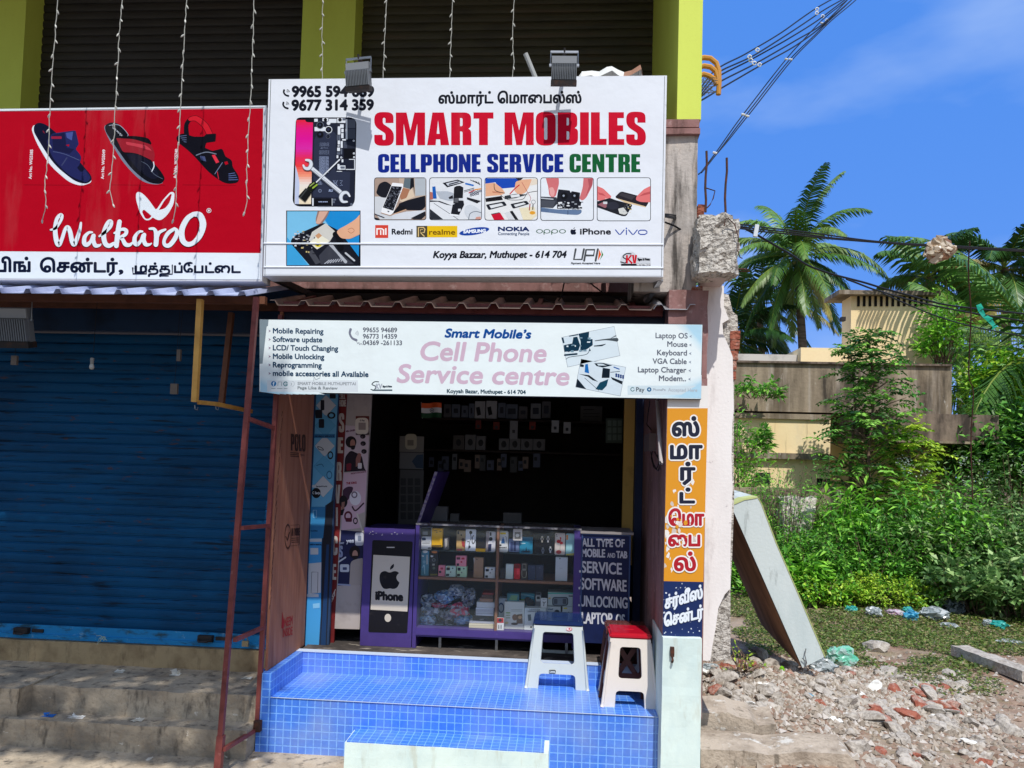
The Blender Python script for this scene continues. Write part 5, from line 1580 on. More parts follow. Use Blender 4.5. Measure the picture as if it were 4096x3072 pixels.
# the two tilted photographs
pk = 'tilted_photo#1'
b.poly(pk, S(150, 160, 170), [(764, 330), (1232, 232), (1284, 494), (818, 596)])
b.poly(pk, S(212, 226, 232), [(767, 333), (1230, 236), (1280, 491), (821, 592)])
dk = S(16, 50, 70)
b.poly(pk, dk, rr([(785, 400, 8), (860, 385, 4), (870, 330, 4), (905, 325, 4), (930, 400, 6), (915, 450, 6), (790, 460, 6)]))
b.poly(pk, dk, rr([(915, 300, 6), (1010, 280, 6), (1005, 350, 6), (1040, 345, 6), (1042, 400, 6), (985, 440, 6), (930, 450, 6), (935, 370, 6)]))
b.poly(pk, S(206, 222, 230), rr([(780, 340, 6), (862, 325, 6), (862, 372, 4), (790, 388, 4)]))
b.poly(pk, dk, [(765, 335), (782, 333), (792, 380), (780, 384)])
b.stroke(pk, dk, [(835, 320), (910, 308)], 9, smooth=False)
b.stroke(pk, dk, [(795, 488), (900, 478)], 16, smooth=False)
b.stroke(pk, S(40, 60, 72), [(805, 525), (840, 505), (960, 488), (1000, 470), (1015, 430)], 5)
b.stroke(pk, S(70, 80, 86), [(1062, 362), (1160, 350), (1252, 352)], [6, 12, 34])
b.stroke(pk, S(20, 40, 52), [(1055, 408), (1120, 402), (1155, 390)], [8, 14, 4])
b.stroke(pk, S(120, 130, 136), [(1200, 340), (1245, 318)], [4, 12])
random.seed(3)
for k in range(26):
    x, y = random.uniform(800, 1020), random.uniform(330, 450)
    b.rect(pk, random.choice([S(210, 226, 234), S(120, 150, 166), dk]), x, y, x + random.uniform(8, 30), y + random.uniform(6, 18))
pk = 'tilted_photo#2'
b.poly(pk, S(150, 160, 170), [(936, 518), (1336, 594), (1286, 852), (888, 772)])
b.poly(pk, S(208, 222, 230), [(939, 522), (1332, 597), (1283, 848), (892, 769)])
b.poly(pk, S(20, 34, 46), [(905, 695), (985, 790), (892, 769)])
b.poly(pk, S(24, 34, 44), [(918, 655), (1010, 665), (1090, 725), (1040, 710), (1000, 680)])
b.poly(pk, S(24, 34, 44), [(932, 565), (965, 575), (960, 595), (928, 590)])
b.poly(pk, S(22, 104, 176), [(975, 570), (998, 565), (1010, 650), (970, 640)])
b.poly(pk, S(20, 36, 48), [(1055, 560), (1140, 560), (1215, 580), (1130, 598), (1075, 585)])
b.poly(pk, S(206, 222, 230), [(1080, 566), (1130, 567), (1165, 580), (1090, 580)])
b.poly(pk, S(16, 30, 42), rr([(1130, 600, 6), (1195, 610, 6), (1190, 690, 6), (1120, 690, 6)]))
b.poly(pk, S(18, 66, 88), [(1105, 730), (1180, 700), (1165, 760), (1125, 800), (1065, 790)])
b.poly(pk, S(26, 36, 44), [(1200, 680), (1306, 720), (1300, 748), (1215, 705)])
b.stroke(pk, S(60, 70, 78), [(970, 690), (1095, 800)], 4, smooth=False)
b.stroke(pk, S(30, 44, 56), [(1200, 640), (1280, 632)], 5, smooth=False)
b.stroke(pk, S(30, 90, 160), [(1230, 595), (1275, 612)], 10, smooth=False)
for k in range(8):
    b.circ(pk, S(30, 60, 120), 1250 + (k % 4) * 20, 658 + (k // 4) * 16 + (k % 4) * 5, 9)
b.done(PRINT, sb)

# ------------------------------------------------------------------ flood lamps
LAMPB = mat('lamp_grey', S(122, 128, 134), rough=0.5, spec=0.4)
def floodlamp(cx, cz, Y, turn, label, arm=True, s_=1.0):
    o = thing('floodlight', label, 'floodlight', (cx, Y, cz))
    c, s = math.cos(turn), math.sin(turn)
    tilt = R(14)
    def T(x, y, z):                                    # x right, y away from the viewer, z up
        y2, z2 = y * math.cos(tilt) - z * math.sin(tilt), y * math.sin(tilt) + z * math.cos(tilt)
        return Vector((cx + s_ * (x * c - y2 * s), Y + s_ * (x * s + y2 * c), cz + s_ * z2))
    def bx(mb, x0, x1, y0, y1, z0, z1):
        mb.hexa([T(*p) for p in ((x0, y0, z0), (x1, y0, z0), (x1, y1, z0), (x0, y1, z0), (x0, y0, z1), (x1, y0, z1), (x1, y1, z1), (x0, y1, z1))])
    mb = MB()
    bx(mb, -0.078, 0.078, 0.0, 0.03, -0.10, 0.065)
    mb.build('housing', LAMPB, o)
    mb = MB()
    for k in range(15):
        x = -0.074 + k * 0.148 / 14
        bx(mb, x - 0.0022, x + 0.0022, -0.022, 0.0, -0.075, 0.018)
    mb.build('cooling_fins', LAMPB, o)
    mb = MB()
    bx(mb, -0.076, 0.076, -0.006, 0.0, 0.022, 0.062)
    mb.build('cover_plate', mat('lamp_plate', S(168, 172, 176), rough=0.4, metal=0.3), o)
    mb = MB()
    bx(mb, -0.08, 0.08, -0.02, 0.034, -0.105, -0.079)
    mb.build('end_cap', DARK, o)
    mb = MB()
    bx(mb, -0.072, 0.072, 0.03, 0.034, -0.095, 0.05)
    mb.build('glass', mat('lamp_glass', S(220, 224, 220), rough=0.1), o)
    mb = MB()
    mb.tube([T(-0.084, 0.01, 0.01), T(-0.084, 0.03, 0.095)], 0.0035, 5)
    mb.tube([T(0.084, 0.01, 0.01), T(0.084, 0.03, 0.095)], 0.0035, 5)
    mb.bar(T(-0.086, 0.03, 0.095), T(0.086, 0.03, 0.095), 0.008, 0.012)
    for x in (-0.084, 0.084):
        mb.bar(T(x - 0.008, 0.01, 0.012), T(x + 0.008, 0.01, 0.012), 0.014)
    mb.build('bracket', STEEL, o)
    if arm:
        mb = MB()
        mb.bar(T(0, 0.04, 0.10), Vector((cx + 0.0, 4.80, cz + 0.06)), 0.022)
        mb.tube([T(0, 0.03, 0.09), T(0, 0.03, 0.118)], 0.007, 6)
        mb.build('arm', DARK, o)
    return o
p = at(*A2(866, 590), 4.53)
floodlamp(p.x, p.z, 4.53, R(-9), 'grey floodlight turned slightly left above the phone numbers of the white board')
p = at(*A3(717, 540), 4.53)
floodlamp(p.x, p.z, 4.53, R(2), 'grey floodlight facing straight above the red heading of the white board')
p = at(*A4(90, 990), 4.85)
lo = floodlamp(p.x, p.z, 4.85, R(0), 'dark floodlight hanging under the pale plastic awning', arm=False, s_=1.6)

# ------------------------------------------------------------------ strings of fairy bulbs
WIRE = mat('pale_wire', S(172, 172, 164), rough=0.6)
def fairy(pts, Y, label, nb, seed):
    random.seed(seed)
    P = [at(u, v, Y) for u, v in pts]
    d0 = P[0] - P[1]
    P.insert(0, Vector((P[0].x, Y, ZT)))
    o = thing('fairy_light_string', label, 'string lights', P[-1], 'white bulb strings hanging from the overhang')
    fine = []
    for i in range(len(P) - 1):
        n = max(2, int((P[i + 1] - P[i]).length / 0.03))
        for j in range(n):
            q = P[i] + (P[i + 1] - P[i]) * (j / n)
            fine.append(q + Vector((random.uniform(-1, 1), random.uniform(-1, 1), 0)) * 0.0025)
    fine.append(P[-1])
    mb = MB()
    mb.tube(fine, 0.0025, 5)
    mb.build('cable', WIRE, o)
    k = len(fine) - 1
    L = 0
    last = None
    while k > 0 and nb > 0:
        if last is None or (last - fine[k]).length > 0.074:
            q = fine[k]
            sx = random.choice((-1, 1))
            dn = Vector((sx * random.uniform(0.2, 0.9), random.uniform(-0.5, 0.3), -1)).normalized()
            mb = MB()
            mb.tube([q, q + dn * 0.008, q + dn * 0.022, q + dn * 0.03], [0.003, 0.0055, 0.005, 0.001], 6)
            mb.build('bulb', BULB, o)
            last = q
            nb -= 1
        k -= 1
BULB = mat('milky_bulb', S(186, 186, 178), rough=0.35)
fairy([A1(465, 0), A1(437, 360), A1(405, 830), A1(395, 1080), A1(385, 1290), A1(360, 1450), A4(368, 40), A4(340, 160)], 4.32, 'bulb string crossing the left sandal of the red board', 24, 1)
fairy([A1(985, 0), A1(960, 270), A1(930, 850), A1(918, 1080), A1(905, 1340), A1(885, 1530), A1(908, 1640)], 4.32, 'bulb string crossing the middle sandal of the red board', 23, 2)
fairy([A1(1500, 0), A1(1480, 360), A1(1455, 830), A1(1440, 1100), A1(1425, 1300), A4(1415, 20), A4(1395, 155)], 4.32, 'bulb string beside the emblem at the right sandal of the red board', 24, 3)
fairy([A1(2045, 0), A1(2030, 470), A1(2012, 850), A1(1995, 1080), A1(1985, 1400), A4(1985, 10), A4(1968, 95)], 4.32, 'bulb string at the right edge of the red board', 24, 4)
fairy([A2(585, 0), A2(580, 330), A2(584, 470), A2(582, 650)], 4.95, 'bulb string hanging before the lime yellow middle column', 12, 5)
fairy([A2(1097, 0), A2(1085, 300), A2(1068, 650)], 4.95, 'bulb string before the olive shutter just right of the turned floodlight', 12, 6)
fairy([A2(1632, 0), A2(1618, 300), A2(1605, 650)], 4.95, 'bulb string before the middle of the olive shutter', 12, 7)
fairy([A2(2125, 0), A2(2112, 300), A3(312, 500), A3(294, 650)], 4.95, 'bulb string before the olive shutter left of the straight floodlight', 12, 8)

# things on top of the white board
m = MB()
m.tube([at(*A3(492, 640), 4.95), at(*A3(405, 430), 4.9)], 0.016, 8)
m.build('plastic_pipe', mat('grey_pipe', S(176, 178, 176), rough=0.5), label='grey plastic pipe leaning behind the top of the white board', cat='pipe')
m = MB(S(214, 216, 214))
random.seed(21)
tops = [(835, 612), (860, 575), (940, 568), (1000, 575), (1060, 538), (1100, 532), (1150, 560), (1200, 580), (1260, 565), (1330, 520), (1345, 610)]
fr = [at(*A3(x, y), 4.9) for x, y in tops]
bk2 = [p + Vector((0.02 * random.uniform(-1, 1), 0.12, -0.05)) for p in fr]
mid = [p + Vector((0.01 * random.uniform(-1, 1), -0.03, -0.045 - 0.01 * random.random())) for p in fr]
for i in range(len(fr) - 1):
    c = S(214, 216, 214) if i < 7 else S(150, 112, 92)
    m.face([fr[i], fr[i + 1], bk2[i + 1], bk2[i]], S(214, 216, 214))
    m.face([mid[i], mid[i + 1], fr[i + 1], fr[i]], c)
m.build('plastic_sheet', mat('dusty_sheet', rough=0.5), label='crumpled grey plastic sheet over a brown carton on top of the white board', cat='sheet')
# lamp bulb and small holders hanging before the blue shutter
lb = thing('hanging_bulb', 'white lamp bulb hanging on a thin wire before the blue shutter', 'light bulb', at(*A4(738, 1340), 4.9))
m = MB()
m.tube([at(*A4(785, 800), 4.9), at(*A4(770, 950), 4.9), at(*A4(752, 1230), 4.9)], 0.002, 4)
m.build('wire', CABLE, lb)
q = at(*A4(738, 1345), 4.9)
m = MB()
m.lathe([(0.0, -0.017), (0.012, -0.013), (0.017, 0), (0.014, 0.012), (0.010, 0.022)], 12, q)
m.build('bulb_glass', BULB, lb, smooth=True)
m = MB()
m.lathe([(0.010, 0.022), (0.011, 0.024), (0.011, 0.044), (0.0125, 0.045), (0.0125, 0.062), (0.004, 0.066)], 12, q)
m.build('holder', mat('old_bakelite', S(150, 148, 142), rough=0.5), lb)
for (x, y, w, h, lab) in ((1440, 1250, 16, 50, 'slim pale tag hanging left of the ochre frame'), (1402, 1520, 30, 45, 'small grey socket hanging beside the foot of the ochre frame'), (118, 1290, 26, 40, 'small brown socket hanging at the far left of the blue shutter')):
    o = thing('hanging_socket', lab, 'socket', at(*A4(x, y), 4.95))
    p = at(*A4(x, y), 4.95)
    m = MB()
    m.rbox(p.x - w * 0.0008, p.x + w * 0.0008, 4.94, 4.96, p.z - h * 0.0008, p.z + h * 0.0008, step=0.02, amp=0.001)
    m.build('body', mat('socket_grey', S(112, 100, 90), rough=0.6), o)
    m = MB()
    m.tube([p + Vector((0, 0, 0.02)), p + Vector((0.006, 0, 0.2)), p + Vector((0.012, 0, 2.93 - p.z))], 0.0015, 4)
    m.build('wire', CABLE, o)
# ------------------------------------------------------------------ painted lettering on the gate pillar
gp = thing('painted_pillar_sign', 'orange and navy painted sign with Tamil letters running down the gate pillar', 'painted sign', (xp0 + 0.15, YP, zp0))
b = Board((0, YP + 0.012, 1), (0, -1, 0), B5, lift=0.002)
Lx = lambda y: 372 - (y - 180) * 27 / 1270 + 1
Rx = lambda y: 597 - (y - 180) * 32 / 1270 - 1
ORA, NVY, LIMEW = S(222, 150, 36), S(20, 42, 92), S(236, 232, 226)
b.poly('white_panel', LIMEW, [(Lx(60), 60), (Rx(60), 60), (Rx(184), 184), (Lx(184), 184)])
b.poly('orange_panel', ORA, [(Lx(184), 184), (Rx(184), 184), (Rx(1145), 1145), (Lx(1140), 1140)])
b.poly('navy_panel', NVY, [(Lx(1140), 1140), (Rx(1145), 1145), (Rx(1452), 1452), (Lx(1452), 1450)])
b.kk['orange_panel'] = 12
random.seed(9)
for k in range(34):                                     # flaked paint showing the old whitewash
    y = random.triangular(560, 1140, 860)
    x = Lx(y) + abs(random.gauss(0, 1)) * 38 + (random.random() < 0.15) * 110
    r_ = random.uniform(3, 13) * (1.7 if 760 < y < 1000 else 1)
    pts = [(x + r_ * random.uniform(0.5, 1.2) * math.cos(a), y + r_ * random.uniform(0.7, 2.4) * math.sin(a)) for a in [6.283 * i / 9 for i in range(9)]]
    pts = [(min(max(px_, Lx(py_) + 1), Rx(py_) - 1), py_) for px_, py_ in pts]
    b.poly('orange_panel', random.choice([LIMEW, LIMEW, S(206, 196, 186)]), pts)
for k in range(40):
    y = random.uniform(1150, 1448)
    x = random.uniform(Lx(y), Rx(y) - 4)
    r_ = random.uniform(1, 4.5) * (1.6 if x < 385 else 1)
    b.poly('orange_panel', S(206, 214, 226), [(x + r_ * random.uniform(0.4, 1.2) * math.cos(a), y + r_ * random.uniform(0.5, 1.6) * math.sin(a)) for a in [6.283 * i / 7 for i in range(7)]])
b.kk['tamil_letter'] = 110
def painted(txt, x0, y0, x1, h, col, rim=True, bold=5.0, y1=None):
    if rim:
        b.text('tamil_letter', S(240, 238, 234), txt, x0, y0, x1, y1, h, bold=bold + 8, lines=12)
    b.text('tamil_letter', col, txt, x0, y0, x1, y1, h, bold=bold, lines=10)
INK2, CRIM = S(24, 30, 52), S(176, 24, 40)
painted('ஸ்', 402, 335, 545, 86, INK2, bold=6)
painted('மா', 392, 462, 562, 86, INK2, bold=6)
painted('ர்', 448, 580, 522, 80, INK2, bold=6)
painted('ட்', 444, 706, 520, 66, INK2, bold=6)
painted('ெமா', 382, 830, 572, 72, CRIM, bold=5)
painted('ைப', 380, 944, 550, 70, CRIM, bold=5)
painted('ல்', 412, 1080, 526, 84, CRIM, bold=5)
random.seed(31)
for k in range(16):                                     # flakes across the two damaged letters
    x, y = random.uniform(392, 500), random.uniform(760, 945)
    r_ = random.uniform(4, 14)
    b.poly('tamil_letter', random.choice([LIMEW, S(226, 214, 204), ORA]), [(x + r_ * random.uniform(0.5, 1.2) * math.cos(a), y + r_ * random.uniform(0.5, 1.6) * math.sin(a)) for a in [6.283 * i / 8 for i in range(8)]])
W2 = S(228, 236, 244)
b.text('tamil_letter', W2, 'சர்வீஸ்', 360, 1292, 565, 1232, 62, bold=3.5)
b.text('tamil_letter', W2, 'ெசன்டர்', 356, 1390, 568, 1340, 60, bold=3.5)
b.done(PAINT, gp)

# electrics on the pillar's inner side
ek = thing('electric_conduit', 'white conduit with cutout box and loose wires on the gate pillar’s inner side', 'conduit', (xp0 - 0.03, 5.2, 1.6))
m = MB()
X_ = xp0 - 0.022
m.tube([atx(*B2(1608, 800), X_), atx(*B2(1628, 1130), X_), atx(*B2(1648, 1450), X_)], 0.013, 8)
m.build('pipe', mat('pvc_pipe', S(186, 178, 176), rough=0.5), ek)
m = MB()
p0, p1 = atx(*B2(1548, 1340), xp0 - 0.005), atx(*B2(1600, 1180), xp0 - 0.005)
m.box(xp0 - 0.05, xp0 - 0.001, min(p0.y, p1.y), max(p0.y, p1.y), p0.z, p1.z)
m.build('cutout_box', mat('cutout_grey', S(120, 104, 100), rough=0.6), ek)
random.seed(2)
for pts in (((1548, 890), (1530, 1010), (1520, 1100), (1560, 1150)), ((1570, 1340), (1560, 1400), (1580, 1480), (1620, 1510), (1640, 1460)), ((1590, 1345), (1620, 1400), (1645, 1440), (1640, 1500)), ((1555, 1345), (1575, 1440), (1605, 1500), (1630, 1440), (1615, 1370))):
    m = MB()
    m.tube([atx(*B2(x, y), xp0 - 0.03) for x, y in pts], 0.004, 5)
    m.build('wire', CABLE, ek)

# ------------------------------------------------------------------ poster covered door side
YD = 5.72
ds = thing('door_side_panel', 'door side panel plastered with pale blue phone posters between the plywood and the purple cabinet', 'panel', (at(*F3(390, 900), YD).x, YD, ZF))
m = MB(S(150, 140, 142))
xd0, xd1 = at(*F3(196, 1480), YD).x - 0.05, at(*F3(592, 30), YD).x
m.box(XW - 0.03, at(*F3(398, 30), YD).x, YD, YD + 0.03, ZF + 0.002, 2.94)
m.build('door_leaf', mat('blue_grey_leaf', S(40, 64, 96), rough=0.6), ds)
b = Board((0, YD, 1), (0, -1, 0), F3, lift=0.0015)
cy, cy2, wh = S(104, 176, 214), S(70, 156, 214), S(196, 204, 208)
b.poly('blue_panel', cy, [(270, 20), (397, 20), (371, 560), (355, 660), (322, 672), (300, 900), (298, 1100), (296, 1300), (285, 1485), (205, 1500)])
b.poly('lower_poster', cy2, [(232, 860), (300, 870), (298, 1100), (296, 1300), (285, 1485), (205, 1500)])
for k in range(5):
    y = 90 + k * 118
    cx = 326 - k * 4
    b.poly('poster', wh if k % 2 == 0 else S(90, 166, 206), [(cx - 58, y), (cx, y - 62), (cx + 60, y), (cx, y + 64)])
    b.stroke('poster', S(70, 130, 170), [(cx - 58, y), (cx, y - 62), (cx + 60, y), (cx, y + 64), (cx - 58, y)], 1.6, smooth=False)
gad = S(30, 34, 44)
for (x, y, w, h) in ((306, 88, 22, 60), (285, 140, 40, 50), (300, 195, 32, 52), (366, 30, 36, 40)):
    b.rect('poster', gad, x - w / 2, y - h / 2, x + w / 2, y + h / 2, 6)
b.circ('poster', gad, 358, 148, 24, 20, hole=0.55)
b.circ('poster', gad, 352, 380, 17, 24, hole=0.62)
b.stroke('poster', gad, [(278, 330), (300, 335), (312, 350), (285, 345), (278, 330)], 4)
b.stroke('poster', S(40, 90, 130), [(272, 440), (300, 432), (312, 446)], 4)
b.circ('poster', S(50, 110, 150), 346, 495, 17, 25, hole=0.7)
b.rect('poster', S(50, 120, 170), 258, 256, 380, 280)
b.text('poster', S(20, 40, 70), 'MOBILE SERVICE', 262, 274, 374, 274, 9, bold=0.7)
b.rect('poster', wh, 246, 553, 338, 568, 6)
b.text('poster', gad, 'SariyaWorld', 270, 565, 332, 565, 8, bold=0.5)
b.circ('poster', S(16, 18, 26), 270, 600, 26, 30)
b.text('poster', S(206, 214, 220), 'C Sarju', 248, 606, 293, 606, 14, bold=0.7)
b.rect('poster', S(50, 126, 176), 238, 680, 322, 862)
b.stroke('poster', S(150, 196, 220), [(252, 700), (272, 700), (272, 742), (252, 742), (252, 700)], 2.5, smooth=False)
b.text('poster', S(20, 60, 90), 'mobiles', 238, 824, 278, 824, 9, bold=0.6)
b.rect('poster', wh, 232, 866, 302, 884, 4)
b.text('poster', S(20, 30, 50), 'SARIYA DIGITAL', 234, 904, 300, 904, 8, bold=0.6)
b.poly('poster', S(206, 208, 206), [(226, 1010), (300, 1004), (296, 1180), (222, 1190)])
b.stroke('poster', gad, [(244, 1060), (280, 1060), (278, 1180), (240, 1182), (244, 1060)], 2.5, smooth=False)
b.rect('poster', wh, 216, 1188, 284, 1206, 4)
b.rect('poster', S(206, 210, 210), 236, 920, 282, 958, 3)
b.poly('poster', S(130, 190, 226), [(250, 1245), (290, 1240), (290, 1268), (252, 1272)])
b.poly('poster', gad, [(330, 668), (372, 640), (368, 690), (330, 1480), (292, 1490), (300, 1300), (306, 900)])
b.poly('poster', S(28, 60, 100), [(330, 900), (345, 900), (325, 1490), (295, 1492)])
b.done(CARD, ds)
# red lettered strip
YE = 5.80
rs = thing('red_lettered_strip', 'narrow red board with tall cream letters reading downwards beside the posters', 'board', (at(*F3(390, 900), YE).x, YE, ZF))
m = MB()
q = [at(*F3(x, y), YE) for x, y in ((400, 15), (449, 15), (371, 1478), (330, 1484))]
m.poly_prism(q, (0, 0.02, 0))
m.build('board', mat('crimson_board', S(120, 34, 34), rough=0.6, layers=[((8, 8, 8), S(90, 24, 26), 0.45, 0.7, 0.6)]), rs)
b = Board((0, YE, 1), (0, -1, 0), F3, lift=0.0015)
crm = S(196, 182, 170)
for k, (ch, y) in enumerate((('S', 245), ('E', 368), ('R', 528), ('V', 660), ('I', 792), ('C', 960), ('E', 1105))):
    xx = 421 - (y - 190) * 0.054
    b.heavy('lettering', crm, ch, xx - 17 + (ch == 'I') * 12, y, xx + 15 - (ch == 'I') * 8, y, 108 if ch != 'E' else 92)
b.text('lettering', crm, 'CELL', 402, 50, 438, 50, 24, bold=1)
b.text('lettering', crm, 'PHONE', 401, 95, 442, 95, 36, bold=1.5)
b.text('lettering', S(210, 190, 180), 'BEST', 346, 1260, 382, 1190, 30, bold=1.5)
b.done(PAINT, rs)
# posters of the men with earphones
pw = thing('poster_wall', 'pale door post with three stacked earphone posters above a cream lower part', 'poster wall', (at(*F3(490, 900), YE).x, YE, ZF))
m = MB()
q = [at(*F3(x, y), YE) for x, y in ((451, 15), (592, 15), (521, 1394), (376, 1390))]
m.poly_prism(q, (0, 0.03, 0))
m.build('post', mat('cream_post', S(178, 168, 162), rough=0.8, layers=[((6, 6, 6), S(140, 128, 124), 0.5, 0.7, 0.6)]), pw)
b = Board((0, YE, 1), (0, -1, 0), F3, lift=0.0015)
pnk, hair, skn = S(190, 160, 170), S(26, 20, 26), S(170, 120, 104)
b.poly('pink_poster', S(200, 182, 190), [(440, 205), (580, 215), (568, 470), (430, 480)])
b.text('pink_poster', S(90, 30, 50), 'WELL CHOSEN', 442, 246, 495, 238, 9, bold=0.7)
b.poly('pink_poster', S(34, 22, 36), rr([(437, 390, 20), (470, 350, 20), (500, 365, 20), (535, 380, 20), (550, 455, 10), (560, 470, 0), (432, 478, 0)]))
b.circ('pink_poster', hair, 472, 303, 32, 34)
b.circ('pink_poster', skn, 482, 312, 15, 25)
b.poly('pink_poster', hair, rr([(468, 325, 6), (500, 322, 6), (492, 348, 8), (474, 348, 8)]))
b.poly('pink_poster', S(150, 100, 92), rr([(500, 400, 8), (515, 365, 8), (532, 372, 6), (525, 430, 8), (500, 450, 6)]))
b.poly('pink_poster', S(120, 30, 50), rr([(445, 430, 10), (475, 425, 10), (472, 468, 6), (446, 470, 6)]))
b.rect('pink_poster', S(214, 208, 212), 512, 425, 535, 458, 6)
for (x, y) in ((541, 270), (543, 312), (548, 358)):
    b.circ('pink_poster', hair, x, y, 16, 14)
    b.circ('pink_poster', S(80, 60, 70), x - 4, y + 4, 6)
b.poly('pale_poster', S(206, 176, 190), [(430, 485), (566, 470), (548, 800), (415, 818)])
b.text('pale_poster', S(120, 60, 80), 'INDIA’S FAVOURITE', 472, 492, 560, 480, 9, bold=0.5)
b.text('pale_poster', S(150, 40, 60), 'THE KING', 445, 550, 505, 545, 12, bold=0.9)
b.poly('pale_poster', S(70, 44, 66), rr([(424, 580, 14), (455, 560, 20), (488, 565, 14), (470, 620, 20), (440, 660, 20), (424, 640, 0)]))
b.circ('pale_poster', S(226, 222, 230), 497, 630, 34, 42)
b.circ('pale_poster', S(120, 104, 120), 492, 610, 18, 20, hole=0.6)
b.circ('pale_poster', hair, 428, 650, 24, 36)
b.poly('pale_poster', S(150, 106, 96), [(418, 655), (436, 650), (432, 700), (416, 715)])
b.poly('pale_poster', hair, [(414, 700), (436, 690), (424, 730), (412, 730)])
b.circ('pale_poster', S(90, 26, 46), 456, 735, 24, 30, hole=0.6)
b.rect('pale_poster', S(90, 26, 46), 440, 745, 478, 768, 8)
b.stroke('pale_poster', S(60, 30, 46), [(480, 680), (500, 702), (545, 660)], 9)
b.circ('pale_poster', hair, 498, 762, 14, 20, hole=0.6)
b.poly('pale_poster', S(178, 168, 160), [(505, 730), (552, 710), (546, 830), (538, 826)])
b.stroke('pale_poster', S(206, 200, 190), [(508, 722), (540, 825)], 9, smooth=False)
b.poly('navy_poster', S(28, 34, 74), [(414, 815), (546, 826), (540, 1130), (395, 1140)])
b.text('navy_poster', S(200, 206, 220), 'yes', 446, 890, 488, 888, 22, bold=1.6)
b.text('navy_poster', S(180, 186, 206), 'HURRY', 403, 898, 432, 896, 10, bold=0.7)
b.heavy('navy_poster', S(150, 160, 190), 'S', 402, 975, 424, 972, 66)
b.rect('navy_poster', S(196, 200, 210), 496, 830, 545, 906, 14)
b.rect('navy_poster', S(120, 130, 150), 512, 848, 532, 880, 6)
b.circ('navy_poster', hair, 494, 945, 32, 38)
b.circ('navy_poster', S(180, 138, 122), 496, 958, 16, 25)
b.poly('navy_poster', hair, rr([(480, 965, 6), (512, 965, 6), (505, 990, 10), (487, 990, 10)]))
b.poly('navy_poster', S(170, 160, 152), rr([(470, 1000, 20), (500, 985, 20), (542, 978, 10), (536, 1135, 6), (462, 1138, 10)]))
b.rect('navy_poster', S(196, 202, 212), 408, 1015, 462, 1060, 10)
b.rect('navy_poster', S(60, 70, 110), 424, 1032, 448, 1048, 4)
b.stroke('navy_poster', S(200, 206, 214), [(402, 1000), (440, 975)], 9, smooth=False)
b.stroke('navy_poster', S(150, 160, 190), [(398, 1132), (466, 1136)], 9, smooth=False)
b.rect('pay_card', S(104, 40, 36), 500, 152, 578, 262)
b.rect('pay_card', S(216, 206, 190), 497, 162, 574, 258, 26)
b.text('pay_card', S(60, 60, 70), 'G Pay', 524, 182, 552, 182, 9, bold=0.6)
b.rect('pay_card', S(150, 136, 130), 516, 190, 558, 232, 3)
b.done(CARD, pw)

# ------------------------------------------------------------------ purple cabinet with the painted phone
YC1 = 5.75
PURP = mat('purple_laminate', S(74, 58, 126), rough=0.45, spec=0.4, layers=[((5, 5, 5), S(58, 46, 106), 0.45, 0.7, 0.6), ((40, 40, 40), S(150, 140, 180), 0.7, 0.76, 0.7)])
cx0, cx1 = at(*B3(868, 1000), YC1).x, at(*B4(108, 700), YC1).x
cz1 = at(*B3(1140, 772), YC1).z
cb = thing('purple_cabinet', 'purple laminate cabinet with a big painted phone left of the glass counter', 'cabinet', ((cx0 + cx1) / 2, 5.95, ZF))
m = MB()
m.box(cx0, cx1 - 0.003, YC1, YC1 + 0.42, ZF + 0.002, cz1)
m.build('body', PURP, cb)
b = Board((0, YC1, 1), (0, -1, 0), B3, lift=0.0015)
bk3, crm2 = S(18, 16, 22), S(206, 196, 180)
b.poly('phone_painting', bk3, rr([(958, 885, 20), (1355, 900, 20), (1300, 1800, 16), (918, 1790, 16)]))
b.poly('phone_painting', crm2, [(968, 1030), (1328, 1050), (1302, 1588), (940, 1568)])
b.rect('phone_painting', S(206, 200, 196), 1098, 952, 1176, 962)
b.circ('phone_painting', crm2, 1110, 1650, 32, 40)
apple('phone_painting', bk3, 1130, 1268, 200, b)
b.text('phone_painting', bk3, 'iPhone', 992, 1468, 1255, 1482, 78, bold=7)
random.seed(6)
for k in range(12):
    x, y = 930 + 340 * random.random(), 790 + 50 * random.random()
    b.circ('chipped_edge', S(190, 184, 196), x, y, random.uniform(2, 11), random.uniform(2, 6), n=7)
b.done(PAINT, cb)

# ------------------------------------------------------------------ glass counter
gc = thing('glass_counter', 'purple framed glass display counter full of phone accessories', 'counter', (0, 5.95, ZF))
gx0, gx1 = at(*B4(112, 700), YC1).x, at(*B4(1450, 700), YC1).x
zt1, zb1 = at(*B4(800, 222), YC1).z, at(*B4(700, 1052), YC1).z
YB2 = YC1 + 0.46
m = MB()
m.box(gx0, gx0 + 0.028, YC1 - 0.002, YC1 + 0.46, ZF + 0.002, zt1)
m.build('frame_post', PURP, gc)
m = MB()
gr0 = at(*B4(1396, 600), YC1).x
m.box(gr0, gx1, YC1 - 0.002, YC1 + 0.46, ZF + 0.05, zt1)
m.build('frame_post', PURP, gc)
m = MB()
m.box(gx0 + 0.028, gr0, YC1, YC1 + 0.46, ZF + 0.09, zb1)
m.box(gx0 + 0.028, gr0, YC1 - 0.012, YC1, zb1 - 0.05, zb1 - 0.005)
m.build('base', PURP, gc)
m = MB()
m.box(gx0, gx1, YC1 - 0.006, YC1 + 0.03, zt1, zt1 + 0.014)
m.build('top_rail', mat('chipped_rail', S(140, 138, 140), rough=0.5, layers=[((30, 30, 30), S(60, 50, 60), 0.45, 0.6, 0.9)]), gc)
m = MB()
m.box(gx0, gx1, YC1 + 0.03, YB2, zt1 + 0.004, zt1 + 0.012)
m.build('glass_top', mat('counter_glass', S(200, 214, 214), rough=0.05, spec=0.3, alpha=0.07), gc)
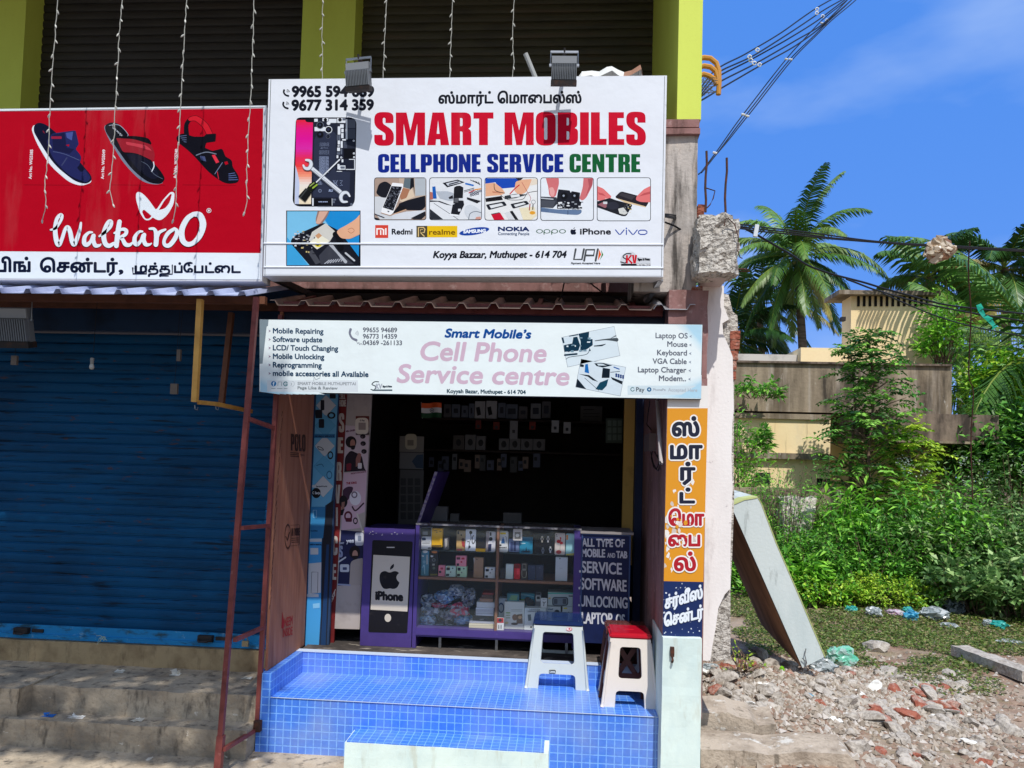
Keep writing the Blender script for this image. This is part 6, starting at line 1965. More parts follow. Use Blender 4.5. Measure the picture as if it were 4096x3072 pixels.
WOOD = mat('shelf_wood', S(132, 92, 68), rough=0.6, layers=[((3, 30, 30), S(104, 70, 52), 0.45, 0.7, 0.6)])
zsh = at(*B4(700, 636), YC1 + 0.02).z
zsh2 = zsh
zup = at(*B4(600, 418), YC1 + 0.04).z
xdv0, xdv1 = at(*G1(1085, 700), YC1 + 0.03).x, at(*G1(1118, 700), YC1 + 0.03).x
m = MB()
m.box(gx0 + 0.028, gr0, YC1 + 0.012, YB2 - 0.01, zsh - 0.018, zsh)
m.build('shelf', WOOD, gc)
m = MB()
m.box(gx0 + 0.028, gr0, YC1 + 0.05, YB2 - 0.01, zup - 0.005, zup)
m.build('shelf', mat('shelf_glass', S(120, 140, 140), rough=0.1, alpha=0.3), gc)
m = MB()
m.box(xdv0, xdv1, YC1 + 0.015, YB2 - 0.012, zb1, zt1 - 0.002)
m.build('divider', WOOD, gc)
m = MB()
m.box(gx0 + 0.028, gr0, YB2 - 0.008, YB2, ZF + 0.09, zt1)
m.build('back_panel', mat('counter_back', S(58, 46, 42), rough=0.7), gc)
m = MB()
m.box(gx0 + 0.028, gr0, YC1 + 0.003, YC1 + 0.007, zb1, zt1)
m.build('front_glass', mat('front_glass', S(200, 214, 214), rough=0.03, spec=0.25, alpha=0.03), gc)
for x in (gx0 + 0.2, (gx0 + gx1) / 2, gr0 - 0.05):
    m = MB()
    m.box(x, x + 0.02, YC1 + 0.03, YC1 + 0.05, ZF + 0.002, ZF + 0.09)
    m.build('foot', STEEL, gc)
# blue lettered board at its right end
lbd = thing('blue_lettered_board', 'navy board with white painted list of services right of the glass counter', 'board', (0.5, YC1, ZF))
lx0, lx1 = gx1 + 0.002, at(*B4(1848, 700), YC1).x
zl1 = at(*B4(1650, 275), YC1).z
m = MB()
m.box(lx0, lx1, YC1 - 0.004, YC1 + 0.02, ZF + 0.10, zl1)
m.build('board', mat('navy_board', S(22, 34, 78), rough=0.5, layers=[((7, 7, 7), S(16, 24, 56), 0.45, 0.7, 0.7)]), lbd)
m = MB()
m.box(lx0, lx0 + 0.01, YC1 - 0.008, YC1 - 0.004, ZF + 0.10, zl1)
m.box(lx1 - 0.01, lx1, YC1 - 0.008, YC1 - 0.004, ZF + 0.10, zl1)
m.box(lx0 + 0.01, lx1 - 0.01, YC1 - 0.008, YC1 - 0.004, zl1 - 0.008, zl1)
m.build('edge_strip', mat('edge_blue', S(60, 84, 130), rough=0.4), lbd)
m = MB()
m.box(lx0 - 0.01, lx1 + 0.02, YC1 - 0.02, YC1 + 0.4, zl1 + 0.002, zl1 + 0.02)
m.build('top_board', mat('worn_top', S(150, 144, 142), rough=0.7), lbd)
b = Board((0, YC1 - 0.004, 1), (0, -1, 0), B4, lift=0.0015)
sg = S(206, 206, 212)
for k, (t, x0, y0, x1, y1, h) in enumerate((('ALL TYPE OF', 1465, 372, 1805, 378, 60), ('MOBILE', 1463, 455, 1648, 460, 62), ('AND', 1668, 462, 1730, 464, 36), ('TAB', 1742, 464, 1826, 467, 52), ('.SERVICE', 1442, 580, 1782, 598, 88), ('.SOFTWARE', 1438, 715, 1820, 735, 88), ('.UNLOCKING', 1436, 852, 1828, 870, 84), ('.LAPTOP', 1446, 990, 1706, 1000, 88), ('OS', 1738, 1000, 1806, 1004, 82))):
    b.text('lettering#%d' % k, sg, t, x0, y0, x1, y1, h, bold=2.8 if t != 'AND' else 1)
b.done(PAINT, lbd)
# raised purple flap
fl = thing('counter_flap', 'thin purple counter flap tilted up behind the glass counter', 'flap', (gx0 + 0.05, 6.0, zt1))
m = MB()
a0, a1 = at(1664, 2106, YC1 + 0.12), at(1741, 1886, YC1 + 0.12)
t = Vector((0.018, 0, -0.006))
d = Vector((0.02, 0.5, 0))
m.hexa([a0, a0 + t, a0 + t + d, a0 + d, a1, a1 + t, a1 + t + d, a1 + d])
m.build('panel', PURP, fl)
m = MB()
m.hexa([a0 + Vector((-0.003, -0.004, 0)), a0 + t + Vector((0, -0.004, 0)), a0 + t + Vector((0, -0.001, 0)), a0 + Vector((-0.003, -0.001, 0)), a1 + Vector((-0.003, -0.004, 0)), a1 + t + Vector((0, -0.004, 0)), a1 + t + Vector((0, -0.001, 0)), a1 + Vector((-0.003, -0.001, 0))])
m.build('edge_strip', mat('flap_edge', S(150, 142, 160), rough=0.6, layers=[((40, 40, 40), S(80, 60, 120), 0.45, 0.6, 0.9)]), fl)

# ------------------------------------------------------------------ goods on the counter's shelves
def prod(name, label, cat, x0, y0, x1, y1, col, marks=(), Y=YC1 + 0.06, dep=0.05, sit=None, crop=G1, group=None, r=None):
    ym, xm = (y0 + y1) / 2, (x0 + x1) / 2
    X0, X1 = at(*crop(x0, ym), Y).x, at(*crop(x1, ym), Y).x
    Z0, Z1 = at(*crop(xm, y1), Y).z, at(*crop(xm, y0), Y).z
    if sit is not None:
        Z0 = sit + 0.0008
    o = thing(name, label, cat, ((X0 + X1) / 2, Y + dep / 2, Z0), group)
    mb = MB(col)
    mb.box(X0, X1, Y, Y + dep, Z0, Z1)
    mb.build('carton', CARD, o, bevel=0.002 if r is None else r)
    if marks:
        bd = Board((0, Y, 1), (0, -1, 0), crop, lift=0.0006)
        for mk in marks:
            k, c, a = mk[0], mk[1], mk[2:]
            if k == 'r':
                bd.rect('print', c, *a)
            elif k == 'c':
                bd.circ('print', c, *a)
            elif k == 'p':
                bd.poly('print', c, a[0])
            elif k == 's':
                bd.stroke('print', c, a[0], a[1])
            elif k == 't':
                bd.text('print', c, a[0], a[1], a[2], a[3], a[4], a[5], bold=a[6] if len(a) > 6 else 1)
        bd.done(CARD, o)
    return o
gy, dkk, wht = S(120, 124, 128), S(26, 28, 34), S(214, 216, 216)
zu, zm, zl = zup, zsh, zb1
prod('accessory_pack', 'white and black accessory pack at the left end of the top counter shelf', 'pack', 145, 95, 270, 372, S(206, 208, 208), [('r', dkk, 147, 97, 268, 208), ('r', gy, 160, 145, 225, 190, 6), ('r', S(40, 60, 90), 150, 222, 200, 258, 14), ('r', S(90, 92, 96), 155, 275, 255, 280), ('r', S(90, 92, 96), 155, 292, 250, 297), ('r', dkk, 225, 348, 262, 362)])
prod('yellow_carton', 'bright yellow flat carton near the left end of the top counter shelf', 'carton', 275, 108, 410, 342, S(222, 170, 24), [('s', dkk, [(290, 122), (310, 132), (345, 128)], 6), ('r', dkk, 278, 320, 400, 334), ('r', S(120, 90, 10), 372, 140, 398, 150), ('c', dkk, 340, 155, 6, 8)], sit=None)
prod('clear_pack', 'dim clear pack right of the yellow carton', 'pack', 425, 215, 490, 378, S(96, 92, 90), [('p', S(170, 166, 160), [(440, 240), (475, 225), (470, 330), (445, 350)])])
prod('phone_cover', 'phone cover printed with a figure in a flower field', 'phone cover', 588, 135, 695, 390, S(196, 160, 100), [('r', S(150, 130, 96), 590, 137, 693, 260), ('r', dkk, 600, 142, 622, 180, 8), ('c', S(70, 40, 30), 672, 250, 22, 20), ('c', dkk, 648, 190, 10, 12), ('p', S(170, 60, 60), [(650, 270), (692, 275), (692, 350), (660, 330)]), ('r', S(180, 80, 90), 592, 365, 660, 386)], dep=0.012)
prod('phone_cover', 'white phone cover with black ink splashes', 'phone cover', 700, 118, 832, 392, S(212, 218, 226), [('c', dkk, 768, 158, 20, 22), ('s', dkk, [(765, 180), (772, 230), (755, 270), (745, 330), (735, 372)], 7), ('s', dkk, [(790, 210), (785, 270), (800, 300), (825, 255)], 10), ('c', dkk, 752, 340, 14, 18), ('c', dkk, 735, 272, 9), ('c', dkk, 802, 200, 7)], dep=0.012, r=0.004)
prod('flat_carton', 'black flat carton in the middle of the top counter shelf', 'carton', 838, 160, 955, 360, S(44, 42, 42))
prod('small_carton', 'small yellow carton in front of the black flat carton', 'carton', 828, 362, 952, 400, S(226, 174, 20), [('r', S(190, 130, 10), 868, 364, 872, 398)], Y=YC1 + 0.045, dep=0.02)
prod('phone_cover', 'white phone cover printed with a walking girl', 'phone cover', 960, 145, 1080, 402, S(206, 206, 210), [('r', S(150, 140, 140), 962, 147, 1005, 400), ('r', dkk, 1008, 155, 1030, 200, 8), ('c', dkk, 1022, 240, 22, 26), ('p', S(230, 230, 232), [(990, 270), (1040, 260), (1045, 300), (985, 310)]), ('p', S(40, 46, 80), [(990, 305), (1030, 300), (1025, 395), (985, 395)])], dep=0.012, r=0.004)
prod('bottle_pack', 'white tag shaped pack with a blue bottle right of the shelf divider', 'pack', 1118, 138, 1240, 408, S(210, 214, 214), [('r', S(226, 200, 30), 1142, 158, 1212, 182), ('p', S(50, 110, 170), [(1165, 240), (1190, 240), (1200, 295), (1150, 295)]), ('r', S(50, 110, 170), 1170, 218, 1184, 240), ('s', S(70, 80, 90), [(1205, 210), (1218, 220), (1216, 290)], 5), ('r', dkk, 1130, 308, 1156, 328), ('t', dkk, 'SMART', 1130, 355, 1225, 355, 14)], r=0.006, dep=0.02)
prod('framed_card', 'small white framed card hanging at the top of the counter', 'card', 1303, 115, 1418, 262, S(206, 202, 196), [('r', S(120, 116, 110), 1322, 152, 1398, 238), ('c', S(214, 212, 206), 1358, 196, 24, 20)], Y=YC1 + 0.035, dep=0.01)
prod('earphone_box', 'slate blue earphone box below the framed card', 'carton', 1248, 240, 1380, 405, S(110, 126, 160), [('r', S(60, 70, 110), 1270, 275, 1300, 395, 10), ('r', S(50, 60, 100), 1310, 275, 1340, 395, 10)])
prod('teal_carton', 'large teal carton printed with dark aerials', 'carton', 1385, 218, 1550, 425, S(36, 130, 160), [('r', S(26, 104, 134), 1387, 220, 1548, 262), ('t', S(190, 220, 226), 'Router', 1400, 300, 1460, 300, 14), ('p', S(14, 34, 50), [(1400, 410), (1440, 390), (1462, 390), (1466, 345), (1472, 345), (1476, 390), (1500, 390), (1520, 412)]), ('s', S(14, 34, 50), [(1405, 405), (1440, 375)], 6), ('s', S(14, 34, 50), [(1520, 405), (1495, 375)], 6)])
o = prod('watch_tray', 'black tray with four pale wrist watches', 'watch tray', 1570, 165, 1822, 430, S(20, 20, 24), Y=YC1 + 0.05, dep=0.012)
for (x, y, c) in ((1670, 240, S(206, 196, 176)), (1745, 240, S(190, 190, 190)), (1680, 385, S(120, 124, 134)), (1775, 372, S(206, 210, 210))):
    q = at(*G1(x, y), YC1 + 0.046)
    mb = MB(c)
    for k in range(12):
        a_, b_ = 6.283 * k / 12, 6.283 * (k + 1) / 12
        mb.face([q + Vector((0.012 * math.cos(a_), 0, 0.013 * math.sin(a_))), q + Vector((0.012 * math.cos(b_), 0, 0.013 * math.sin(b_))), q + Vector((0.007 * math.cos(b_), -0.003, 0.008 * math.sin(b_))), q + Vector((0.007 * math.cos(a_), -0.003, 0.008 * math.sin(a_)))])
    mb.face([q + Vector((0.006 * math.cos(6.283 * k / 12), -0.001, 0.007 * math.sin(6.283 * k / 12))) for k in range(12)], S(60, 64, 70))
    mb.box(q.x - 0.006, q.x + 0.006, q.y, q.y + 0.003, q.z - 0.026, q.z - 0.012)
    mb.box(q.x - 0.006, q.x + 0.006, q.y, q.y + 0.003, q.z + 0.012, q.z + 0.022)
    mb.build('watch', PLASTIC, o)
prod('phone_cover', 'white phone cover with red petals near the right post of the counter', 'phone cover', 1830, 165, 1960, 440, S(206, 196, 190), [('c', dkk, 1852, 185, 6), ('c', dkk, 1858, 205, 6), ('c', S(190, 30, 44), 1880, 270, 26, 22), ('c', S(206, 50, 60), 1912, 290, 22, 18), ('p', S(180, 24, 40), [(1890, 215), (1915, 220), (1905, 275)]), ('c', S(170, 60, 60), 1880, 405, 34, 24), ('s', S(90, 110, 60), [(1900, 300), (1895, 380)], 4)], dep=0.012, r=0.004)
prod('phone_cover', 'pale cyan phone cover touching the right post of the counter', 'phone cover', 1970, 172, 2086, 448, S(150, 200, 206), [('r', S(210, 130, 60), 1974, 190, 2000, 250), ('p', S(190, 180, 90), [(1972, 430), (2084, 415), (2084, 446), (1972, 446)]), ('p', S(170, 170, 60), [(2035, 370), (2048, 390), (2060, 370), (2050, 400)])], dep=0.012, r=0.004)
prod('teal_pouch', 'teal blister pouch at the left end of the middle counter shelf', 'pouch', 140, 388, 240, 705, S(70, 126, 146), [('c', S(206, 206, 200), 192, 400, 32, 18), ('p', S(210, 214, 214), [(148, 440), (180, 450), (172, 468), (150, 460)]), ('c', S(150, 186, 200), 178, 530, 16, 18, 0.5), ('s', S(160, 200, 214), [(160, 600), (180, 570), (185, 680)], 9), ('r', S(160, 166, 166), 205, 440, 228, 560)], sit=zm)
prod('cable_pack', 'black cable blister pack beside the teal pouch', 'pack', 248, 392, 350, 705, S(30, 30, 32), [('c', S(190, 110, 50), 310, 405, 36, 16), ('p', S(206, 208, 206), [(262, 445), (298, 452), (285, 470), (262, 468)]), ('c', S(110, 116, 116), 300, 505, 24, 20, 0.6), ('r', S(160, 160, 150), 282, 552, 312, 575), ('c', S(96, 110, 96), 302, 608, 18), ('r', S(120, 110, 40), 255, 680, 345, 700)], sit=zm)
prod('earphone_box', 'small pink earphone box standing beside the black cable pack', 'carton', 358, 575, 440, 708, S(216, 130, 150), [('r', S(170, 30, 60), 385, 600, 420, 625, 8), ('r', dkk, 365, 640, 395, 670, 8)], sit=zm)
prod('earphone_box', 'mint earphone box left of the stacked pair', 'carton', 450, 585, 578, 718, S(186, 214, 206), [('r', dkk, 460, 600, 505, 635, 6), ('c', S(60, 70, 70), 540, 610, 10), ('r', dkk, 455, 680, 495, 708, 4), ('r', S(226, 190, 110), 475, 588, 505, 596), ('r', gy, 505, 650, 522, 668)], sit=zm)
o19 = prod('earphone_box', 'pale green earphone box carrying a pink one', 'carton', 590, 588, 718, 720, S(176, 210, 180), [('r', dkk, 602, 602, 640, 640, 6), ('c', S(60, 70, 70), 680, 615, 10), ('r', dkk, 595, 680, 632, 712, 4), ('r', gy, 645, 655, 662, 672)], sit=zm)
prod('earphone_box', 'pink earphone box on top of the pale green one', 'carton', 578, 454, 712, 586, S(220, 136, 152), [('r', S(70, 40, 50), 590, 470, 635, 500, 6), ('r', S(180, 30, 60), 650, 475, 690, 500, 8), ('r', dkk, 590, 548, 620, 578, 4), ('c', S(190, 40, 70), 650, 530, 12)])
prod('phone_box', 'tall brown phone box wrapped in clear film', 'phone box', 805, 476, 925, 726, S(156, 124, 98), [('c', dkk, 845, 496, 8), ('p', S(190, 190, 186), [(803, 480), (815, 478), (812, 560)]), ('r', S(140, 110, 88), 808, 600, 922, 604)], sit=zm)
prod('earphone_box', 'white earphone box left of the shelf divider', 'carton', 945, 600, 1075, 736, S(206, 210, 214), [('r', dkk, 955, 618, 998, 650, 6), ('c', S(60, 70, 70), 1035, 625, 10), ('r', dkk, 952, 700, 985, 728, 4), ('r', S(226, 190, 110), 975, 602, 1005, 610), ('r', gy, 1005, 660, 1022, 676)], sit=zm)
prod('dark_carton', 'little dark carton right behind the shelf divider', 'carton', 1142, 612, 1200, 716, S(52, 46, 44), sit=zm)
prod('white_carton', 'plain white upright carton beside the red one', 'carton', 1210, 560, 1305, 746, S(200, 212, 210), sit=zm)
prod('red_carton', 'glossy red upright carton on the middle counter shelf', 'carton', 1315, 562, 1392, 748, S(206, 16, 36), [('r', S(120, 8, 20), 1317, 564, 1388, 610), ('r', S(236, 60, 74), 1350, 615, 1384, 690)], sit=zm)
prod('keypad_phone', 'dark keypad phone in a clear case beside the red carton', 'phone', 1405, 540, 1480, 750, S(70, 64, 58), [('r', S(130, 124, 112), 1418, 552, 1468, 640, 10), ('r', S(40, 38, 36), 1424, 565, 1462, 615, 4), ('s', S(170, 166, 150), [(1412, 640), (1418, 715), (1462, 722), (1475, 650)], 6)], sit=zm, r=0.006)
prod('phone_box', 'dark navy phone box left of the navy twin', 'phone box', 1490, 568, 1586, 745, S(52, 60, 84), [('p', S(90, 100, 124), [(1535, 600), (1560, 590), (1555, 606)])], sit=zm)
prod('phone_box', 'dark navy phone box right of the navy twin', 'phone box', 1590, 570, 1686, 745, S(56, 62, 84), [('c', S(90, 100, 124), 1640, 605, 10)], sit=zm)
prod('phone_box', 'tall white phone box near the right post on the middle counter shelf', 'phone box', 1838, 472, 1990, 775, S(196, 206, 214), [('c', S(40, 44, 50), 1895, 488, 8), ('r', S(150, 160, 170), 1890, 608, 1930, 612)], sit=zm)
for (n_, l_, c_, rc, mk) in (
        ('cream_carton', 'wide cream carton at the bottom of the left compartment pile', 'carton', (745, 1310, 1065, 1370, S(214, 208, 180)), [('r', S(170, 160, 130), 750, 1330, 1060, 1333), ('r', S(170, 160, 130), 750, 1350, 1060, 1353)]),
        ('white_carton', 'flat white carton on the wide cream carton', 'carton', (750, 1278, 1065, 1308, S(216, 216, 214)), []),
        ('black_carton', 'black carton in the middle of the pile', 'carton', (790, 1212, 1058, 1276, S(34, 30, 32)), [('r', S(130, 124, 120), 880, 1250, 930, 1262)]),
        ('cover_stack', 'stack of white phone cover boxes with dark edges', 'carton', (830, 1112, 1056, 1210, S(206, 210, 216)), [('r', S(70, 74, 96), 832, 1134, 1054, 1142), ('r', S(70, 74, 96), 832, 1158, 1054, 1166), ('r', S(70, 74, 96), 832, 1182, 1054, 1190)]),
        ('white_carton', 'plain white carton above the stack of cover boxes', 'carton', (842, 1040, 1070, 1110, S(196, 200, 200)), []),
        ('tan_carton', 'thin tan carton near the top of the pile', 'carton', (880, 995, 1050, 1036, S(150, 116, 92)), []),
        ('brown_carton', 'dull brown carton under the red slab at the top of the pile', 'carton', (900, 948, 1052, 993, S(84, 64, 54)), []),
        ('red_slab', 'dull red slim carton topping the left compartment pile', 'carton', (915, 922, 1058, 946, S(130, 48, 38)), [])):
    prod(n_, l_, c_, *rc[:4], rc[4], mk, Y=YC1 + 0.07, dep=0.16)
prod('cable_pack', 'red and white cable pack at the foot of the divider', 'pack', 1095, 1236, 1186, 1392, S(212, 214, 212), [('r', S(170, 30, 34), 1096, 1238, 1184, 1300), ('c', dkk, 1140, 1268, 22, 20), ('r', dkk, 1118, 1325, 1128, 1375), ('r', dkk, 1146, 1325, 1156, 1375)], sit=zl, Y=YC1 + 0.03, dep=0.03)
prod('blue_white_box', 'white box with a blue bracelet print beside the divider', 'carton', 1112, 990, 1222, 1232, S(186, 200, 210), [('c', S(30, 70, 120), 1152, 1110, 38, 66, 0.7)], Y=YC1 + 0.16, dep=0.1)
prod('picture_box', 'large white box with a brown still life picture in the bottom compartment', 'carton', 1190, 1035, 1442, 1388, S(204, 208, 200), [('r', S(120, 130, 110), 1280, 1133, 1420, 1138), ('r', S(150, 154, 140), 1280, 1152, 1420, 1156), ('r', S(120, 150, 90), 1210, 1165, 1270, 1182, 8), ('r', S(150, 160, 130), 1212, 1196, 1268, 1212, 8), ('r', S(150, 160, 130), 1212, 1228, 1268, 1244, 8), ('c', S(120, 84, 60), 1325, 1230, 34, 40), ('p', S(96, 70, 50), [(1350, 1195), (1420, 1185), (1425, 1310), (1345, 1310)]), ('c', S(190, 150, 110), 1390, 1230, 24, 20), ('c', S(60, 46, 40), 1320, 1312, 44, 16), ('c', S(190, 180, 130), 1220, 1300, 24, 16)], sit=zl, Y=YC1 + 0.09, dep=0.08)
prod('phone_holder_box', 'white phone holder box half hidden by the blue topped stool', 'carton', 1445, 1115, 1718, 1400, S(206, 214, 212), [('t', S(40, 44, 50), 'A ROTATABLE', 1510, 1142, 1640, 1142, 12, 0.8), ('t', S(60, 64, 70), 'CAR PHONE HOLDER', 1490, 1162, 1680, 1162, 12, 0.8), ('p', S(60, 80, 90), [(1488, 1195), (1528, 1192), (1532, 1268), (1494, 1275)]), ('p', S(110, 134, 140), [(1580, 1195), (1680, 1190), (1640, 1330), (1545, 1340)]), ('c', dkk, 1530, 1352, 12)], sit=zl, Y=YC1 + 0.08, dep=0.1)
prod('teal_pack', 'teal and green clear pack lying on the large picture box', 'pack', 1228, 930, 1378, 1034, S(60, 120, 130), [('p', S(110, 150, 110), [(1250, 1010), (1280, 950), (1360, 955), (1350, 1015)])], Y=YC1 + 0.12, dep=0.08)
prod('cyan_pouch', 'bright cyan pouch at the back of the bottom compartment', 'pouch', 1398, 930, 1572, 1110, S(70, 160, 186), [('s', S(160, 210, 220), [(1405, 945), (1480, 950), (1565, 970)], 8), ('r', S(130, 180, 70), 1400, 1000, 1450, 1030)], Y=YC1 + 0.24, dep=0.05)
o = thing('black_case', 'rounded black case leaning in front of the cyan pouch', 'case', at(*G1(1510, 1110), YC1 + 0.17))
m = MB(S(26, 26, 30))
q = [at(*G1(x, y), YC1 + 0.17) for x, y in rr([(1440, 1010, 24), (1480, 975, 30), (1560, 1020, 30), (1585, 1112, 20), (1500, 1112, 30)])]
m.poly_prism(q, (0, 0.04, 0))
m.build('shell', PLASTIC, o)
prod('keypad_phone', 'grey and white handset standing between the black case and the speaker box', 'phone', 1584, 915, 1656, 1105, S(120, 122, 124), [('r', S(60, 60, 64), 1590, 918, 1650, 945, 10), ('r', S(206, 208, 206), 1592, 955, 1650, 1028, 12), ('r', S(50, 56, 60), 1602, 965, 1642, 1000, 4)], Y=YC1 + 0.2, dep=0.03, r=0.005)
prod('earphone_pack', 'small white earphone pack leaning below the speaker box', 'pack', 1652, 990, 1734, 1110, S(212, 216, 216), [('s', dkk, [(1680, 1035), (1692, 1050), (1690, 1085)], 8), ('s', dkk, [(1712, 1035), (1700, 1050)], 8), ('r', gy, 1675, 1002, 1715, 1008)], Y=YC1 + 0.10, dep=0.02)
prod('speaker_box', 'long pale box printed with an oval speaker', 'carton', 1742, 916, 2066, 1088, S(190, 204, 204), [('r', S(70, 180, 160), 1744, 918, 2064, 934), ('p', S(52, 60, 72), [(1796 + a, 0 + c) for a, c in _rb(0, 972, 204, 1085, 40)]), ('p', S(120, 132, 144), [(1808 + a, c) for a, c in _rb(0, 984, 180, 1074, 34)]), ('r', S(70, 78, 92), 1818, 996, 1864, 1062, 12), ('r', S(70, 78, 92), 1930, 996, 1976, 1062, 12), ('r', S(216, 180, 50), 1750, 980, 1778, 996), ('r', dkk, 2005, 955, 2060, 968, 6)], Y=YC1 + 0.14, dep=0.14)
prod('headset_box', 'white box printed with a headset wearer under the speaker box', 'carton', 1720, 1094, 1902, 1390, S(200, 206, 208), [('t', S(50, 90, 120), 'Heal', 1745, 1140, 1805, 1138, 22, 1), ('c', dkk, 1858, 1168, 36, 34), ('c', S(190, 150, 130), 1862, 1192, 18, 24), ('p', dkk, [(1820, 1230), (1895, 1215), (1898, 1240), (1815, 1240)]), ('c', dkk, 1765, 1210, 26, 16)], Y=YC1 + 0.14, dep=0.12, sit=zl)
prod('charger_box', 'white box printed with charger cables next to the right post', 'carton', 1924, 1096, 2060, 1390, S(204, 210, 208), [('r', S(206, 196, 60), 1942, 1108, 1985, 1126), ('s', dkk, [(1975, 1180), (1985, 1230)], 12), ('s', dkk, [(2005, 1165), (2015, 1230)], 12), ('s', dkk, [(2035, 1175), (2045, 1230)], 12)], Y=YC1 + 0.14, dep=0.12, sit=zl)
# crumpled bags of phone covers
BAG = mat('clear_bag', rough=0.22, spec=0.6, coat=0.6)
def bag(label, x, y, w, h, cols, seed, Y, cat='bag', name='wrapped_covers', crop=G1, group=None, mt=None, amp=0.35, flat=0.6):
    p = at(*crop(x, y), Y)
    s_ = (at(*crop(x + w / 2, y), Y) - p).length
    sh_ = (at(*crop(x, y - h / 2), Y) - p).length
    bm = bmesh.new()
    bmesh.ops.create_icosphere(bm, subdivisions=4 if mt else 3, radius=1)
    mb = MB()
    sd = Vector((seed * 7.7, seed * 3.3, 1))
    vs = []
    for v in bm.verts:
        n = noise.noise_vector(v.co * 1.6 + sd) * amp + noise.noise_vector(v.co * 4.5 + sd) * amp * 0.5 + (noise.noise_vector(v.co * 10 + sd) * amp * 0.25 if mt else Vector())
        c = v.co + n
        vs.append((p.x + c.x * s_, p.y + c.y * s_ * flat, p.z + c.z * sh_))
    random.seed(seed)
    base = len(mb.v)
    mb.v += vs
    for f in bm.faces:
        mb.f.append(tuple(v.index for v in f.verts))
        q = noise.noise(f.calc_center_median() * 2.2 + sd) + random.uniform(-0.06, 0.06)
        mb.c.append(cols[min(len(cols) - 1, max(0, int((q + 0.6) / 1.2 * len(cols))))])
    bm.free()
    return mb.build(name, mt or BAG, label=label, cat=cat, group=group)
cl = [S(40, 44, 56), S(90, 110, 130), S(150, 160, 168), S(70, 90, 116)]
cb_ = [S(40, 70, 110), S(70, 120, 170), S(130, 160, 186), S(90, 100, 120)]
cr_ = [S(150, 40, 70), S(190, 60, 90), S(150, 150, 160), S(120, 60, 80)]
cd_ = [S(26, 28, 36), S(50, 56, 70), S(110, 116, 126), S(40, 50, 80)]
gpb = 'clear bags of phone covers heaped in the counter'
for k, (x, y, w, h, c, lab) in enumerate((
        (220, 1010, 170, 150, cl, 'grey clear bag of covers at the upper left of the counter heap'),
        (430, 970, 220, 170, cb_, 'pale blue clear bag of covers near the top of the counter heap'),
        (590, 900, 200, 150, cl, 'silvery clear bag of covers topping the counter heap'),
        (740, 980, 180, 230, cd_, 'black and silver bag of covers at the upper right of the counter heap'),
        (370, 1075, 200, 60, cr_, 'flat pink bag of covers in the middle of the counter heap'),
        (620, 1130, 260, 190, cr_, 'big rosy bag of covers at the centre of the counter heap'),
        (250, 1130, 240, 140, cl, 'grey blue bag of covers at the left of the counter heap'),
        (220, 1270, 230, 170, cb_, 'dark blue bag of covers at the lower left of the counter heap'),
        (470, 1210, 240, 200, cd_, 'black bag of covers in the dark middle of the counter heap'),
        (670, 1260, 230, 130, cb_, 'steel blue bag of covers at the lower right of the counter heap'),
        (450, 1335, 240, 60, cl, 'thin shiny bag of covers at the bottom of the counter heap'))):
    bag(lab, x, y, w * 1.05, h * 1.05, c, 50 + k, YC1 + 0.16, group=gpb, flat=0.7)

# ------------------------------------------------------------------ inside the shop
bs = thing('wall_shelving', 'dark shelving along the back wall of the phone shop', 'shelving', (0, 7.8, 1.5))
YI = 7.6
for y in (170, 392):
    p = at(*F4(900, y), YI)
    m = MB()
    m.box(at(*F4(440, y), YI).x, at(*F4(1840, y), YI).x, YI - 0.02, 8.39, p.z - 0.02, p.z)
    m.build('shelf_board', mat('dark_shelf', S(60, 48, 44), rough=0.7), bs)
grp = 'accessory boxes on the shelves at the back of the shop'
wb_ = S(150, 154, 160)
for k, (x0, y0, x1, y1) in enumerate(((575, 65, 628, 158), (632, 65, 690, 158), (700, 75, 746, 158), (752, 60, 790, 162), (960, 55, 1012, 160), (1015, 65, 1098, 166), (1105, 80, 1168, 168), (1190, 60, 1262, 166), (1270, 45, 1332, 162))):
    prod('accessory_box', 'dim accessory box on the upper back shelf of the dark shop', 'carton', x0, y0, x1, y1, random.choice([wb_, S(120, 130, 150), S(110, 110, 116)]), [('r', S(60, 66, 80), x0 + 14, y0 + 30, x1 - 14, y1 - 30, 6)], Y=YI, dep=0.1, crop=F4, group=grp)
for k, (x0, y0, x1, y1, lab) in enumerate(((795, 44, 868, 165, 'pale box with a slanted phone print, left of its twin on the upper back shelf'), (875, 42, 950, 166, 'pale box with a slanted phone print, right of its twin on the upper back shelf'))):
    prod('phone_box', lab, 'carton', x0, y0, x1, y1, S(206, 208, 214), [('p', S(30, 34, 44), [(x0 + 8, y0 + 45), (x0 + 34, y0 + 38), (x0 + 44, y0 + 95), (x0 + 18, y0 + 104)])], Y=YI, dep=0.1, crop=F4)
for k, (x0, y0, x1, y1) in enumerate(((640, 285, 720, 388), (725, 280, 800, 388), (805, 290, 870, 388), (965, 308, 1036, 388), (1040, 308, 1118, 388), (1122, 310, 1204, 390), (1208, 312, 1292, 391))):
    prod('accessory_box', 'dim square box with dark round print on the lower back shelf of the shop', 'carton', x0, y0, x1, y1, random.choice([S(130, 130, 136), S(100, 96, 96)]), [('c', S(40, 42, 50), (x0 + x1) / 2, (y0 + y1) / 2, 18, 24)], Y=YI, dep=0.1, crop=F4, group=grp + ' below')
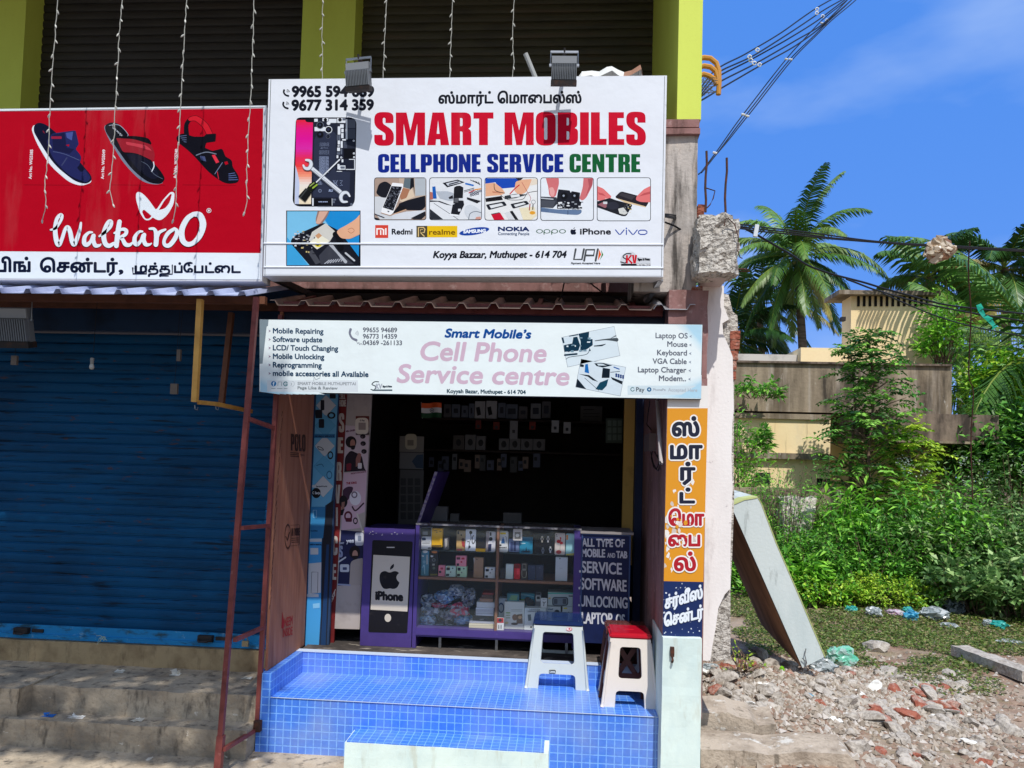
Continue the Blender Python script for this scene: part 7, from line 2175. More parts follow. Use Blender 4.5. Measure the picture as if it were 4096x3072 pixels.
for (x0, y0, x1, y1, c, lab) in ((1042, 182, 1098, 312, S(150, 150, 156), 'long grey blister pack hanging over the lower back shelf'), (1338, 180, 1390, 265, S(190, 192, 196), 'white blister pack hanging left of its twin inside the shop'), (1422, 192, 1474, 272, S(186, 188, 192), 'white blister pack hanging right of its twin inside the shop'), (800, 180, 840, 240, S(120, 36, 30), 'dim red hanging pack, leftmost of three inside the shop'), (925, 190, 970, 245, S(126, 40, 30), 'dim red hanging pack, middle of three inside the shop'), (1180, 190, 1225, 245, S(140, 44, 34), 'dim red hanging pack, rightmost of three inside the shop')):
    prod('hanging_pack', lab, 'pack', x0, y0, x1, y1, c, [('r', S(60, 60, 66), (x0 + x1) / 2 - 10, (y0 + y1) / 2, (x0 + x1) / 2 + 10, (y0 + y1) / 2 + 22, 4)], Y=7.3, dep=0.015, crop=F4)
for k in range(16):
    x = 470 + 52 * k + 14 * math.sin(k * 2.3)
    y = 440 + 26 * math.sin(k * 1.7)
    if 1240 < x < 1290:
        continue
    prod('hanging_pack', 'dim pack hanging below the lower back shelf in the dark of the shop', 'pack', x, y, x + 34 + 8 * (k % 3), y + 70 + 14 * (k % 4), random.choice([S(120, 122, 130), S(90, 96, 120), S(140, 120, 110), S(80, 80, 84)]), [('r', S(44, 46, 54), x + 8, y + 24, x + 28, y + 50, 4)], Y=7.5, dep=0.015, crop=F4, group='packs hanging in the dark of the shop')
prod('framed_certificate', 'framed pale certificate on the dark back wall of the shop', 'certificate', 1542, 78, 1697, 192, S(170, 172, 176), [('r', S(90, 92, 100), 1565, 100, 1640, 106), ('r', S(110, 112, 120), 1560, 130, 1680, 134), ('r', S(110, 112, 120), 1560, 150, 1680, 154)], Y=8.3, dep=0.02, crop=F4)
prod('clear_pack', 'greenish bundle of clear packs hanging near the ochre jamb', 'pack', 1722, 165, 1840, 340, S(84, 96, 84), [('r', S(120, 134, 120), 1735 + 36 * (k % 3), 180 + 50 * (k // 3), 1762 + 36 * (k % 3), 220 + 50 * (k // 3), 4) for k in range(9)], Y=7.0, dep=0.05, crop=F4)
prod('price_poster', 'tall faded price poster on a door leaf inside the shop', 'poster', 258, 530, 428, 930, S(96, 92, 92), [('r', S(60, 58, 60), 270 + 50 * (k % 3), 590 + 60 * (k // 3), 308 + 50 * (k % 3), 640 + 60 * (k // 3), 4) for k in range(15)], Y=6.6, dep=0.01, crop=F4)
prod('price_poster', 'faded blue grey poster above the tall price poster', 'poster', 262, 408, 432, 524, S(120, 118, 120), [('p', S(50, 70, 96), [(350, 470), (385, 425), (430, 420), (430, 520), (380, 515)])], Y=6.6, dep=0.01, crop=F4)
prod('price_poster', 'pale poster with a rounded payment card inside the shop', 'poster', 262, 292, 434, 404, S(130, 124, 120), [('p', S(190, 180, 160), [(302 + a, c) for a, c in _rb(0, 275, 82, 385, 30)]), ('r', S(130, 120, 110), 318, 318, 362, 358, 3)], Y=6.6, dep=0.01, crop=F4)
fg_ = thing('tricolour_flag', 'small orange white and green flag with a dark wheel hung inside the shop', 'flag', at(*F4(490, 160), 6.3))
for k, c in enumerate((S(214, 90, 40), S(206, 206, 206), S(20, 70, 40))):
    m = MB(c)
    n = 12
    for i in range(n):
        xa, xb = 418 + 142 * i / n, 418 + 142 * (i + 1) / n
        f = lambda x, y: at(*F4(x, y + 3 * math.sin(x / 22)), 6.3) + Vector((0, 0.012 * math.sin(x / 18), 0))
        m.face([f(xa, 56 + 35 * (k + 1)), f(xb, 56 + 35 * (k + 1)), f(xb, 56 + 35 * k), f(xa, 56 + 35 * k)])
    m.build('stripe', CARD, fg_)
b = Board((0, 6.28, 1), (0, -1, 0), F4)
b.circ('wheel', S(24, 30, 70), 492, 109, 15, 16, hole=0.8)
for k in range(12):
    a_ = 6.283 * k / 12
    b.stroke('wheel', S(24, 30, 70), [(492, 109), (492 + 13 * math.cos(a_), 109 + 14 * math.sin(a_))], 1.4, smooth=False, cap=False)
b.done(CARD, fg_)
m = MB()
m.tube([at(*F4(424, 165), 6.31), at(*F4(416, 50), 6.31)], 0.004, 5)
m.build('stick', WIRE, fg_)
for (x, y, w, h, a_, c, lab) in ((545, 850, 110, 120, 0.25, S(110, 110, 114), 'white carton leaning behind the glass counter beside the flap'), (650, 880, 60, 80, 0, S(90, 88, 88), 'small dull carton on the counter top near the flap'), (1060, 880, 130, 90, 0, S(80, 78, 78), 'dull square carton on the middle of the counter top')):
    prod('counter_carton', lab, 'carton', x - w / 2, y - h / 2, x + w / 2, y + h / 2, c, Y=YB2 + 0.1, dep=0.08, crop=F4)

# ------------------------------------------------------------------ stools
def stool(label, xl, xr, ybot, top_l, top_r, ytop, seat_y, body_c, seat_c, win, arch_, loc=None, xbrace=False, size=None, extra=None):
    """pixel extents of the front side measured in crop F1"""
    if size is None:
        q = atz(*F1((xl + xr) / 2, ybot), ZPL)
        Yf = q.y
        L_, R_ = at(*F1(xl, ybot), Yf).x, at(*F1(xr, ybot), Yf).x
        hb = (R_ - L_) / 2
        ht = hb * (top_r - top_l) / (xr - xl) * 1.04
        cx_, cy_ = (L_ + R_) / 2, Yf + hb
        z1 = at(*F1((top_l + top_r) / 2, ytop), Yf + hb - ht).z
        zs = at(*F1((top_l + top_r) / 2, seat_y), Yf + hb - ht).z
    else:
        hb, ht, z1, zs, (cx_, cy_) = *size, loc
    h = z1 - ZPL
    o = thing('plastic_stool', label, 'stool', (cx_, cy_, ZPL))
    PM = mat('stool_plastic', body_c, rough=0.35, spec=0.5, layers=[((14, 14, 14), tuple(c * 0.8 for c in body_c), 0.55, 0.8, 0.4)])
    wid = lambda z: hb + (ht - hb) * z / h
    (wx, wz0, wz1), (ax, az) = win, arch_
    side = rr([(-hb, 0, 0), (-ax * hb, 0, 0), (-ax * wid(az * h), az * h, 0.03), (ax * wid(az * h), az * h, 0.03), (ax * hb, 0, 0), (hb, 0, 0), (ht, h, 0), (-ht, h, 0)])
    hole = rr([(-wx * wid(wz0 * h), wz0 * h, 0.025), (wx * wid(wz0 * h), wz0 * h, 0.025), (wx * wid(wz1 * h), wz1 * h, 0.025), (-wx * wid(wz1 * h), wz1 * h, 0.025)])
    mb = MB()
    for k in range(4):
        c, s = math.cos(k * math.pi / 2), math.sin(k * math.pi / 2)
        def T(x, z, ins):
            d = wid(z) - ins
            x *= (wid(z) - ins) / wid(z)
            return Vector((cx_ + x * c + d * s, cy_ + x * s - d * c, ZPL + z))
        for ins, flip in ((0, False), (0.006, True)):
            loops = [[T(x, z, ins) for x, z in side], [T(x, z, ins) for x, z in hole]]
            flat = [p for l in loops for p in l]
            mb.add(flat, [t[::-1] if flip else t for t in tessellate_polygon(loops)])
        for lp in (side, hole):
            for i in range(len(lp)):
                a_, b_ = lp[i], lp[(i + 1) % len(lp)]
                mb.face([T(*a_, 0), T(*b_, 0), T(*b_, 0.006), T(*a_, 0.006)])
    mb.build('body', PM, o)
    for sx in (-1, 1):                                  # folded corner legs with a flared foot
        for sy in (-1, 1):
            mb = MB()
            pt = lambda z, e: Vector((cx_ + sx * (wid(z) + e), cy_ + sy * (wid(z) + e), ZPL + z))
            mb.tube([pt(0.0, 0.004), pt(0.02, 0.003), pt(h * 0.3, 0.001), pt(h * 0.6, 0), pt(h * 0.95, -0.002)], [0.013, 0.011, 0.0095, 0.0085, 0.007], 8)
            mb.build('leg', PM, o, smooth=True)
    SM = mat('stool_seat', seat_c, rough=0.22, spec=0.5, coat=0.3)
    mb = MB()
    e = 0.006
    mb.box(cx_ - ht - e, cx_ + ht + e, cy_ - ht - e, cy_ + ht + e, z1 - 0.002, zs)
    so_ = mb.build('seat', SM, o, bevel=0.012)
    mb = MB()
    mb.box(cx_ - 0.03, cx_ + 0.03, cy_ - 0.008, cy_ + 0.008, zs - 0.001, zs + 0.003)
    mb.build('grip_slot', SM, o)
    if xbrace:
        mb = MB()
        yb_ = cy_ - wid(h * 0.5) - 0.002
        for sg_ in (-1, 1):
            mb.bar((cx_ - sg_ * 0.06, yb_ + 0.01, ZPL + h * 0.38), (cx_ + sg_ * 0.05, yb_ + 0.018, ZPL + h * 0.8), 0.035, 0.006, up=Vector((0, 1, 0)))
        mb.build('cross_brace', PM, o)
    if extra:
        bd = Board((0, cy_ - (hb + ht) / 2, 1), (0, -1, 0), F1)
        bd.p = Vector((cx_, cy_ - hb, ZPL))
        bd.n = Vector((0, -h, (hb - ht) * 1.0)).normalized() * 1.0
        bd.n = Vector((0, -h, hb - ht)).normalized()
        extra(bd)
        bd.done(CARD, o)
    return (hb, ht, z1, zs, (cx_, cy_))
def marks1(bd):
    bd.circ('sticker', S(206, 60, 60), 835, 208, 46, 28)
    bd.circ('sticker', S(230, 214, 214), 832, 206, 40, 23)
    bd.circ('sticker', S(196, 40, 50), 840, 204, 14, 12)
    bd.rect('maker_stamp', S(40, 44, 44), 538, 808, 638, 862, 20)
    bd.text('maker_stamp', S(200, 206, 204), 'CAVA', 548, 850, 630, 852, 26, bold=3)
stool('white plastic stool with a dark blue seat on the tiled platform', 205, 1102, 1095, 342, 1040, 165, 92, S(206, 212, 206), S(20, 44, 92), (0.62, 0.40, 0.90), (0.63, 0.235), extra=marks1)
sz = stool('cream plastic stool with a glossy red seat near the gate pillar', 1328, 2130, 1372, 1460, 2040, 355, 272, S(226, 216, 204), S(196, 20, 44), (0.50, 0.42, 0.88), (0.56, 0.24))
(hb, ht, z1, zs, (cx_, cy_)) = sz
stool('reddish brown plastic stool half hidden behind the red topped stool', 0, 0, 0, 0, 0, 0, 0, S(96, 48, 40), S(104, 54, 44), (0.55, 0.40, 0.90), (0.56, 0.24), loc=(cx_ - 0.004, cy_ + 0.2), size=(hb * 1.0, ht * 1.05, z1 - 0.025, zs - 0.012), xbrace=True)
# ------------------------------------------------------------------ vacant lot: slab, rubble, litter
def ground_at(u, v):
    z = 0.0
    for _ in range(8):
        p = atz(u, v, z)
        z = lot_h(p.x, p.y)
    return Vector((p.x, p.y, z))

ls = thing('leaning_slab', 'pale mint painted slab leaning against the broken wall with its dark underside showing', 'slab', (2.2, 6.7, 0.1))
Ys = 6.55
q = [at(*C3(*p), Ys) for p in ((352, 188), (440, 150), (520, 137), (546, 180), (640, 430), (770, 730), (948, 1150), (905, 1175), (808, 1222))]
m = MB()
m.poly_prism(q, (0.07, 1.6, 0.03))
m.build('slab', mat('slab_mint', S(206, 216, 214), rough=0.8, layers=[((4, 4, 1.2), S(184, 198, 198), 0.42, 0.7, 0.7), ((14, 14, 3), S(130, 136, 132), 0.6, 0.74, 0.7), ((3, 3, 3), S(170, 180, 180), 0.58, 0.75, 0.5)], bump=(40, 0.3, 0.005)), ls)
m = MB()
off = Vector((-0.006, 0.0, -0.002))
m.face([q[0] + off + Vector((0, 0.004, 0)), q[8] + off + Vector((0, 0.004, 0)), q[8] + off + Vector((0.07, 1.59, 0.03)), q[0] + off + Vector((0.07, 1.59, 0.03))])
m.build('underside', mat('slab_underside', S(186, 146, 118), rough=0.9, layers=[((3, 3, 1), S(110, 82, 64), 0.4, 0.65, 0.8), ((14, 5, 1.5), S(150, 122, 96), 0.56, 0.7, 0.7)], bump=(30, 0.4, 0.006)), ls)
m = MB()
for i in range(0, 6):
    a_, b_ = q[i], q[i + 1]
    if i < 2:
        m.hexa([a_ + Vector((0, -0.006, -0.012)), b_ + Vector((0, -0.006, -0.012)), b_ + Vector((0.04, 1.1, -0.012)), a_ + Vector((0.04, 1.1, -0.012)), a_ + Vector((0, -0.006, 0.004)), b_ + Vector((0, -0.006, 0.004)), b_ + Vector((0.04, 1.1, 0.004)), a_ + Vector((0.04, 1.1, 0.004))])
    else:
        m.hexa([a_ + Vector((-0.003, -0.003, 0)), a_ + Vector((0.006, -0.006, 0)), a_ + Vector((0.046, 1.1, 0)), a_ + Vector((0.03, 1.1, 0)), b_ + Vector((-0.003, -0.003, 0)), b_ + Vector((0.006, -0.006, 0)), b_ + Vector((0.046, 1.1, 0)), b_ + Vector((0.03, 1.1, 0))])
m.build('lime_edge', mat('lime_edge', S(196, 206, 140), rough=0.85), ls)
m = MB()
for pts in (((830, 1100), (822, 1140), (835, 1190), (815, 1240), (795, 1290), (745, 1350)), ((805, 1160), (828, 1180), (832, 1230), (800, 1260))):
    m.tube([at(*C3(x, y), Ys - 0.02) for x, y in pts], 0.004, 5)
m.build('bent_wire', STEEL, ls)

# broken step slabs in front
for (pts, Y, dep, lab, z0) in (
        ([(300, 520), (460, 516), (520, 545), (600, 560), (640, 595), (745, 585), (748, 610), (730, 680), (560, 665), (300, 640)], 5.35, 0.32, 'broken pale concrete step lying right of the mint plinth', 0),
        ([(300, 735), (560, 745), (700, 770), (900, 750), (1170, 765), (1210, 800), (1230, 900), (300, 900)], 4.98, 0.3, 'low stained concrete kerb along the front edge of the vacant lot', 0)):
    m = MB()
    m.poly_prism([at(*C4(x, y), Y) for x, y in pts], (0.03, dep, 0.02))
    m.build('concrete_block', mat('step_concrete', S(186, 172, 154), rough=0.95, layers=[((6, 6, 3), S(140, 126, 110), 0.45, 0.65, 0.8), ((18, 18, 6), S(96, 88, 76), 0.58, 0.7, 0.7), ((10, 10, 10), S(216, 214, 206), 0.6, 0.68, 0.8)], bump=(40, 0.8, 0.012)), label=lab, cat='concrete block')
# individual stones
def stone(seed, sub=2, flat=0.7, amp=0.35):
    bm = bmesh.new()
    bmesh.ops.create_icosphere(bm, subdivisions=sub, radius=1)
    sd = Vector((seed * 5.1, seed * 2.7, seed))
    rnd = random.Random(seed)
    cuts = [(Vector((rnd.gauss(0, 1), rnd.gauss(0, 1), rnd.gauss(0, 1))).normalized(), rnd.uniform(0.45, 0.8)) for _ in range(9)]
    for v in bm.verts:
        for n_, dd in cuts:
            k = v.co.dot(n_) - dd
            if k > 0:
                v.co -= n_ * k
        v.co += noise.noise_vector(v.co * 2.5 + sd) * amp * 0.3
        v.co.z *= flat
    out = [tuple(v.co) for v in bm.verts], [tuple(v.index for v in f.verts) for f in bm.faces]
    bm.free()
    return out
GREYST = mat('grey_rubble', S(184, 176, 164), rough=0.95, layers=[((6, 6, 6), S(142, 130, 116), 0.5, 0.7, 0.7), ((30, 30, 30), S(128, 118, 108), 0.45, 0.65, 0.8), ((9, 9, 9), S(206, 198, 188), 0.5, 0.7, 0.7), ((70, 70, 70), S(84, 74, 66), 0.58, 0.7, 0.7)], bump=(60, 0.9, 0.01))
WHITEST = mat('white_rubble', S(228, 226, 218), rough=0.9, layers=[((20, 20, 20), S(180, 174, 166), 0.55, 0.7, 0.7)], bump=(60, 0.5, 0.006))
pk_ = MB()
a, b_ = ground_at(*C3(1800, 1165)), ground_at(*C3(2260, 1330))
pk_.rbox(0, (b_ - a).length, -0.09, 0.09, 0.02, 0.12, step=0.05, amp=0.012, freq=7)
d = (b_ - a).normalized()
M = Matrix(((d.x, -d.y, 0, a.x), (d.y, d.x, 0, a.y), (0, 0, 1, a.z + 0.02), (0, 0, 0, 1)))
pk_.v = [tuple(M @ Vector(v)) for v in pk_.v]
pk_.build('concrete_post', GREYST, label='long fallen concrete post lying in the grass at the right edge', cat='concrete post')

KIND = {'g': ('concrete_chunk', GREYST, 'broken grey concrete chunk in the rubble of the vacant lot'), 'r': ('brick_fragment', BRICKM, 'broken red brick fragment in the rubble of the vacant lot'), 'w': ('plaster_piece', WHITEST, 'flaked white plaster piece in the rubble of the vacant lot')}
proto = {}
for kd, (nm, mt, lb) in KIND.items():
    proto[kd] = []
    for s_ in range(4 if kd == 'g' else 3):
        vs, fs = stone(s_ + 10 * ord(kd), 2, 0.7 if kd != 'w' else 0.4)
        me = bpy.data.meshes.new(nm)
        me.from_pydata(vs, [], fs)
        me.materials.append(mt)
        proto[kd].append(me)
def put_stone(kd, p, r_, rnd, label=None, name=None):
    nm, mt, lb = KIND[kd]
    o = bpy.data.objects.new(name or nm, rnd.choice(proto[kd]))
    COL.objects.link(o)
    o.location = (p.x, p.y, p.z + r_ * rnd.uniform(-0.1, 0.3))
    o.rotation_euler = (rnd.uniform(-0.4, 0.4), rnd.uniform(-0.4, 0.4), rnd.uniform(0, 6.28))
    o.scale = (r_ * rnd.uniform(0.8, 1.5), r_ * rnd.uniform(0.7, 1.1), r_ * rnd.uniform(0.6, 1.0))
    tag(o, label or lb, 'rubble', None if label else 'loose rubble on the vacant lot')
rnd = random.Random(12)
for (x, y, r_, kd, lab) in ((1088, 555, 0.075, 'w', 'large smooth white stone in the front of the rubble'), (1198, 560, 0.075, 'g', 'angular grey stone right beside the smooth white one'), (1180, 640, 0.07, 'g', 'speckled grey chunk below the angular grey stone'), (655, 205, 0.14, 'g', 'big pitted concrete lump at the foot of the leaning slab'), (1620, 420, 0.11, 'r', 'big pinkish brick lump at the right of the rubble heap'), (1450, 395, 0.09, 'r', 'pinkish brick lump left of the bigger one'), (1320, 380, 0.09, 'w', 'white plaster slab lying in the middle of the rubble'), (1230, 405, 0.06, 'w', 'small white plaster slab left of the larger plaster slab'), (645, 352, 0.045, 'w', 'small white pebble near the brick patch'), (2100, 590, 0.085, 'g', 'lone grey stone in the grass at the lower right'), (1020, 395, 0.08, 'g', 'round tan boulder below the clear plastic bag'), (500, 395, 0.075, 'g', 'grey angular chunk near the broken wall foot'), (870, 350, 0.09, 'g', 'rounded tan stone with a dark hollow under the leaning slab'), (1440, 560, 0.10, 'g', 'pale pitted lump in the lower right rubble'), (1330, 150, 0.15, 'g', 'flat grey rock on the bare soil behind the clear bag')):
    put_stone(kd, ground_at(*C4(x, y)), r_, rnd, lab)
def in_heap():
    while True:
        x, y = rnd.uniform(315, 1880), rnd.uniform(230, 640)
        top = 235 + max(0, x - 700) * 0.06
        if y < top or y > 500 + max(0, x - 800) * 0.16:
            continue
        if 560 < x < 980 and y < 300 + (x - 560) * 0.1 and rnd.random() < 0.7:
            continue
        return x, y
for k in range(245):
    x, y = in_heap()
    if k > 205:
        x, y = rnd.uniform(1200, 2212), rnd.uniform(560, 840)
    g = ground_at(*C4(x, y))
    put_stone(rnd.choices('grw', (0.84, 0.09, 0.07))[0], g, rnd.triangular(0.025, 0.115, 0.045), rnd)
# fine debris: one mass
m = MB()
def pebble(m, p, r_, c):
    n = len(m.v)
    a = rnd.uniform(0, 6.28)
    for k in range(4):
        m.v.append((p.x + r_ * math.cos(a + k * 1.57) * rnd.uniform(0.6, 1.3), p.y + r_ * math.sin(a + k * 1.57) * rnd.uniform(0.6, 1.3), p.z - 0.003 + rnd.uniform(0, r_ * 0.4)))
    m.v.append((p.x + rnd.uniform(-r_, r_) * 0.4, p.y + rnd.uniform(-r_, r_) * 0.4, p.z + r_ * rnd.uniform(0.5, 1.1)))
    for k in range(4):
        m.f.append((n + k, n + (k + 1) % 4, n + 4))
        m.c.append(c)
for k in range(13000):
    if rnd.random() < 0.72:
        x, y = in_heap()
    else:
        x, y = rnd.uniform(310, 2212), rnd.uniform(180, 840)
    g = ground_at(*C4(x, y)) if k % 3 == 0 or k == 0 else Vector((gl.x + rnd.gauss(0, 0.12), gl.y + rnd.gauss(0, 0.12), 0))
    g.z = lot_h(g.x, g.y)
    if g.x < 0.9:
        continue
    gl = g
    b0 = rnd.choice((S(176, 166, 152), S(156, 144, 128), S(190, 182, 172), S(140, 116, 100), S(134, 122, 108), S(166, 154, 140)))
    pebble(m, g, rnd.triangular(0.004, 0.042, 0.010), b0)
m.build('rubble', mat('fine_debris', rough=0.95), kind='stuff')
# brick dust patch where the wall was broken
m = MB()
g = ground_at(*C4(545, 250))
for k in range(26):
    p = g + Vector((rnd.gauss(0, 0.13), rnd.gauss(0, 0.10), 0))
    p.z = lot_h(p.x, p.y)
    put_stone('r', p, rnd.uniform(0.02, 0.06), rnd)
# litter in the lot
FILM = mat('thin_film', rough=0.25, spec=0.5, trans=0.35)
tl_, ck, pk2, bl3, sm = [S(40, 170, 160), S(90, 200, 190)], [S(196, 204, 204), S(150, 160, 160), S(226, 230, 230)], [S(214, 180, 200), S(226, 220, 226)], [S(60, 160, 200), S(120, 200, 220)], [S(70, 80, 84), S(130, 140, 144), S(40, 46, 50)]
for (cr, x, y, w, h, c, lab, nm) in (
        (F5, 940, 1180, 90, 50, tl_, 'teal plastic bag at the left of the litter line under the bushes', 'plastic_bag'),
        (F5, 1100, 1200, 110, 80, ck, 'crumpled clear sheet right of the teal bag', 'plastic_bag'),
        (F5, 1255, 1205, 130, 50, pk2, 'pinkish white bag in the middle of the litter line', 'plastic_bag'),
        (F5, 1375, 1225, 110, 80, bl3, 'bright blue bag beside the pinkish one', 'plastic_bag'),
        (F5, 1350, 1185, 70, 50, tl_, 'small teal scrap behind the bright blue bag', 'plastic_bag'),
        (F5, 1545, 1215, 200, 90, ck, 'wide pale clear sheet in the litter line', 'plastic_bag'),
        (F5, 1700, 1165, 150, 130, sm, 'dark smoky plastic bag at the foot of the grey green shrub', 'plastic_bag'),
        (F5, 1655, 1300, 120, 40, ck, 'thin clear film lying before the dark bag', 'plastic_bag'),
        (F5, 2025, 1295, 120, 60, tl_, 'teal bag at the far right of the litter line', 'plastic_bag'),
        (F5, 1940, 1280, 70, 50, ck, 'white scrap left of the far right teal bag', 'plastic_bag'),
        (F5, 2110, 1420, 170, 30, ck, 'long white strip of packing in the grass at the right', 'packing_strip'),
        (F5, 620, 1145, 40, 30, ck, 'small white scrap beside the leaning slab', 'plastic_bag'),
        (C4, 1130, 190, 150, 110, [S(110, 206, 170), S(150, 220, 196), S(190, 214, 206)], 'clear bag with a green neck lying against the leaning slab', 'plastic_bag'),
        (C4, 1020, 245, 150, 90, ck, 'crumpled clear film at the foot of the leaning slab', 'plastic_bag'),
        (C4, 935, 420, 60, 30, bl3, 'small blue wrapper in the rubble', 'wrapper'),
        (C4, 780, 262, 26, 36, [S(150, 220, 40)], 'bright lime wrapper in the shade of the slab', 'wrapper'),
        (C4, 350, 250, 90, 46, ck, 'flat white packing piece at the foot of the plinth', 'wrapper')):
    g = ground_at(*cr(x, y + h * 0.4))
    bag(lab, x, y, w, h, c, int(x + y), g.y, cat='litter', name=nm, crop=cr, mt=FILM, flat=0.8, amp=0.45)

# ------------------------------------------------------------------ the old house behind
hs_ = thing('old_house', 'weathered cream and grey flat roofed house with a louvred roof tower', 'house', (6.5, 15, 0))
YH = 14.5
CREAM = mat('cream_wash', S(250, 226, 178), rough=0.9, layers=[((0.9, 0.9, 0.5), S(240, 208, 150), 0.45, 0.7, 0.7), ((2.5, 2.5, 1.2), S(206, 196, 176), 0.56, 0.72, 0.6), ((5, 5, 0.5), S(130, 112, 88), 0.62, 0.74, 0.7)], bump=(20, 0.3, 0.01))
OLDC = mat('rain_stained_concrete', S(160, 144, 122), rough=0.95, layers=[((1.5, 1.5, 0.25), S(88, 76, 62), 0.42, 0.60, 0.9), ((4.5, 4.5, 0.3), S(190, 178, 164), 0.53, 0.7, 0.75), ((2.6, 2.6, 0.5), S(54, 48, 42), 0.52, 0.66, 0.9), ((9, 9, 3), S(206, 200, 190), 0.66, 0.74, 0.7)], bump=(14, 0.4, 0.02))
DARKC = mat('black_stained_concrete', S(128, 112, 98), rough=0.95, layers=[((3, 3, 1), S(48, 42, 38), 0.40, 0.58, 0.9), ((8, 8, 1.5), S(150, 132, 114), 0.56, 0.7, 0.7)], bump=(14, 0.4, 0.02))
def hbox(x0, y0, x1, y1, Y, dep, name, mt, z0=None, rough=False):
    ym, xm = (y0 + y1) / 2, (x0 + x1) / 2
    a, b_ = at(*C2(x0, ym), Y), at(*C2(x1, ym), Y)
    za, zb_ = at(*C2(xm, y1), Y).z if z0 is None else z0, at(*C2(xm, y0), Y).z
    m = MB()
    m.box(a.x, b_.x, Y, Y + dep, za, zb_)
    return m.build(name, mt, hs_), (a.x, b_.x, za, zb_)
_, (px0, px1, pz0, pz1) = hbox(-200, 768, 1718, 1108, YH, 5.5, 'parapet', OLDC)
_, _b = hbox(-200, 762, 1722, 776, YH - 0.05, 5.6, 'coping', DARKC)
hbox(-200, 1112, 892, 1148, YH - 0.06, 0.9, 'ledge', OLDC)
hbox(-200, 1148, 890, 1385, YH - 0.012, 5, 'wall', CREAM, z0=0.0)
_, (wx0, wx1, wz0, wz1) = hbox(895, 1140, 1745, 1385, YH + 0.5, 4.5, 'wall', CREAM, z0=0.0)
hbox(1130, 1118, 2040, 1308, YH - 1.1, 2.2, 'porch_slab', DARKC)
hbox(1135, 1302, 2046, 1318, YH - 1.14, 2.3, 'porch_edge', OLDC)
hbox(-200, 1380, 880, 1420, YH - 0.12, 0.6, 'ledge', OLDC)
_, (tx0, tx1, tz0, tz1) = hbox(1030, 300, 1588, 770, YH + 0.9, 0.5, 'tower_wall', CREAM)
hbox(948, 275, 1645, 304, YH + 0.72, 0.85, 'tower_roof', OLDC)
m = MB()
for k in range(13):
    x = 1082 + 39 * k
    a, b_ = at(*C2(x - 8, 345), YH + 0.89), at(*C2(x + 8, 345), YH + 0.89)
    zz0, zz1 = at(*C2(x, 384), YH + 0.89).z, at(*C2(x, 306), YH + 0.89).z
    m.box(a.x, b_.x, YH + 0.875, YH + 0.905, zz0, zz1)
m.build('louvre_slots', mat('dark_opening', S(24, 20, 18), rough=0.9), hs_)
hbox(252, 712, 684, 764, YH + 1.2, 0.3, 'roof_kerb', mat('pale_kerb', S(206, 200, 190), rough=0.9, layers=[((3, 3, 3), S(150, 144, 134), 0.5, 0.7, 0.7)]))
hbox(688, 668, 1010, 764, YH + 1.0, 1.4, 'roof_room', CREAM)
hbox(380, 1520, 480, 1600, YH - 0.03, 0.1, 'window', mat('window_dark', S(30, 30, 34), rough=0.3))
hbox(800, 1560, 890, 1615, YH - 0.03, 0.1, 'window', mat('window_dark2', S(22, 22, 24), rough=0.3))
hbox(968, 455, 996, 482, YH + 0.85, 0.12, 'lamp_box', DARK)
# low garden wall seen between the leaves
wl = thing('garden_wall', 'low pale garden wall half buried in the bushes before the house', 'wall', (4.2, 12.6, 0))
a, b_ = at(*F5(60, 300), 12.6), at(*F5(860, 300), 12.6)
m = MB()
m.rbox(a.x, b_.x, 12.6, 12.8, 0, at(*F5(500, 285), 12.6).z, step=0.2, amp=0.02, freq=3)
m.build('coping', OLDC, wl)
a, b_ = at(*F5(430, 450), 12.1), at(*F5(660, 450), 12.1)
m = MB()
m.rbox(a.x, b_.x, 12.1, 12.4, 0, at(*F5(520, 350), 12.1).z, step=0.07, amp=0.06, freq=4)
m.build('broken_wall_stump', mat('white_stump', S(214, 204, 196), rough=0.95, layers=[((6, 6, 6), S(150, 136, 126), 0.5, 0.66, 0.8)], bump=(20, 0.8, 0.03)), label='pale broken masonry stump among the leaves behind the leaning slab', cat='masonry')

# ------------------------------------------------------------------ cables
def cable(pts, y0, y1, label, r_=0.006, group=None, cr=C1, name='service_cable', mt=None, wob=0.012):
    P = []
    n = len(pts)
    for i, (x, y) in enumerate(pts):
        P.append(at(*cr(x, y), y0 + (y1 - y0) * i / (n - 1)))
    fine = []
    for i in range(n - 1):
        a, b, c, d = [P[min(max(j, 0), n - 1)] for j in (i - 1, i, i + 1, i + 2)]
        for j in range(8):
            t = j / 8
            fine.append(0.5 * (2 * b + (c - a) * t + (2 * a - 5 * b + 4 * c - d) * t * t + (3 * b - a - 3 * c + d) * t ** 3) + Vector((0, 0, wob * noise.noise((i * 1.3 + t * 1.3, y0, len(label))))))
    fine.append(P[-1])
    m = MB()
    m.tube(fine, r_, 6)
    return m.build(name, mt or CABLE, label=label, cat='cable', group=group)
gc_ = 'service cables climbing from the lime column'
for k, pts in enumerate((
        [(160, 560), (230, 470), (300, 415), (450, 340), (700, 190), (880, 60), (1010, -10)],
        [(165, 580), (275, 460), (500, 350), (740, 200), (905, 90), (1070, -10)],
        [(165, 600), (270, 490), (480, 378), (720, 245), (935, 108), (1085, -10)],
        [(162, 615), (275, 525), (510, 402), (745, 268), (950, 142), (1100, -10)],
        [(160, 640), (290, 562), (540, 415), (760, 292), (940, 160), (1128, -10)])):
    cable(pts, 5.0, 7.5, 'black cable of the upper fan climbing right from the lime column', 0.006, gc_)
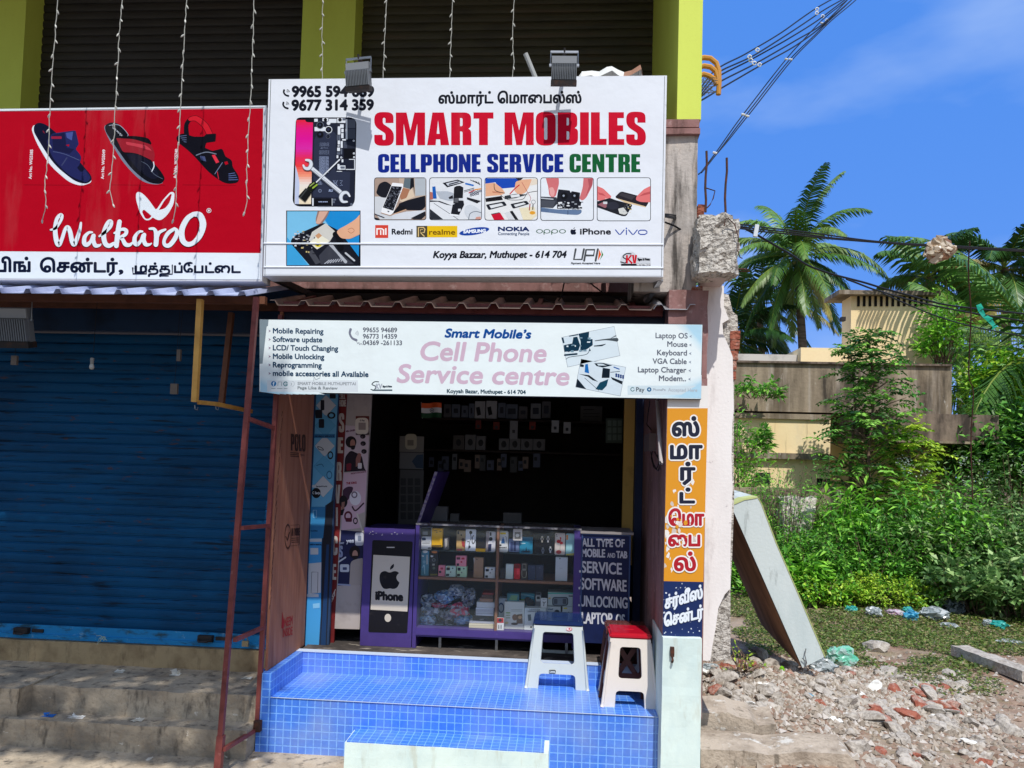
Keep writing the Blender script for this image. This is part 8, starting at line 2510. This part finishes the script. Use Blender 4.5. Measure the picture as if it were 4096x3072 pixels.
for k, pts in enumerate(([(150, 1105), (205, 1040), (430, 730), (700, 380), (920, 142), (1105, -10)], [(165, 1095), (218, 1034), (446, 736), (720, 386), (945, 165), (1132, -10)], [(170, 1092), (262, 980), (458, 742), (735, 388), (962, 160), (1160, -10)])):
    cable(pts, 5.0, 7.5, 'black cable of the steep bundle climbing right from the weathered column', 0.0048, gc_ + ' lower')
clips = ([(472, 362), (480, 385), (502, 402), (535, 412), (522, 318), (900, 60), (898, 85), (935, 105), (962, 132)], [(705, 374), (732, 376), (432, 725), (458, 735), (930, 146), (952, 158), (252, 968)])
for gi, lst in enumerate(clips):
    for (x, y) in lst:
        Yc = 4.99 + 2.5 * max(0, (x - 160)) / 960
        p = at(*C1(x, y), Yc)
        m = MB()
        if gi == 0:
            m.tube([p + Vector((0.014 * math.cos(t), -0.004, 0.014 * math.sin(t))) for t in [6.283 * k / 10 for k in range(11)]], 0.0045, 5, caps=False)
        else:
            m.tube([p + Vector((-0.014, -0.004, 0)), p + Vector((0.014, -0.004, -0.006))], 0.008, 6)
        m.build('cable_clip', mat('white_clip', S(226, 228, 230), rough=0.4) if x == 472 or x == 705 else bpy.data.materials['white_clip'], label='white ring clip on the upper fan of cables' if gi == 0 else 'white sleeve clip on the steep cable bundle', cat='clip', group='clips on the cables')
YELC = mat('yellow_conduit', S(196, 140, 60), rough=0.5)
for k, pts in enumerate(([(160, 370), (185, 365), (225, 370), (262, 400), (278, 450), (280, 520), (275, 600)], [(155, 425), (185, 418), (225, 425), (258, 452), (270, 495), (268, 540)], [(150, 485), (180, 470), (215, 480), (245, 500), (262, 530)])):
    m = MB()
    P = [at(*C1(x, y), 5.05) for x, y in pts]
    m.tube(P, 0.017, 8)
    m.build('conduit_bend', YELC, label=('outermost yellow conduit bend beside the lime column', 'middle yellow conduit bend beside the lime column', 'innermost yellow conduit bend beside the lime column')[k], cat='conduit')
m = MB()
random.seed(14)
for k in range(9):
    P = [at(*C1(160 + 14 * j + random.uniform(-14, 14), 500 + 12 * k + random.uniform(-16, 16)), 5.0) for j in range(8)]
    m.tube(P, 0.003, 4)
m.build('wire_tangle', STEEL, label='tangle of thin bare wires below the yellow conduit bends', cat='wire')
for k in range(3):
    cable([(-60, 1355 + 8 * k), (100, 1385 + 7 * k), (400, 1420 + 12 * k), (700, 1458 + 13 * k), (1100, 1508 + 6 * k), (1600, 1551 + 5 * k), (2300, 1590 + 6 * k)], 4.7, 7.0, ('top cable of the three spanning the lot past the broken beam', 'middle cable of the three spanning the lot past the broken beam', 'bottom cable of the three spanning the lot past the broken beam')[k], 0.0058)
cable([(1530, 380), (1640, 425), (1760, 472), (1850, 520)], 4.8, 5.0, 'loose cable sagging behind the edge of the white board', 0.006, cr=A6)
cable([(240, -180), (570, 0), (760, 115), (1000, 190), (1300, 275), (1700, 375), (2300, 445)], 8, 10, 'upper dark cable crossing before the roof tower', 0.012, cr=C2)
cable([(1000, 198), (1200, 270), (1400, 330), (1800, 420), (2300, 500)], 8.5, 10, 'middle dark cable crossing before the roof tower', 0.010, cr=C2)
cable([(1250, 300), (1590, 440), (1900, 530), (2300, 600)], 8.5, 10, 'lower thin cable crossing before the roof tower', 0.008, cr=C2)
cable([(1842, -60), (1832, 150), (1850, 420), (1842, 640), (1836, 860), (1866, 980), (1850, 1300), (1862, 1700)], 7.0, 8.0, 'thin brown wire hanging down at the right of the house', 0.006, cr=C2, name='hanging_wire', mt=RUST)
for pts, lab in (([(905, 830), (960, 900), (1060, 960), (1170, 1000)], 'black wire looping from the white board down to the awning'), ([(725, 835), (710, 900), (690, 985), (640, 1025), (560, 1000)], 'black wire draped over the middle of the brown awning')):
    cable(pts, 4.9, 5.2, lab, 0.005, cr=A6, name='loose_wire')
bag('dirty tan plastic bag snagged on the cables against the sky', 1672, 1585, 175, 140, [S(196, 170, 140), S(220, 206, 184), S(150, 110, 84)], 77, 6.0, cat='litter', name='plastic_bag', crop=C1, mt=FILM, amp=0.5)
m = MB(S(214, 220, 224))
q = [at(*C1(x, y), 5.15) for x, y in ((510, 1420), (535, 1425), (522, 1500), (497, 1495))]
m.poly_prism(q, (0, 0.02, 0))
m.build('cable_tag', PLASTIC, label='white plastic tag on the cables beside the broken beam', cat='tag')
m = MB(S(30, 170, 140))
pp = [(1885, 378), (1900, 420), (1930, 460), (1965, 490), (1998, 525), (1990, 548)]
for i in range(5):
    a, b_ = at(*C2(*pp[i]), 9), at(*C2(*pp[i + 1]), 9)
    m.face([a, a + Vector((0.07, 0.03, 0.03)), b_ + Vector((0.06, 0.05 * (i % 2), 0.04)), b_])
m.build('green_ribbon', FILM, label='torn green ribbon of plastic hanging from the cable at the right', cat='litter')
# ------------------------------------------------------------------ vegetation
LEAF = mat('leaf', rough=0.45, spec=0.35, trans=0.32)
BARK = mat('bark', S(120, 100, 84), rough=0.95, layers=[((9, 9, 30), S(76, 62, 52), 0.45, 0.65, 0.8)], bump=(25, 0.9, 0.02))
UP = Vector((0, 0, 1))
def leaf(mb, p, d, L, w, col, droop=0.25, rnd=random):
    d = d.normalized()
    s_ = d.cross(UP)
    if s_.length < 0.1:
        s_ = Vector((1, 0, 0))
    s_ = (s_.normalized() + Vector((rnd.uniform(-0.5, 0.5), rnd.uniform(-0.5, 0.5), rnd.uniform(-0.6, 0.6)))).normalized() * w / 2
    n_ = s_.cross(d).normalized() * w * 0.22
    m1 = p + d * L * 0.45 - UP * droop * L * 0.12
    t = p + d * L - UP * droop * L * 0.5
    n = len(mb.v)
    mb.v += [tuple(p), tuple(m1 + s_ + n_), tuple(t), tuple(m1 - s_ + n_), tuple(m1)]
    mb.f += [(n, n + 1, n + 4), (n + 1, n + 2, n + 4), (n, n + 4, n + 3), (n + 4, n + 2, n + 3)]
    mb.c += [col] * 4
def tone(cols, rnd):
    c = rnd.choice(cols)
    k = rnd.uniform(0.75, 1.25)
    return (c[0] * k, c[1] * k, c[2] * k)
def shrub(name, label, base, rx, ry, h, stems, per, L, w, cols, seed, cat='shrub', droop=0.3, low=0.1, sub=3, flowers=0, group=None):
    rnd = random.Random(seed)
    o = thing(name, label, cat, base, group)
    st, lv = MB(), MB()
    for k in range(stems):
        a = rnd.uniform(0, 6.283)
        rr_ = math.sqrt(rnd.random())
        zt_ = h * (low + (1 - low) * rnd.random() ** 0.7) * math.sqrt(max(0.05, 1 - 0.75 * rr_ * rr_))
        tip = base + Vector((rx * rr_ * math.cos(a), ry * rr_ * math.sin(a), zt_))
        b0 = base + Vector((rx * 0.35 * rr_ * math.cos(a), ry * 0.35 * rr_ * math.sin(a), 0))
        mid = (b0 + tip) / 2 + Vector((rnd.uniform(-0.1, 0.1), rnd.uniform(-0.1, 0.1), 0.08 * h))
        pts = [b0, mid, tip]
        st.tube(pts, [0.008, 0.006, 0.002], 3, caps=False)
        for j in range(per):
            t = 1 - (rnd.random() ** 1.5) * 0.62
            p = b0 * (1 - t) ** 2 + mid * 2 * t * (1 - t) + tip * t * t
            out = Vector((math.cos(a), math.sin(a), 0)) * 0.5 + Vector((rnd.gauss(0, 1), rnd.gauss(0, 1), rnd.gauss(0.25, 0.7)))
            if sub > 1:
                p = p + out.normalized() * rnd.uniform(0, 0.10 * h)
            leaf(lv, p, out, L * rnd.uniform(0.6, 1.25), w * rnd.uniform(0.7, 1.2), tone(cols, rnd), droop, rnd)
    st.build('stems', BARK, o)
    lv.build('foliage', LEAF, o)
    if flowers:
        fm = MB(S(196, 200, 190))
        for k in range(flowers):
            a = rnd.uniform(0, 6.283)
            c = base + Vector((rx * 0.6 * math.cos(a), ry * 0.6 * math.sin(a), h * rnd.uniform(0.85, 1.05)))
            for j in range(24):
                leaf(fm, c + Vector((rnd.gauss(0, 0.05), rnd.gauss(0, 0.05), rnd.gauss(0, 0.05))), Vector((rnd.gauss(0, 1), rnd.gauss(0, 1), rnd.gauss(0, 1))), 0.03, 0.025, tone([S(190, 196, 184), S(150, 166, 150)], rnd), 0, rnd)
        fm.build('flower_heads', LEAF, o)
    return o
G_ = lambda r, g, b: S(r * 1.12, g, b * 0.9, 2.0)
bright = [G_(84, 142, 44), G_(66, 124, 36), G_(104, 160, 58), G_(50, 102, 32)]
midg = [G_(58, 112, 44), G_(44, 92, 36), G_(78, 134, 54), G_(96, 150, 66)]
greyg = [G_(84, 122, 78), G_(66, 102, 62), G_(110, 144, 100), G_(54, 88, 50)]
yellg = [G_(104, 146, 44), G_(86, 126, 38), G_(126, 160, 58)]
darkg = [G_(34, 70, 30), G_(46, 84, 36), G_(26, 56, 26)]
def gb(x, y, Y, top):                                  # base point and height from the picture
    p = at(*F5(x, y), Y)
    z = lot_h(p.x, Y)
    return Vector((p.x, Y, z)), at(*F5(x, top), Y).z - z
for i, (nm, lab, x, Y, top, rx, ry, stems, per, L, w, cols, kw) in enumerate((
        ('shrub', 'bright narrow leaved shrub just right of the broken wall', 130, 10.6, 70, 0.55, 0.5, 70, 30, 0.085, 0.026, bright, {}),
        ('shrub', 'tall feathery shrub with slender upright twigs before the house', 470, 11.0, -20, 0.95, 0.6, 110, 34, 0.075, 0.022, midg, dict(low=0.45)),
        ('broad_leaved_plant', 'broad leaved plant with long light green leaves left of the centre of the bushes', 850, 10.7, 200, 0.5, 0.4, 34, 20, 0.26, 0.065, bright, dict(droop=0.6)),
        ('broad_leaved_plant', 'broad leaved plant with long leaves topping the middle of the bushes', 1090, 10.9, 150, 0.7, 0.5, 46, 22, 0.27, 0.07, bright, dict(droop=0.6)),
        ('broad_leaved_plant', 'broad leaved plant under the cream wall right of the middle', 1310, 10.8, 165, 0.6, 0.5, 40, 22, 0.25, 0.065, midg, dict(droop=0.6)),
        ('flowering_shrub', 'leafy shrub with grey flower heads before the porch wall', 1540, 10.6, 120, 0.7, 0.5, 60, 24, 0.17, 0.06, midg, dict(flowers=6)),
        ('broad_leaved_plant', 'light green broad leaved plant below the end of the porch slab', 1760, 10.5, 130, 0.55, 0.45, 40, 22, 0.22, 0.06, bright, dict(droop=0.5)),
        ('shrub', 'dark dense shrub under the end of the porch slab', 1860, 12.4, -30, 0.9, 0.7, 90, 34, 0.09, 0.05, darkg + greyg, {}),
        ('shrub', 'dark shrub with grey tips at the right edge of the lot', 2150, 12.0, 20, 1.0, 0.7, 100, 34, 0.09, 0.05, darkg + greyg, dict(flowers=5)),
        ('shrub', 'leafy green shrub in the middle of the thicket above the yellow green bush', 1000, 10.2, 470, 0.95, 0.5, 120, 30, 0.10, 0.05, midg, {}),
        ('shrub', 'small leaved shrub beside the upper half of the leaning slab', 620, 10.3, 520, 0.7, 0.5, 110, 30, 0.075, 0.035, midg, {}),
        ('shrub', 'round leaved shrub in the middle right of the thicket', 1420, 10.3, 380, 0.9, 0.55, 120, 30, 0.105, 0.055, midg + greyg, {}),
        ('shrub', 'grey green shrub filling the right of the thicket', 1800, 10.2, 330, 1.0, 0.6, 130, 32, 0.12, 0.055, greyg + midg, {}),
        ('shrub', 'grey green shrub at the right edge of the thicket', 2170, 10.0, 360, 0.9, 0.6, 120, 32, 0.12, 0.06, greyg, {}),
        ('low_bush', 'low yellow green bush in the middle of the litter line', 1110, 9.75, 900, 0.75, 0.4, 130, 30, 0.055, 0.035, yellg, {}),
        ('low_bush', 'low yellow green bush right of the middle of the litter line', 1480, 9.75, 930, 0.7, 0.4, 120, 30, 0.055, 0.035, yellg + midg, {}),
        ('low_bush', 'low bush with lighter leaves against the leaning slab', 700, 9.7, 900, 0.65, 0.4, 110, 30, 0.07, 0.045, yellg + bright, {}),
        ('milkweed_bush', 'grey green bush with large round leaves above the smoky bag', 1930, 9.4, 760, 0.75, 0.5, 70, 24, 0.13, 0.085, greyg, dict(droop=0.1)),
        ('milkweed_bush', 'grey green bush with large round leaves at the right edge of the photo', 2200, 9.2, 700, 0.6, 0.5, 60, 24, 0.13, 0.085, greyg, dict(droop=0.1)),
        ('broad_leaved_plant', 'leafy plant with long leaves right beside the middle of the leaning slab', 560, 9.9, 720, 0.45, 0.35, 36, 20, 0.2, 0.06, bright, dict(droop=0.4)),
        ('shrub', 'leafy shrub growing up against the house parapet next to the broken wall', 60, 12.5, -420, 0.5, 0.4, 60, 30, 0.11, 0.045, bright, dict(low=0.5)))):
    Y = Y + 1.15 if Y < 11.5 else Y + 0.6
    b_, hh = gb(x, 1100, Y, top)
    shrub(nm, lab, b_, rx * 1.1, ry, hh, stems, per, L, w, cols, 100 + i, **kw)
# ground cover filling the thicket between the shrubs
lv = MB()
rnd = random.Random(3)
for k in range(26000):
    x = rnd.uniform(2.2, 9.5)
    y = rnd.uniform(11.0, 13.8)
    t = (y - 11.0) / 2.8
    z = rnd.random() ** 0.8 * (0.55 + 0.9 * t + 0.35 * noise.noise((x * 0.9, y * 0.9, 2)))
    leaf(lv, Vector((x, y, lot_h(x, y) + z)), Vector((rnd.gauss(0, 1), rnd.gauss(-0.4, 1), rnd.gauss(0.2, 0.6))), rnd.uniform(0.06, 0.15), rnd.uniform(0.03, 0.07), tone(midg + bright, rnd), 0.3, rnd)
lv.build('undergrowth', LEAF, kind='stuff')
# grass and creeping weeds
gm = MB()
gcol = [S(112, 136, 58), S(92, 118, 48), S(138, 150, 82), S(80, 108, 48), S(150, 140, 96)]
for k in range(150000):
    x, y = rnd.uniform(1.6, 8.5), 4.9 + 6.2 * rnd.random()
    n_ = noise.noise((x * 0.9, y * 0.9, 5)) + 0.5 * noise.noise((x * 2.6, y * 2.6, 9))
    dens = (max(0, min(1, (y - 7.5) / 0.9)) * 0.95 if x > 2.0 else 0) + max(0, min(1, (x - 3.0 - 0.25 * (7 - y)) / 0.5)) * 0.6
    if rnd.random() > dens or n_ < -0.02 - 0.28 * (y > 8.6) + 0.1 * (y < 7.6):
        continue
    p = Vector((x, y, lot_h(x, y) - 0.005))
    if rnd.random() < 0.4:
        h_ = rnd.uniform(0.02, 0.07)
        d = Vector((rnd.gauss(0, 0.5), rnd.gauss(0, 0.5), 1)).normalized()
        s_ = Vector((rnd.uniform(-1, 1), rnd.uniform(-1, 1), 0)).normalized() * 0.004
        gm.face([p - s_, p + s_, p + d * h_], tone(gcol, rnd))
    else:
        leaf(gm, p + UP * rnd.uniform(0.005, 0.05), Vector((rnd.gauss(0, 1), rnd.gauss(0, 1), rnd.uniform(0, 0.5))), rnd.uniform(0.025, 0.055), rnd.uniform(0.018, 0.034), tone(gcol, rnd), 0.2, rnd)
gm.build('grass', LEAF, kind='stuff')
# weeds sprouting from the foot of the slab and the broken wall
for (x, y, Y, lab, n_) in ((430, 1075, 6.3, 'thin yellow green weed sprouting in the shade under the leaning slab', 14),):
    g = at(*C3(x, y + 60), Y)
    shrub('weed', lab, Vector((g.x, Y, lot_h(g.x, Y) + 0.05)), 0.22, 0.12, 0.25, n_, 6, 0.035, 0.018, yellg, 55, cat='weed')

# ------------------------------------------------------------------ slim tree with feathered leaves before the house
def pinnate(mb, p, d, L, pairs, ll, lw, cols, rnd):
    d = d.normalized()
    s_ = d.cross(UP)
    s_ = s_.normalized() if s_.length > 0.1 else Vector((1, 0, 0))
    c = tone(cols, rnd)
    for i in range(pairs):
        t = (i + 1) / pairs
        q = p + d * L * t - UP * 0.35 * L * t * t
        for sg in (-1, 1):
            dd = (s_ * sg + d * 0.55 - UP * 0.25 + Vector((rnd.gauss(0, 0.12), rnd.gauss(0, 0.12), rnd.gauss(0, 0.12))))
            leaf(mb, q, dd, ll * rnd.uniform(0.8, 1.15) * (1.1 - 0.4 * t), lw, tone([c], rnd), 0.4, rnd)
def slim_tree(name, label, base, h, width, nb, cols, seed, ll=0.15, lw=0.055):
    rnd = random.Random(seed)
    o = thing(name, label, 'tree', base)
    tr, lv = MB(), MB()
    pts = [base + Vector((0.05 * math.sin(i * 1.3), 0.03 * math.cos(i), h * i / 8)) for i in range(9)]
    tr.tube(pts, [0.045 - 0.0045 * i for i in range(9)], 7)
    for k in range(nb):
        t = 0.22 + 0.78 * (k / nb)
        p = base + Vector((0.05 * math.sin(t * 8 * 1.3), 0, h * t))
        a = k * 2.4 + rnd.uniform(-0.4, 0.4)
        bl = width * (1.1 - t) * rnd.uniform(0.6, 1.1) + 0.12
        d = Vector((math.cos(a), math.sin(a), 0.55)).normalized()
        e = p + d * bl
        tr.tube([p, (p + e) / 2 + UP * 0.04, e], [0.014, 0.009, 0.004], 4)
        for j in range(5):
            q = p + d * bl * (0.3 + 0.7 * j / 4)
            dd = d + Vector((rnd.gauss(0, 0.8), rnd.gauss(0, 0.8), rnd.gauss(0.1, 0.4)))
            pinnate(lv, q, dd, rnd.uniform(0.22, 0.42), 6, ll, lw, cols, rnd)
    for j in range(7):
        pinnate(lv, base + Vector((0, 0, h)), Vector((rnd.gauss(0, 1), rnd.gauss(0, 1), 0.7)), 0.35, 6, ll, lw, cols, rnd)
    tr.build('trunk', BARK, o)
    lv.build('crown', LEAF, o)
    return o
YT = 12.9
b0 = at(*C2(1165, 1500), YT)
b0.z = lot_h(b0.x, YT)
slim_tree('feather_leaved_tree', 'slim young tree with feathered dark green leaves in front of the stained parapet', b0, at(*C2(1170, 590), YT).z - b0.z, 1.05, 66, midg + darkg, 5, 0.13, 0.05)
b1 = at(*C2(1040, 1500), YT + 0.3)
b1.z = lot_h(b1.x, YT)
slim_tree('feather_leaved_tree', 'shorter feather leaved sapling left of the slim young tree', b1, at(*C2(1000, 700), YT + 0.3).z - b1.z, 0.7, 26, midg, 6, 0.12, 0.045)
b2 = at(*C2(1420, 1500), YT - 0.3)
b2.z = lot_h(b2.x, YT)
slim_tree('feather_leaved_tree', 'small sapling with yellowing leaves under the porch slab', b2, at(*C2(1420, 1230), YT - 0.3).z - b2.z, 0.6, 24, yellg, 8)
# creeper on the roof beside the tower, and sprigs on the parapet
for i, (x, y, Y, rx, h_, lab) in enumerate(((1665, 770, 14.8, 0.5, 1.6, 'bright creeper climbing the right side of the roof tower'), (400, 960, 13.9, 0.5, 0.45, 'leafy sprig hanging before the left of the stained parapet'), (290, 1330, 13.4, 0.5, 0.7, 'drooping dark sprig before the cream house wall'))):
    p = at(*C2(x, y), Y)
    shrub('creeper', lab, p - UP * (0 if i == 0 else 0.15), rx, 0.4, h_, 44 if i == 0 else 16, 26, 0.13, 0.06, bright if i == 0 else midg, 300 + i, cat='climbing plant')

# ------------------------------------------------------------------ coconut palms
FROND = mat('palm_frond', rough=0.4, spec=0.4, trans=0.25)
PTR = mat('palm_trunk', S(128, 116, 104), rough=0.95, layers=[((2, 2, 14), S(84, 74, 66), 0.45, 0.6, 0.8)], bump=(12, 0.7, 0.03))
def frond(mb, p, az, el, L, droop, cols, rnd, n=50, ll=0.75, wind=0.0):
    pts = []
    d = Vector((math.cos(az) * math.cos(el), math.sin(az) * math.cos(el), math.sin(el)))
    q = p.copy()
    seg = 12
    for i in range(seg + 1):
        pts.append(q.copy())
        d = (d + Vector((wind, 0, -droop)) * (0.5 + i / seg) / seg * 2).normalized()
        q = q + d * L / seg
    c0 = tone(cols, rnd)
    mb.tube(pts, [0.035 - 0.0026 * i for i in range(seg + 1)], 4, col=S(130, 150, 60), caps=False)
    for i in range(n):
        t = 0.12 + 0.88 * i / n
        k = min(int(t * seg), seg - 1)
        f = t * seg - k
        b = pts[k] * (1 - f) + pts[k + 1] * f
        dd = (pts[k + 1] - pts[k]).normalized()
        s_ = dd.cross(UP)
        s_ = s_.normalized() if s_.length > 0.05 else Vector((1, 0, 0))
        l_ = ll * (math.sin(math.pi * (0.18 + 0.78 * t)) ** 0.7) * rnd.uniform(0.85, 1.1)
        for sg in (-1, 1):
            e = (s_ * sg * 0.8 + dd * 0.75 - UP * rnd.uniform(0.15, 0.55) + Vector((wind * 0.5, 0, 0))).normalized()
            m1 = b + e * l_ * 0.5
            tip = m1 + (e - UP * 0.75).normalized() * l_ * 0.5
            w = dd * 0.026
            n0 = len(mb.v)
            mb.v += [tuple(b - w), tuple(b + w), tuple(m1 + w * 1.2), tuple(m1 - w * 1.2), tuple(tip)]
            mb.f += [(n0, n0 + 1, n0 + 2, n0 + 3), (n0 + 3, n0 + 2, n0 + 4)]
            mb.c += [tone([c0], rnd)] * 2
pg_ = [S(76, 118, 46), S(60, 100, 40), S(98, 138, 58), S(122, 152, 76)]
pd_ = [S(54, 92, 40), S(44, 78, 36), S(72, 112, 50)]
def palm(label, u, v, Y, L, cols, seed, nf=26, lean=0.3, wind=0.0, nuts=True, lowest=-0.7, ll=0.75):
    rnd = random.Random(seed)
    top = at(u, v, Y)
    base = Vector((top.x + lean, Y + 0.2, 0))
    o = thing('coconut_palm', label, 'palm tree', base)
    tr = MB()
    pts = [base * (1 - t) + top * t + Vector((0.12 * math.sin(3 * t), 0, 0)) for t in [i / 14 for i in range(15)]]
    tr.tube(pts, [0.2 - 0.006 * i for i in range(15)], 9)
    tr.build('trunk', PTR, o, smooth=True)
    cr = MB()
    for k in range(nf):
        t = k / nf
        az = k * 2.39996 + rnd.uniform(-0.2, 0.2)
        el = 1.25 - (1.25 - lowest) * t + rnd.uniform(-0.12, 0.12)
        frond(cr, top + Vector((0, 0, 0.1 - 0.25 * t)), az, el, L * rnd.uniform(0.85, 1.1), 0.5 + 0.45 * rnd.random(), cols if rnd.random() > 0.06 else [S(150, 140, 76)], rnd, wind=wind, ll=ll)
    cr.build('crown', FROND, o)
    if nuts:
        for k in range(6):
            m = MB()
            a = k * 1.1
            vs, fs = stone(200 + k, 2, 1.2, 0.1)
            cpt = top + Vector((0.22 * math.cos(a), 0.22 * math.sin(a), -0.3))
            m.add([(cpt.x + 0.11 * x_, cpt.y + 0.11 * y_, cpt.z + 0.11 * z_) for x_, y_, z_ in vs], fs)
            m.build('coconut', mat('coconut_husk', S(150, 140, 60), rough=0.6) if k == 0 else bpy.data.materials[[n for n in bpy.data.materials.keys() if n.startswith('coconut_husk')][-1]], o, smooth=True)
u, v = C2(655, 40)
palm('tall coconut palm with a full crown left of the roof tower', u, v, 26, 3.1, pg_, 1, nf=36, lean=0.5, wind=0.05, lowest=-1.0, ll=0.66)
u, v = C2(400, 360)
palm('darker coconut palm behind the left end of the house roof', u, v, 30, 3.2, pd_, 2, nf=22, lean=0.3, nuts=False)
u, v = C2(1560, 190)
palm('wind blown coconut palm behind the roof tower', u, v, 24, 1.9, pd_ + pg_, 3, nf=20, lean=-0.4, wind=0.35, nuts=False)
u, v = C2(2075, 130)
palm('coconut palm with a slim pale trunk at the right edge', u, v, 24, 2.2, pg_ + pd_, 4, nf=22, lean=0.0, wind=-0.05)
u, v = C2(1760, 560)
palm('low coconut palm rising behind the right of the roof tower', u, v, 21, 1.9, pg_, 5, nf=16, lean=0.2, nuts=False, ll=0.6)
u, v = C2(2380, 720)
palm('near coconut palm whose long fronds reach in from the right edge', u, v, 15.5, 4.0, pg_, 6, nf=20, lean=0.3, nuts=False, ll=0.9)
u, v = C2(220, 600)
palm('coconut palm half hidden by the broken wall', u, v, 27, 3.0, pd_, 8, nf=22, lean=0.2, nuts=False)
# bushy tree behind the porch
def bushy(label, x, y, Y, rx, h, cols, seed, n=7000, L=0.16):
    rnd = random.Random(seed)
    c = at(*C2(x, y), Y)
    o = thing('bushy_tree', label, 'tree', (c.x, Y, 0))
    tr = MB()
    tr.tube([(c.x, Y, 0), (c.x + 0.1, Y, c.z * 0.5), (c.x, Y, c.z)], [0.12, 0.09, 0.05], 7)
    lv = MB()
    for k in range(26):
        a, b_ = rnd.uniform(0, 6.28), rnd.uniform(-0.6, 1.2)
        e = c + Vector((rx * 0.75 * math.cos(a) * math.cos(b_), rx * 0.75 * math.sin(a) * math.cos(b_), h * 0.75 * math.sin(b_)))
        tr.tube([(c.x, Y, c.z * 0.6), (c + e) / 2, e], [0.04, 0.025, 0.008], 4)
        for j in range(n // 26):
            q = e + Vector((rnd.gauss(0, 0.26 * rx), rnd.gauss(0, 0.26 * rx), rnd.gauss(0, 0.2 * h)))
            leaf(lv, q, Vector((rnd.gauss(0, 1), rnd.gauss(0, 1), rnd.gauss(0.1, 0.7))), L * rnd.uniform(0.6, 1.2), L * 0.5, tone(cols, rnd), 0.3, rnd)
    tr.build('trunk', BARK, o)
    lv.build('crown', LEAF, o)
bushy('bright bushy tree beyond the end of the porch slab', 2130, 1150, 15.5, 1.1, 1.3, yellg + bright, 71)
bushy('dark bushy tree behind the bushes at the right edge', 2180, 1400, 14.0, 1.2, 1.0, darkg + midg, 72)
# distant belt of trees closing the view
lv = MB()
rnd = random.Random(41)
for k in range(9000):
    x, y = rnd.uniform(6, 60), rnd.uniform(36, 44)
    z = rnd.random() * (3.6 + 1.2 * noise.noise((x * 0.25, 1, 1)))
    leaf(lv, Vector((x, y, z)), Vector((rnd.gauss(0, 1), rnd.gauss(0, 1), rnd.gauss(0, 0.6))), rnd.uniform(0.4, 0.9), rnd.uniform(0.2, 0.45), tone(darkg + midg, rnd), 0.3, rnd)
lv.build('treeline', LEAF, kind='stuff')

# ------------------------------------------------------------------ the roadside tree whose shade lies over the left shop
rnd = random.Random(17)
o = thing('roadside_tree', 'leafy roadside tree that shades the blue shutter and the concrete steps', 'tree', (-4.6, -1.2, 0))
tr, lv = MB(), MB()
tr.tube([(-4.6, -1.2, 0), (-4.7, -1.2, 4), (-4.3, -1.0, 8), (-3.4, -0.7, 9.8)], [0.2, 0.17, 0.13, 0.07], 9)
for k in range(12):
    e = Vector((rnd.uniform(-5, -1.0), rnd.uniform(-1.1, 0.1), rnd.uniform(8.8, 11.2)))
    tr.tube([(-4.0, -0.9, 8.6), ((-4.0 + e.x) / 2, (e.y - 0.9) / 2, (8.6 + e.z) / 2 + 0.2), e], [0.06, 0.04, 0.012], 5)
for k in range(15000):
    x, y, z = rnd.uniform(-5.6, -0.72), rnd.uniform(-1.3, 0.3), rnd.uniform(8.3, 11.02)
    dens = 0.55 + 0.6 * min(1, max(0, (z - 9.3) / 1.2)) + 0.35 * noise.noise((x * 0.8, 3, z * 0.8))
    z += -(y + 0.5) * 1.6
    x += -(y + 0.5) * 0.22
    if rnd.random() > dens * (min(1, max(0.0, -0.72 - x) / 0.3) * 0.8 + 0.2):
        continue
    leaf(lv, Vector((x, y, z)), Vector((rnd.gauss(0, 1), rnd.gauss(0, 1), rnd.gauss(0, 0.6))), rnd.uniform(0.09, 0.16), rnd.uniform(0.05, 0.09), tone(midg, rnd), 0.3, rnd)
tr.build('trunk', BARK, o)
lv.build('crown', LEAF, o)
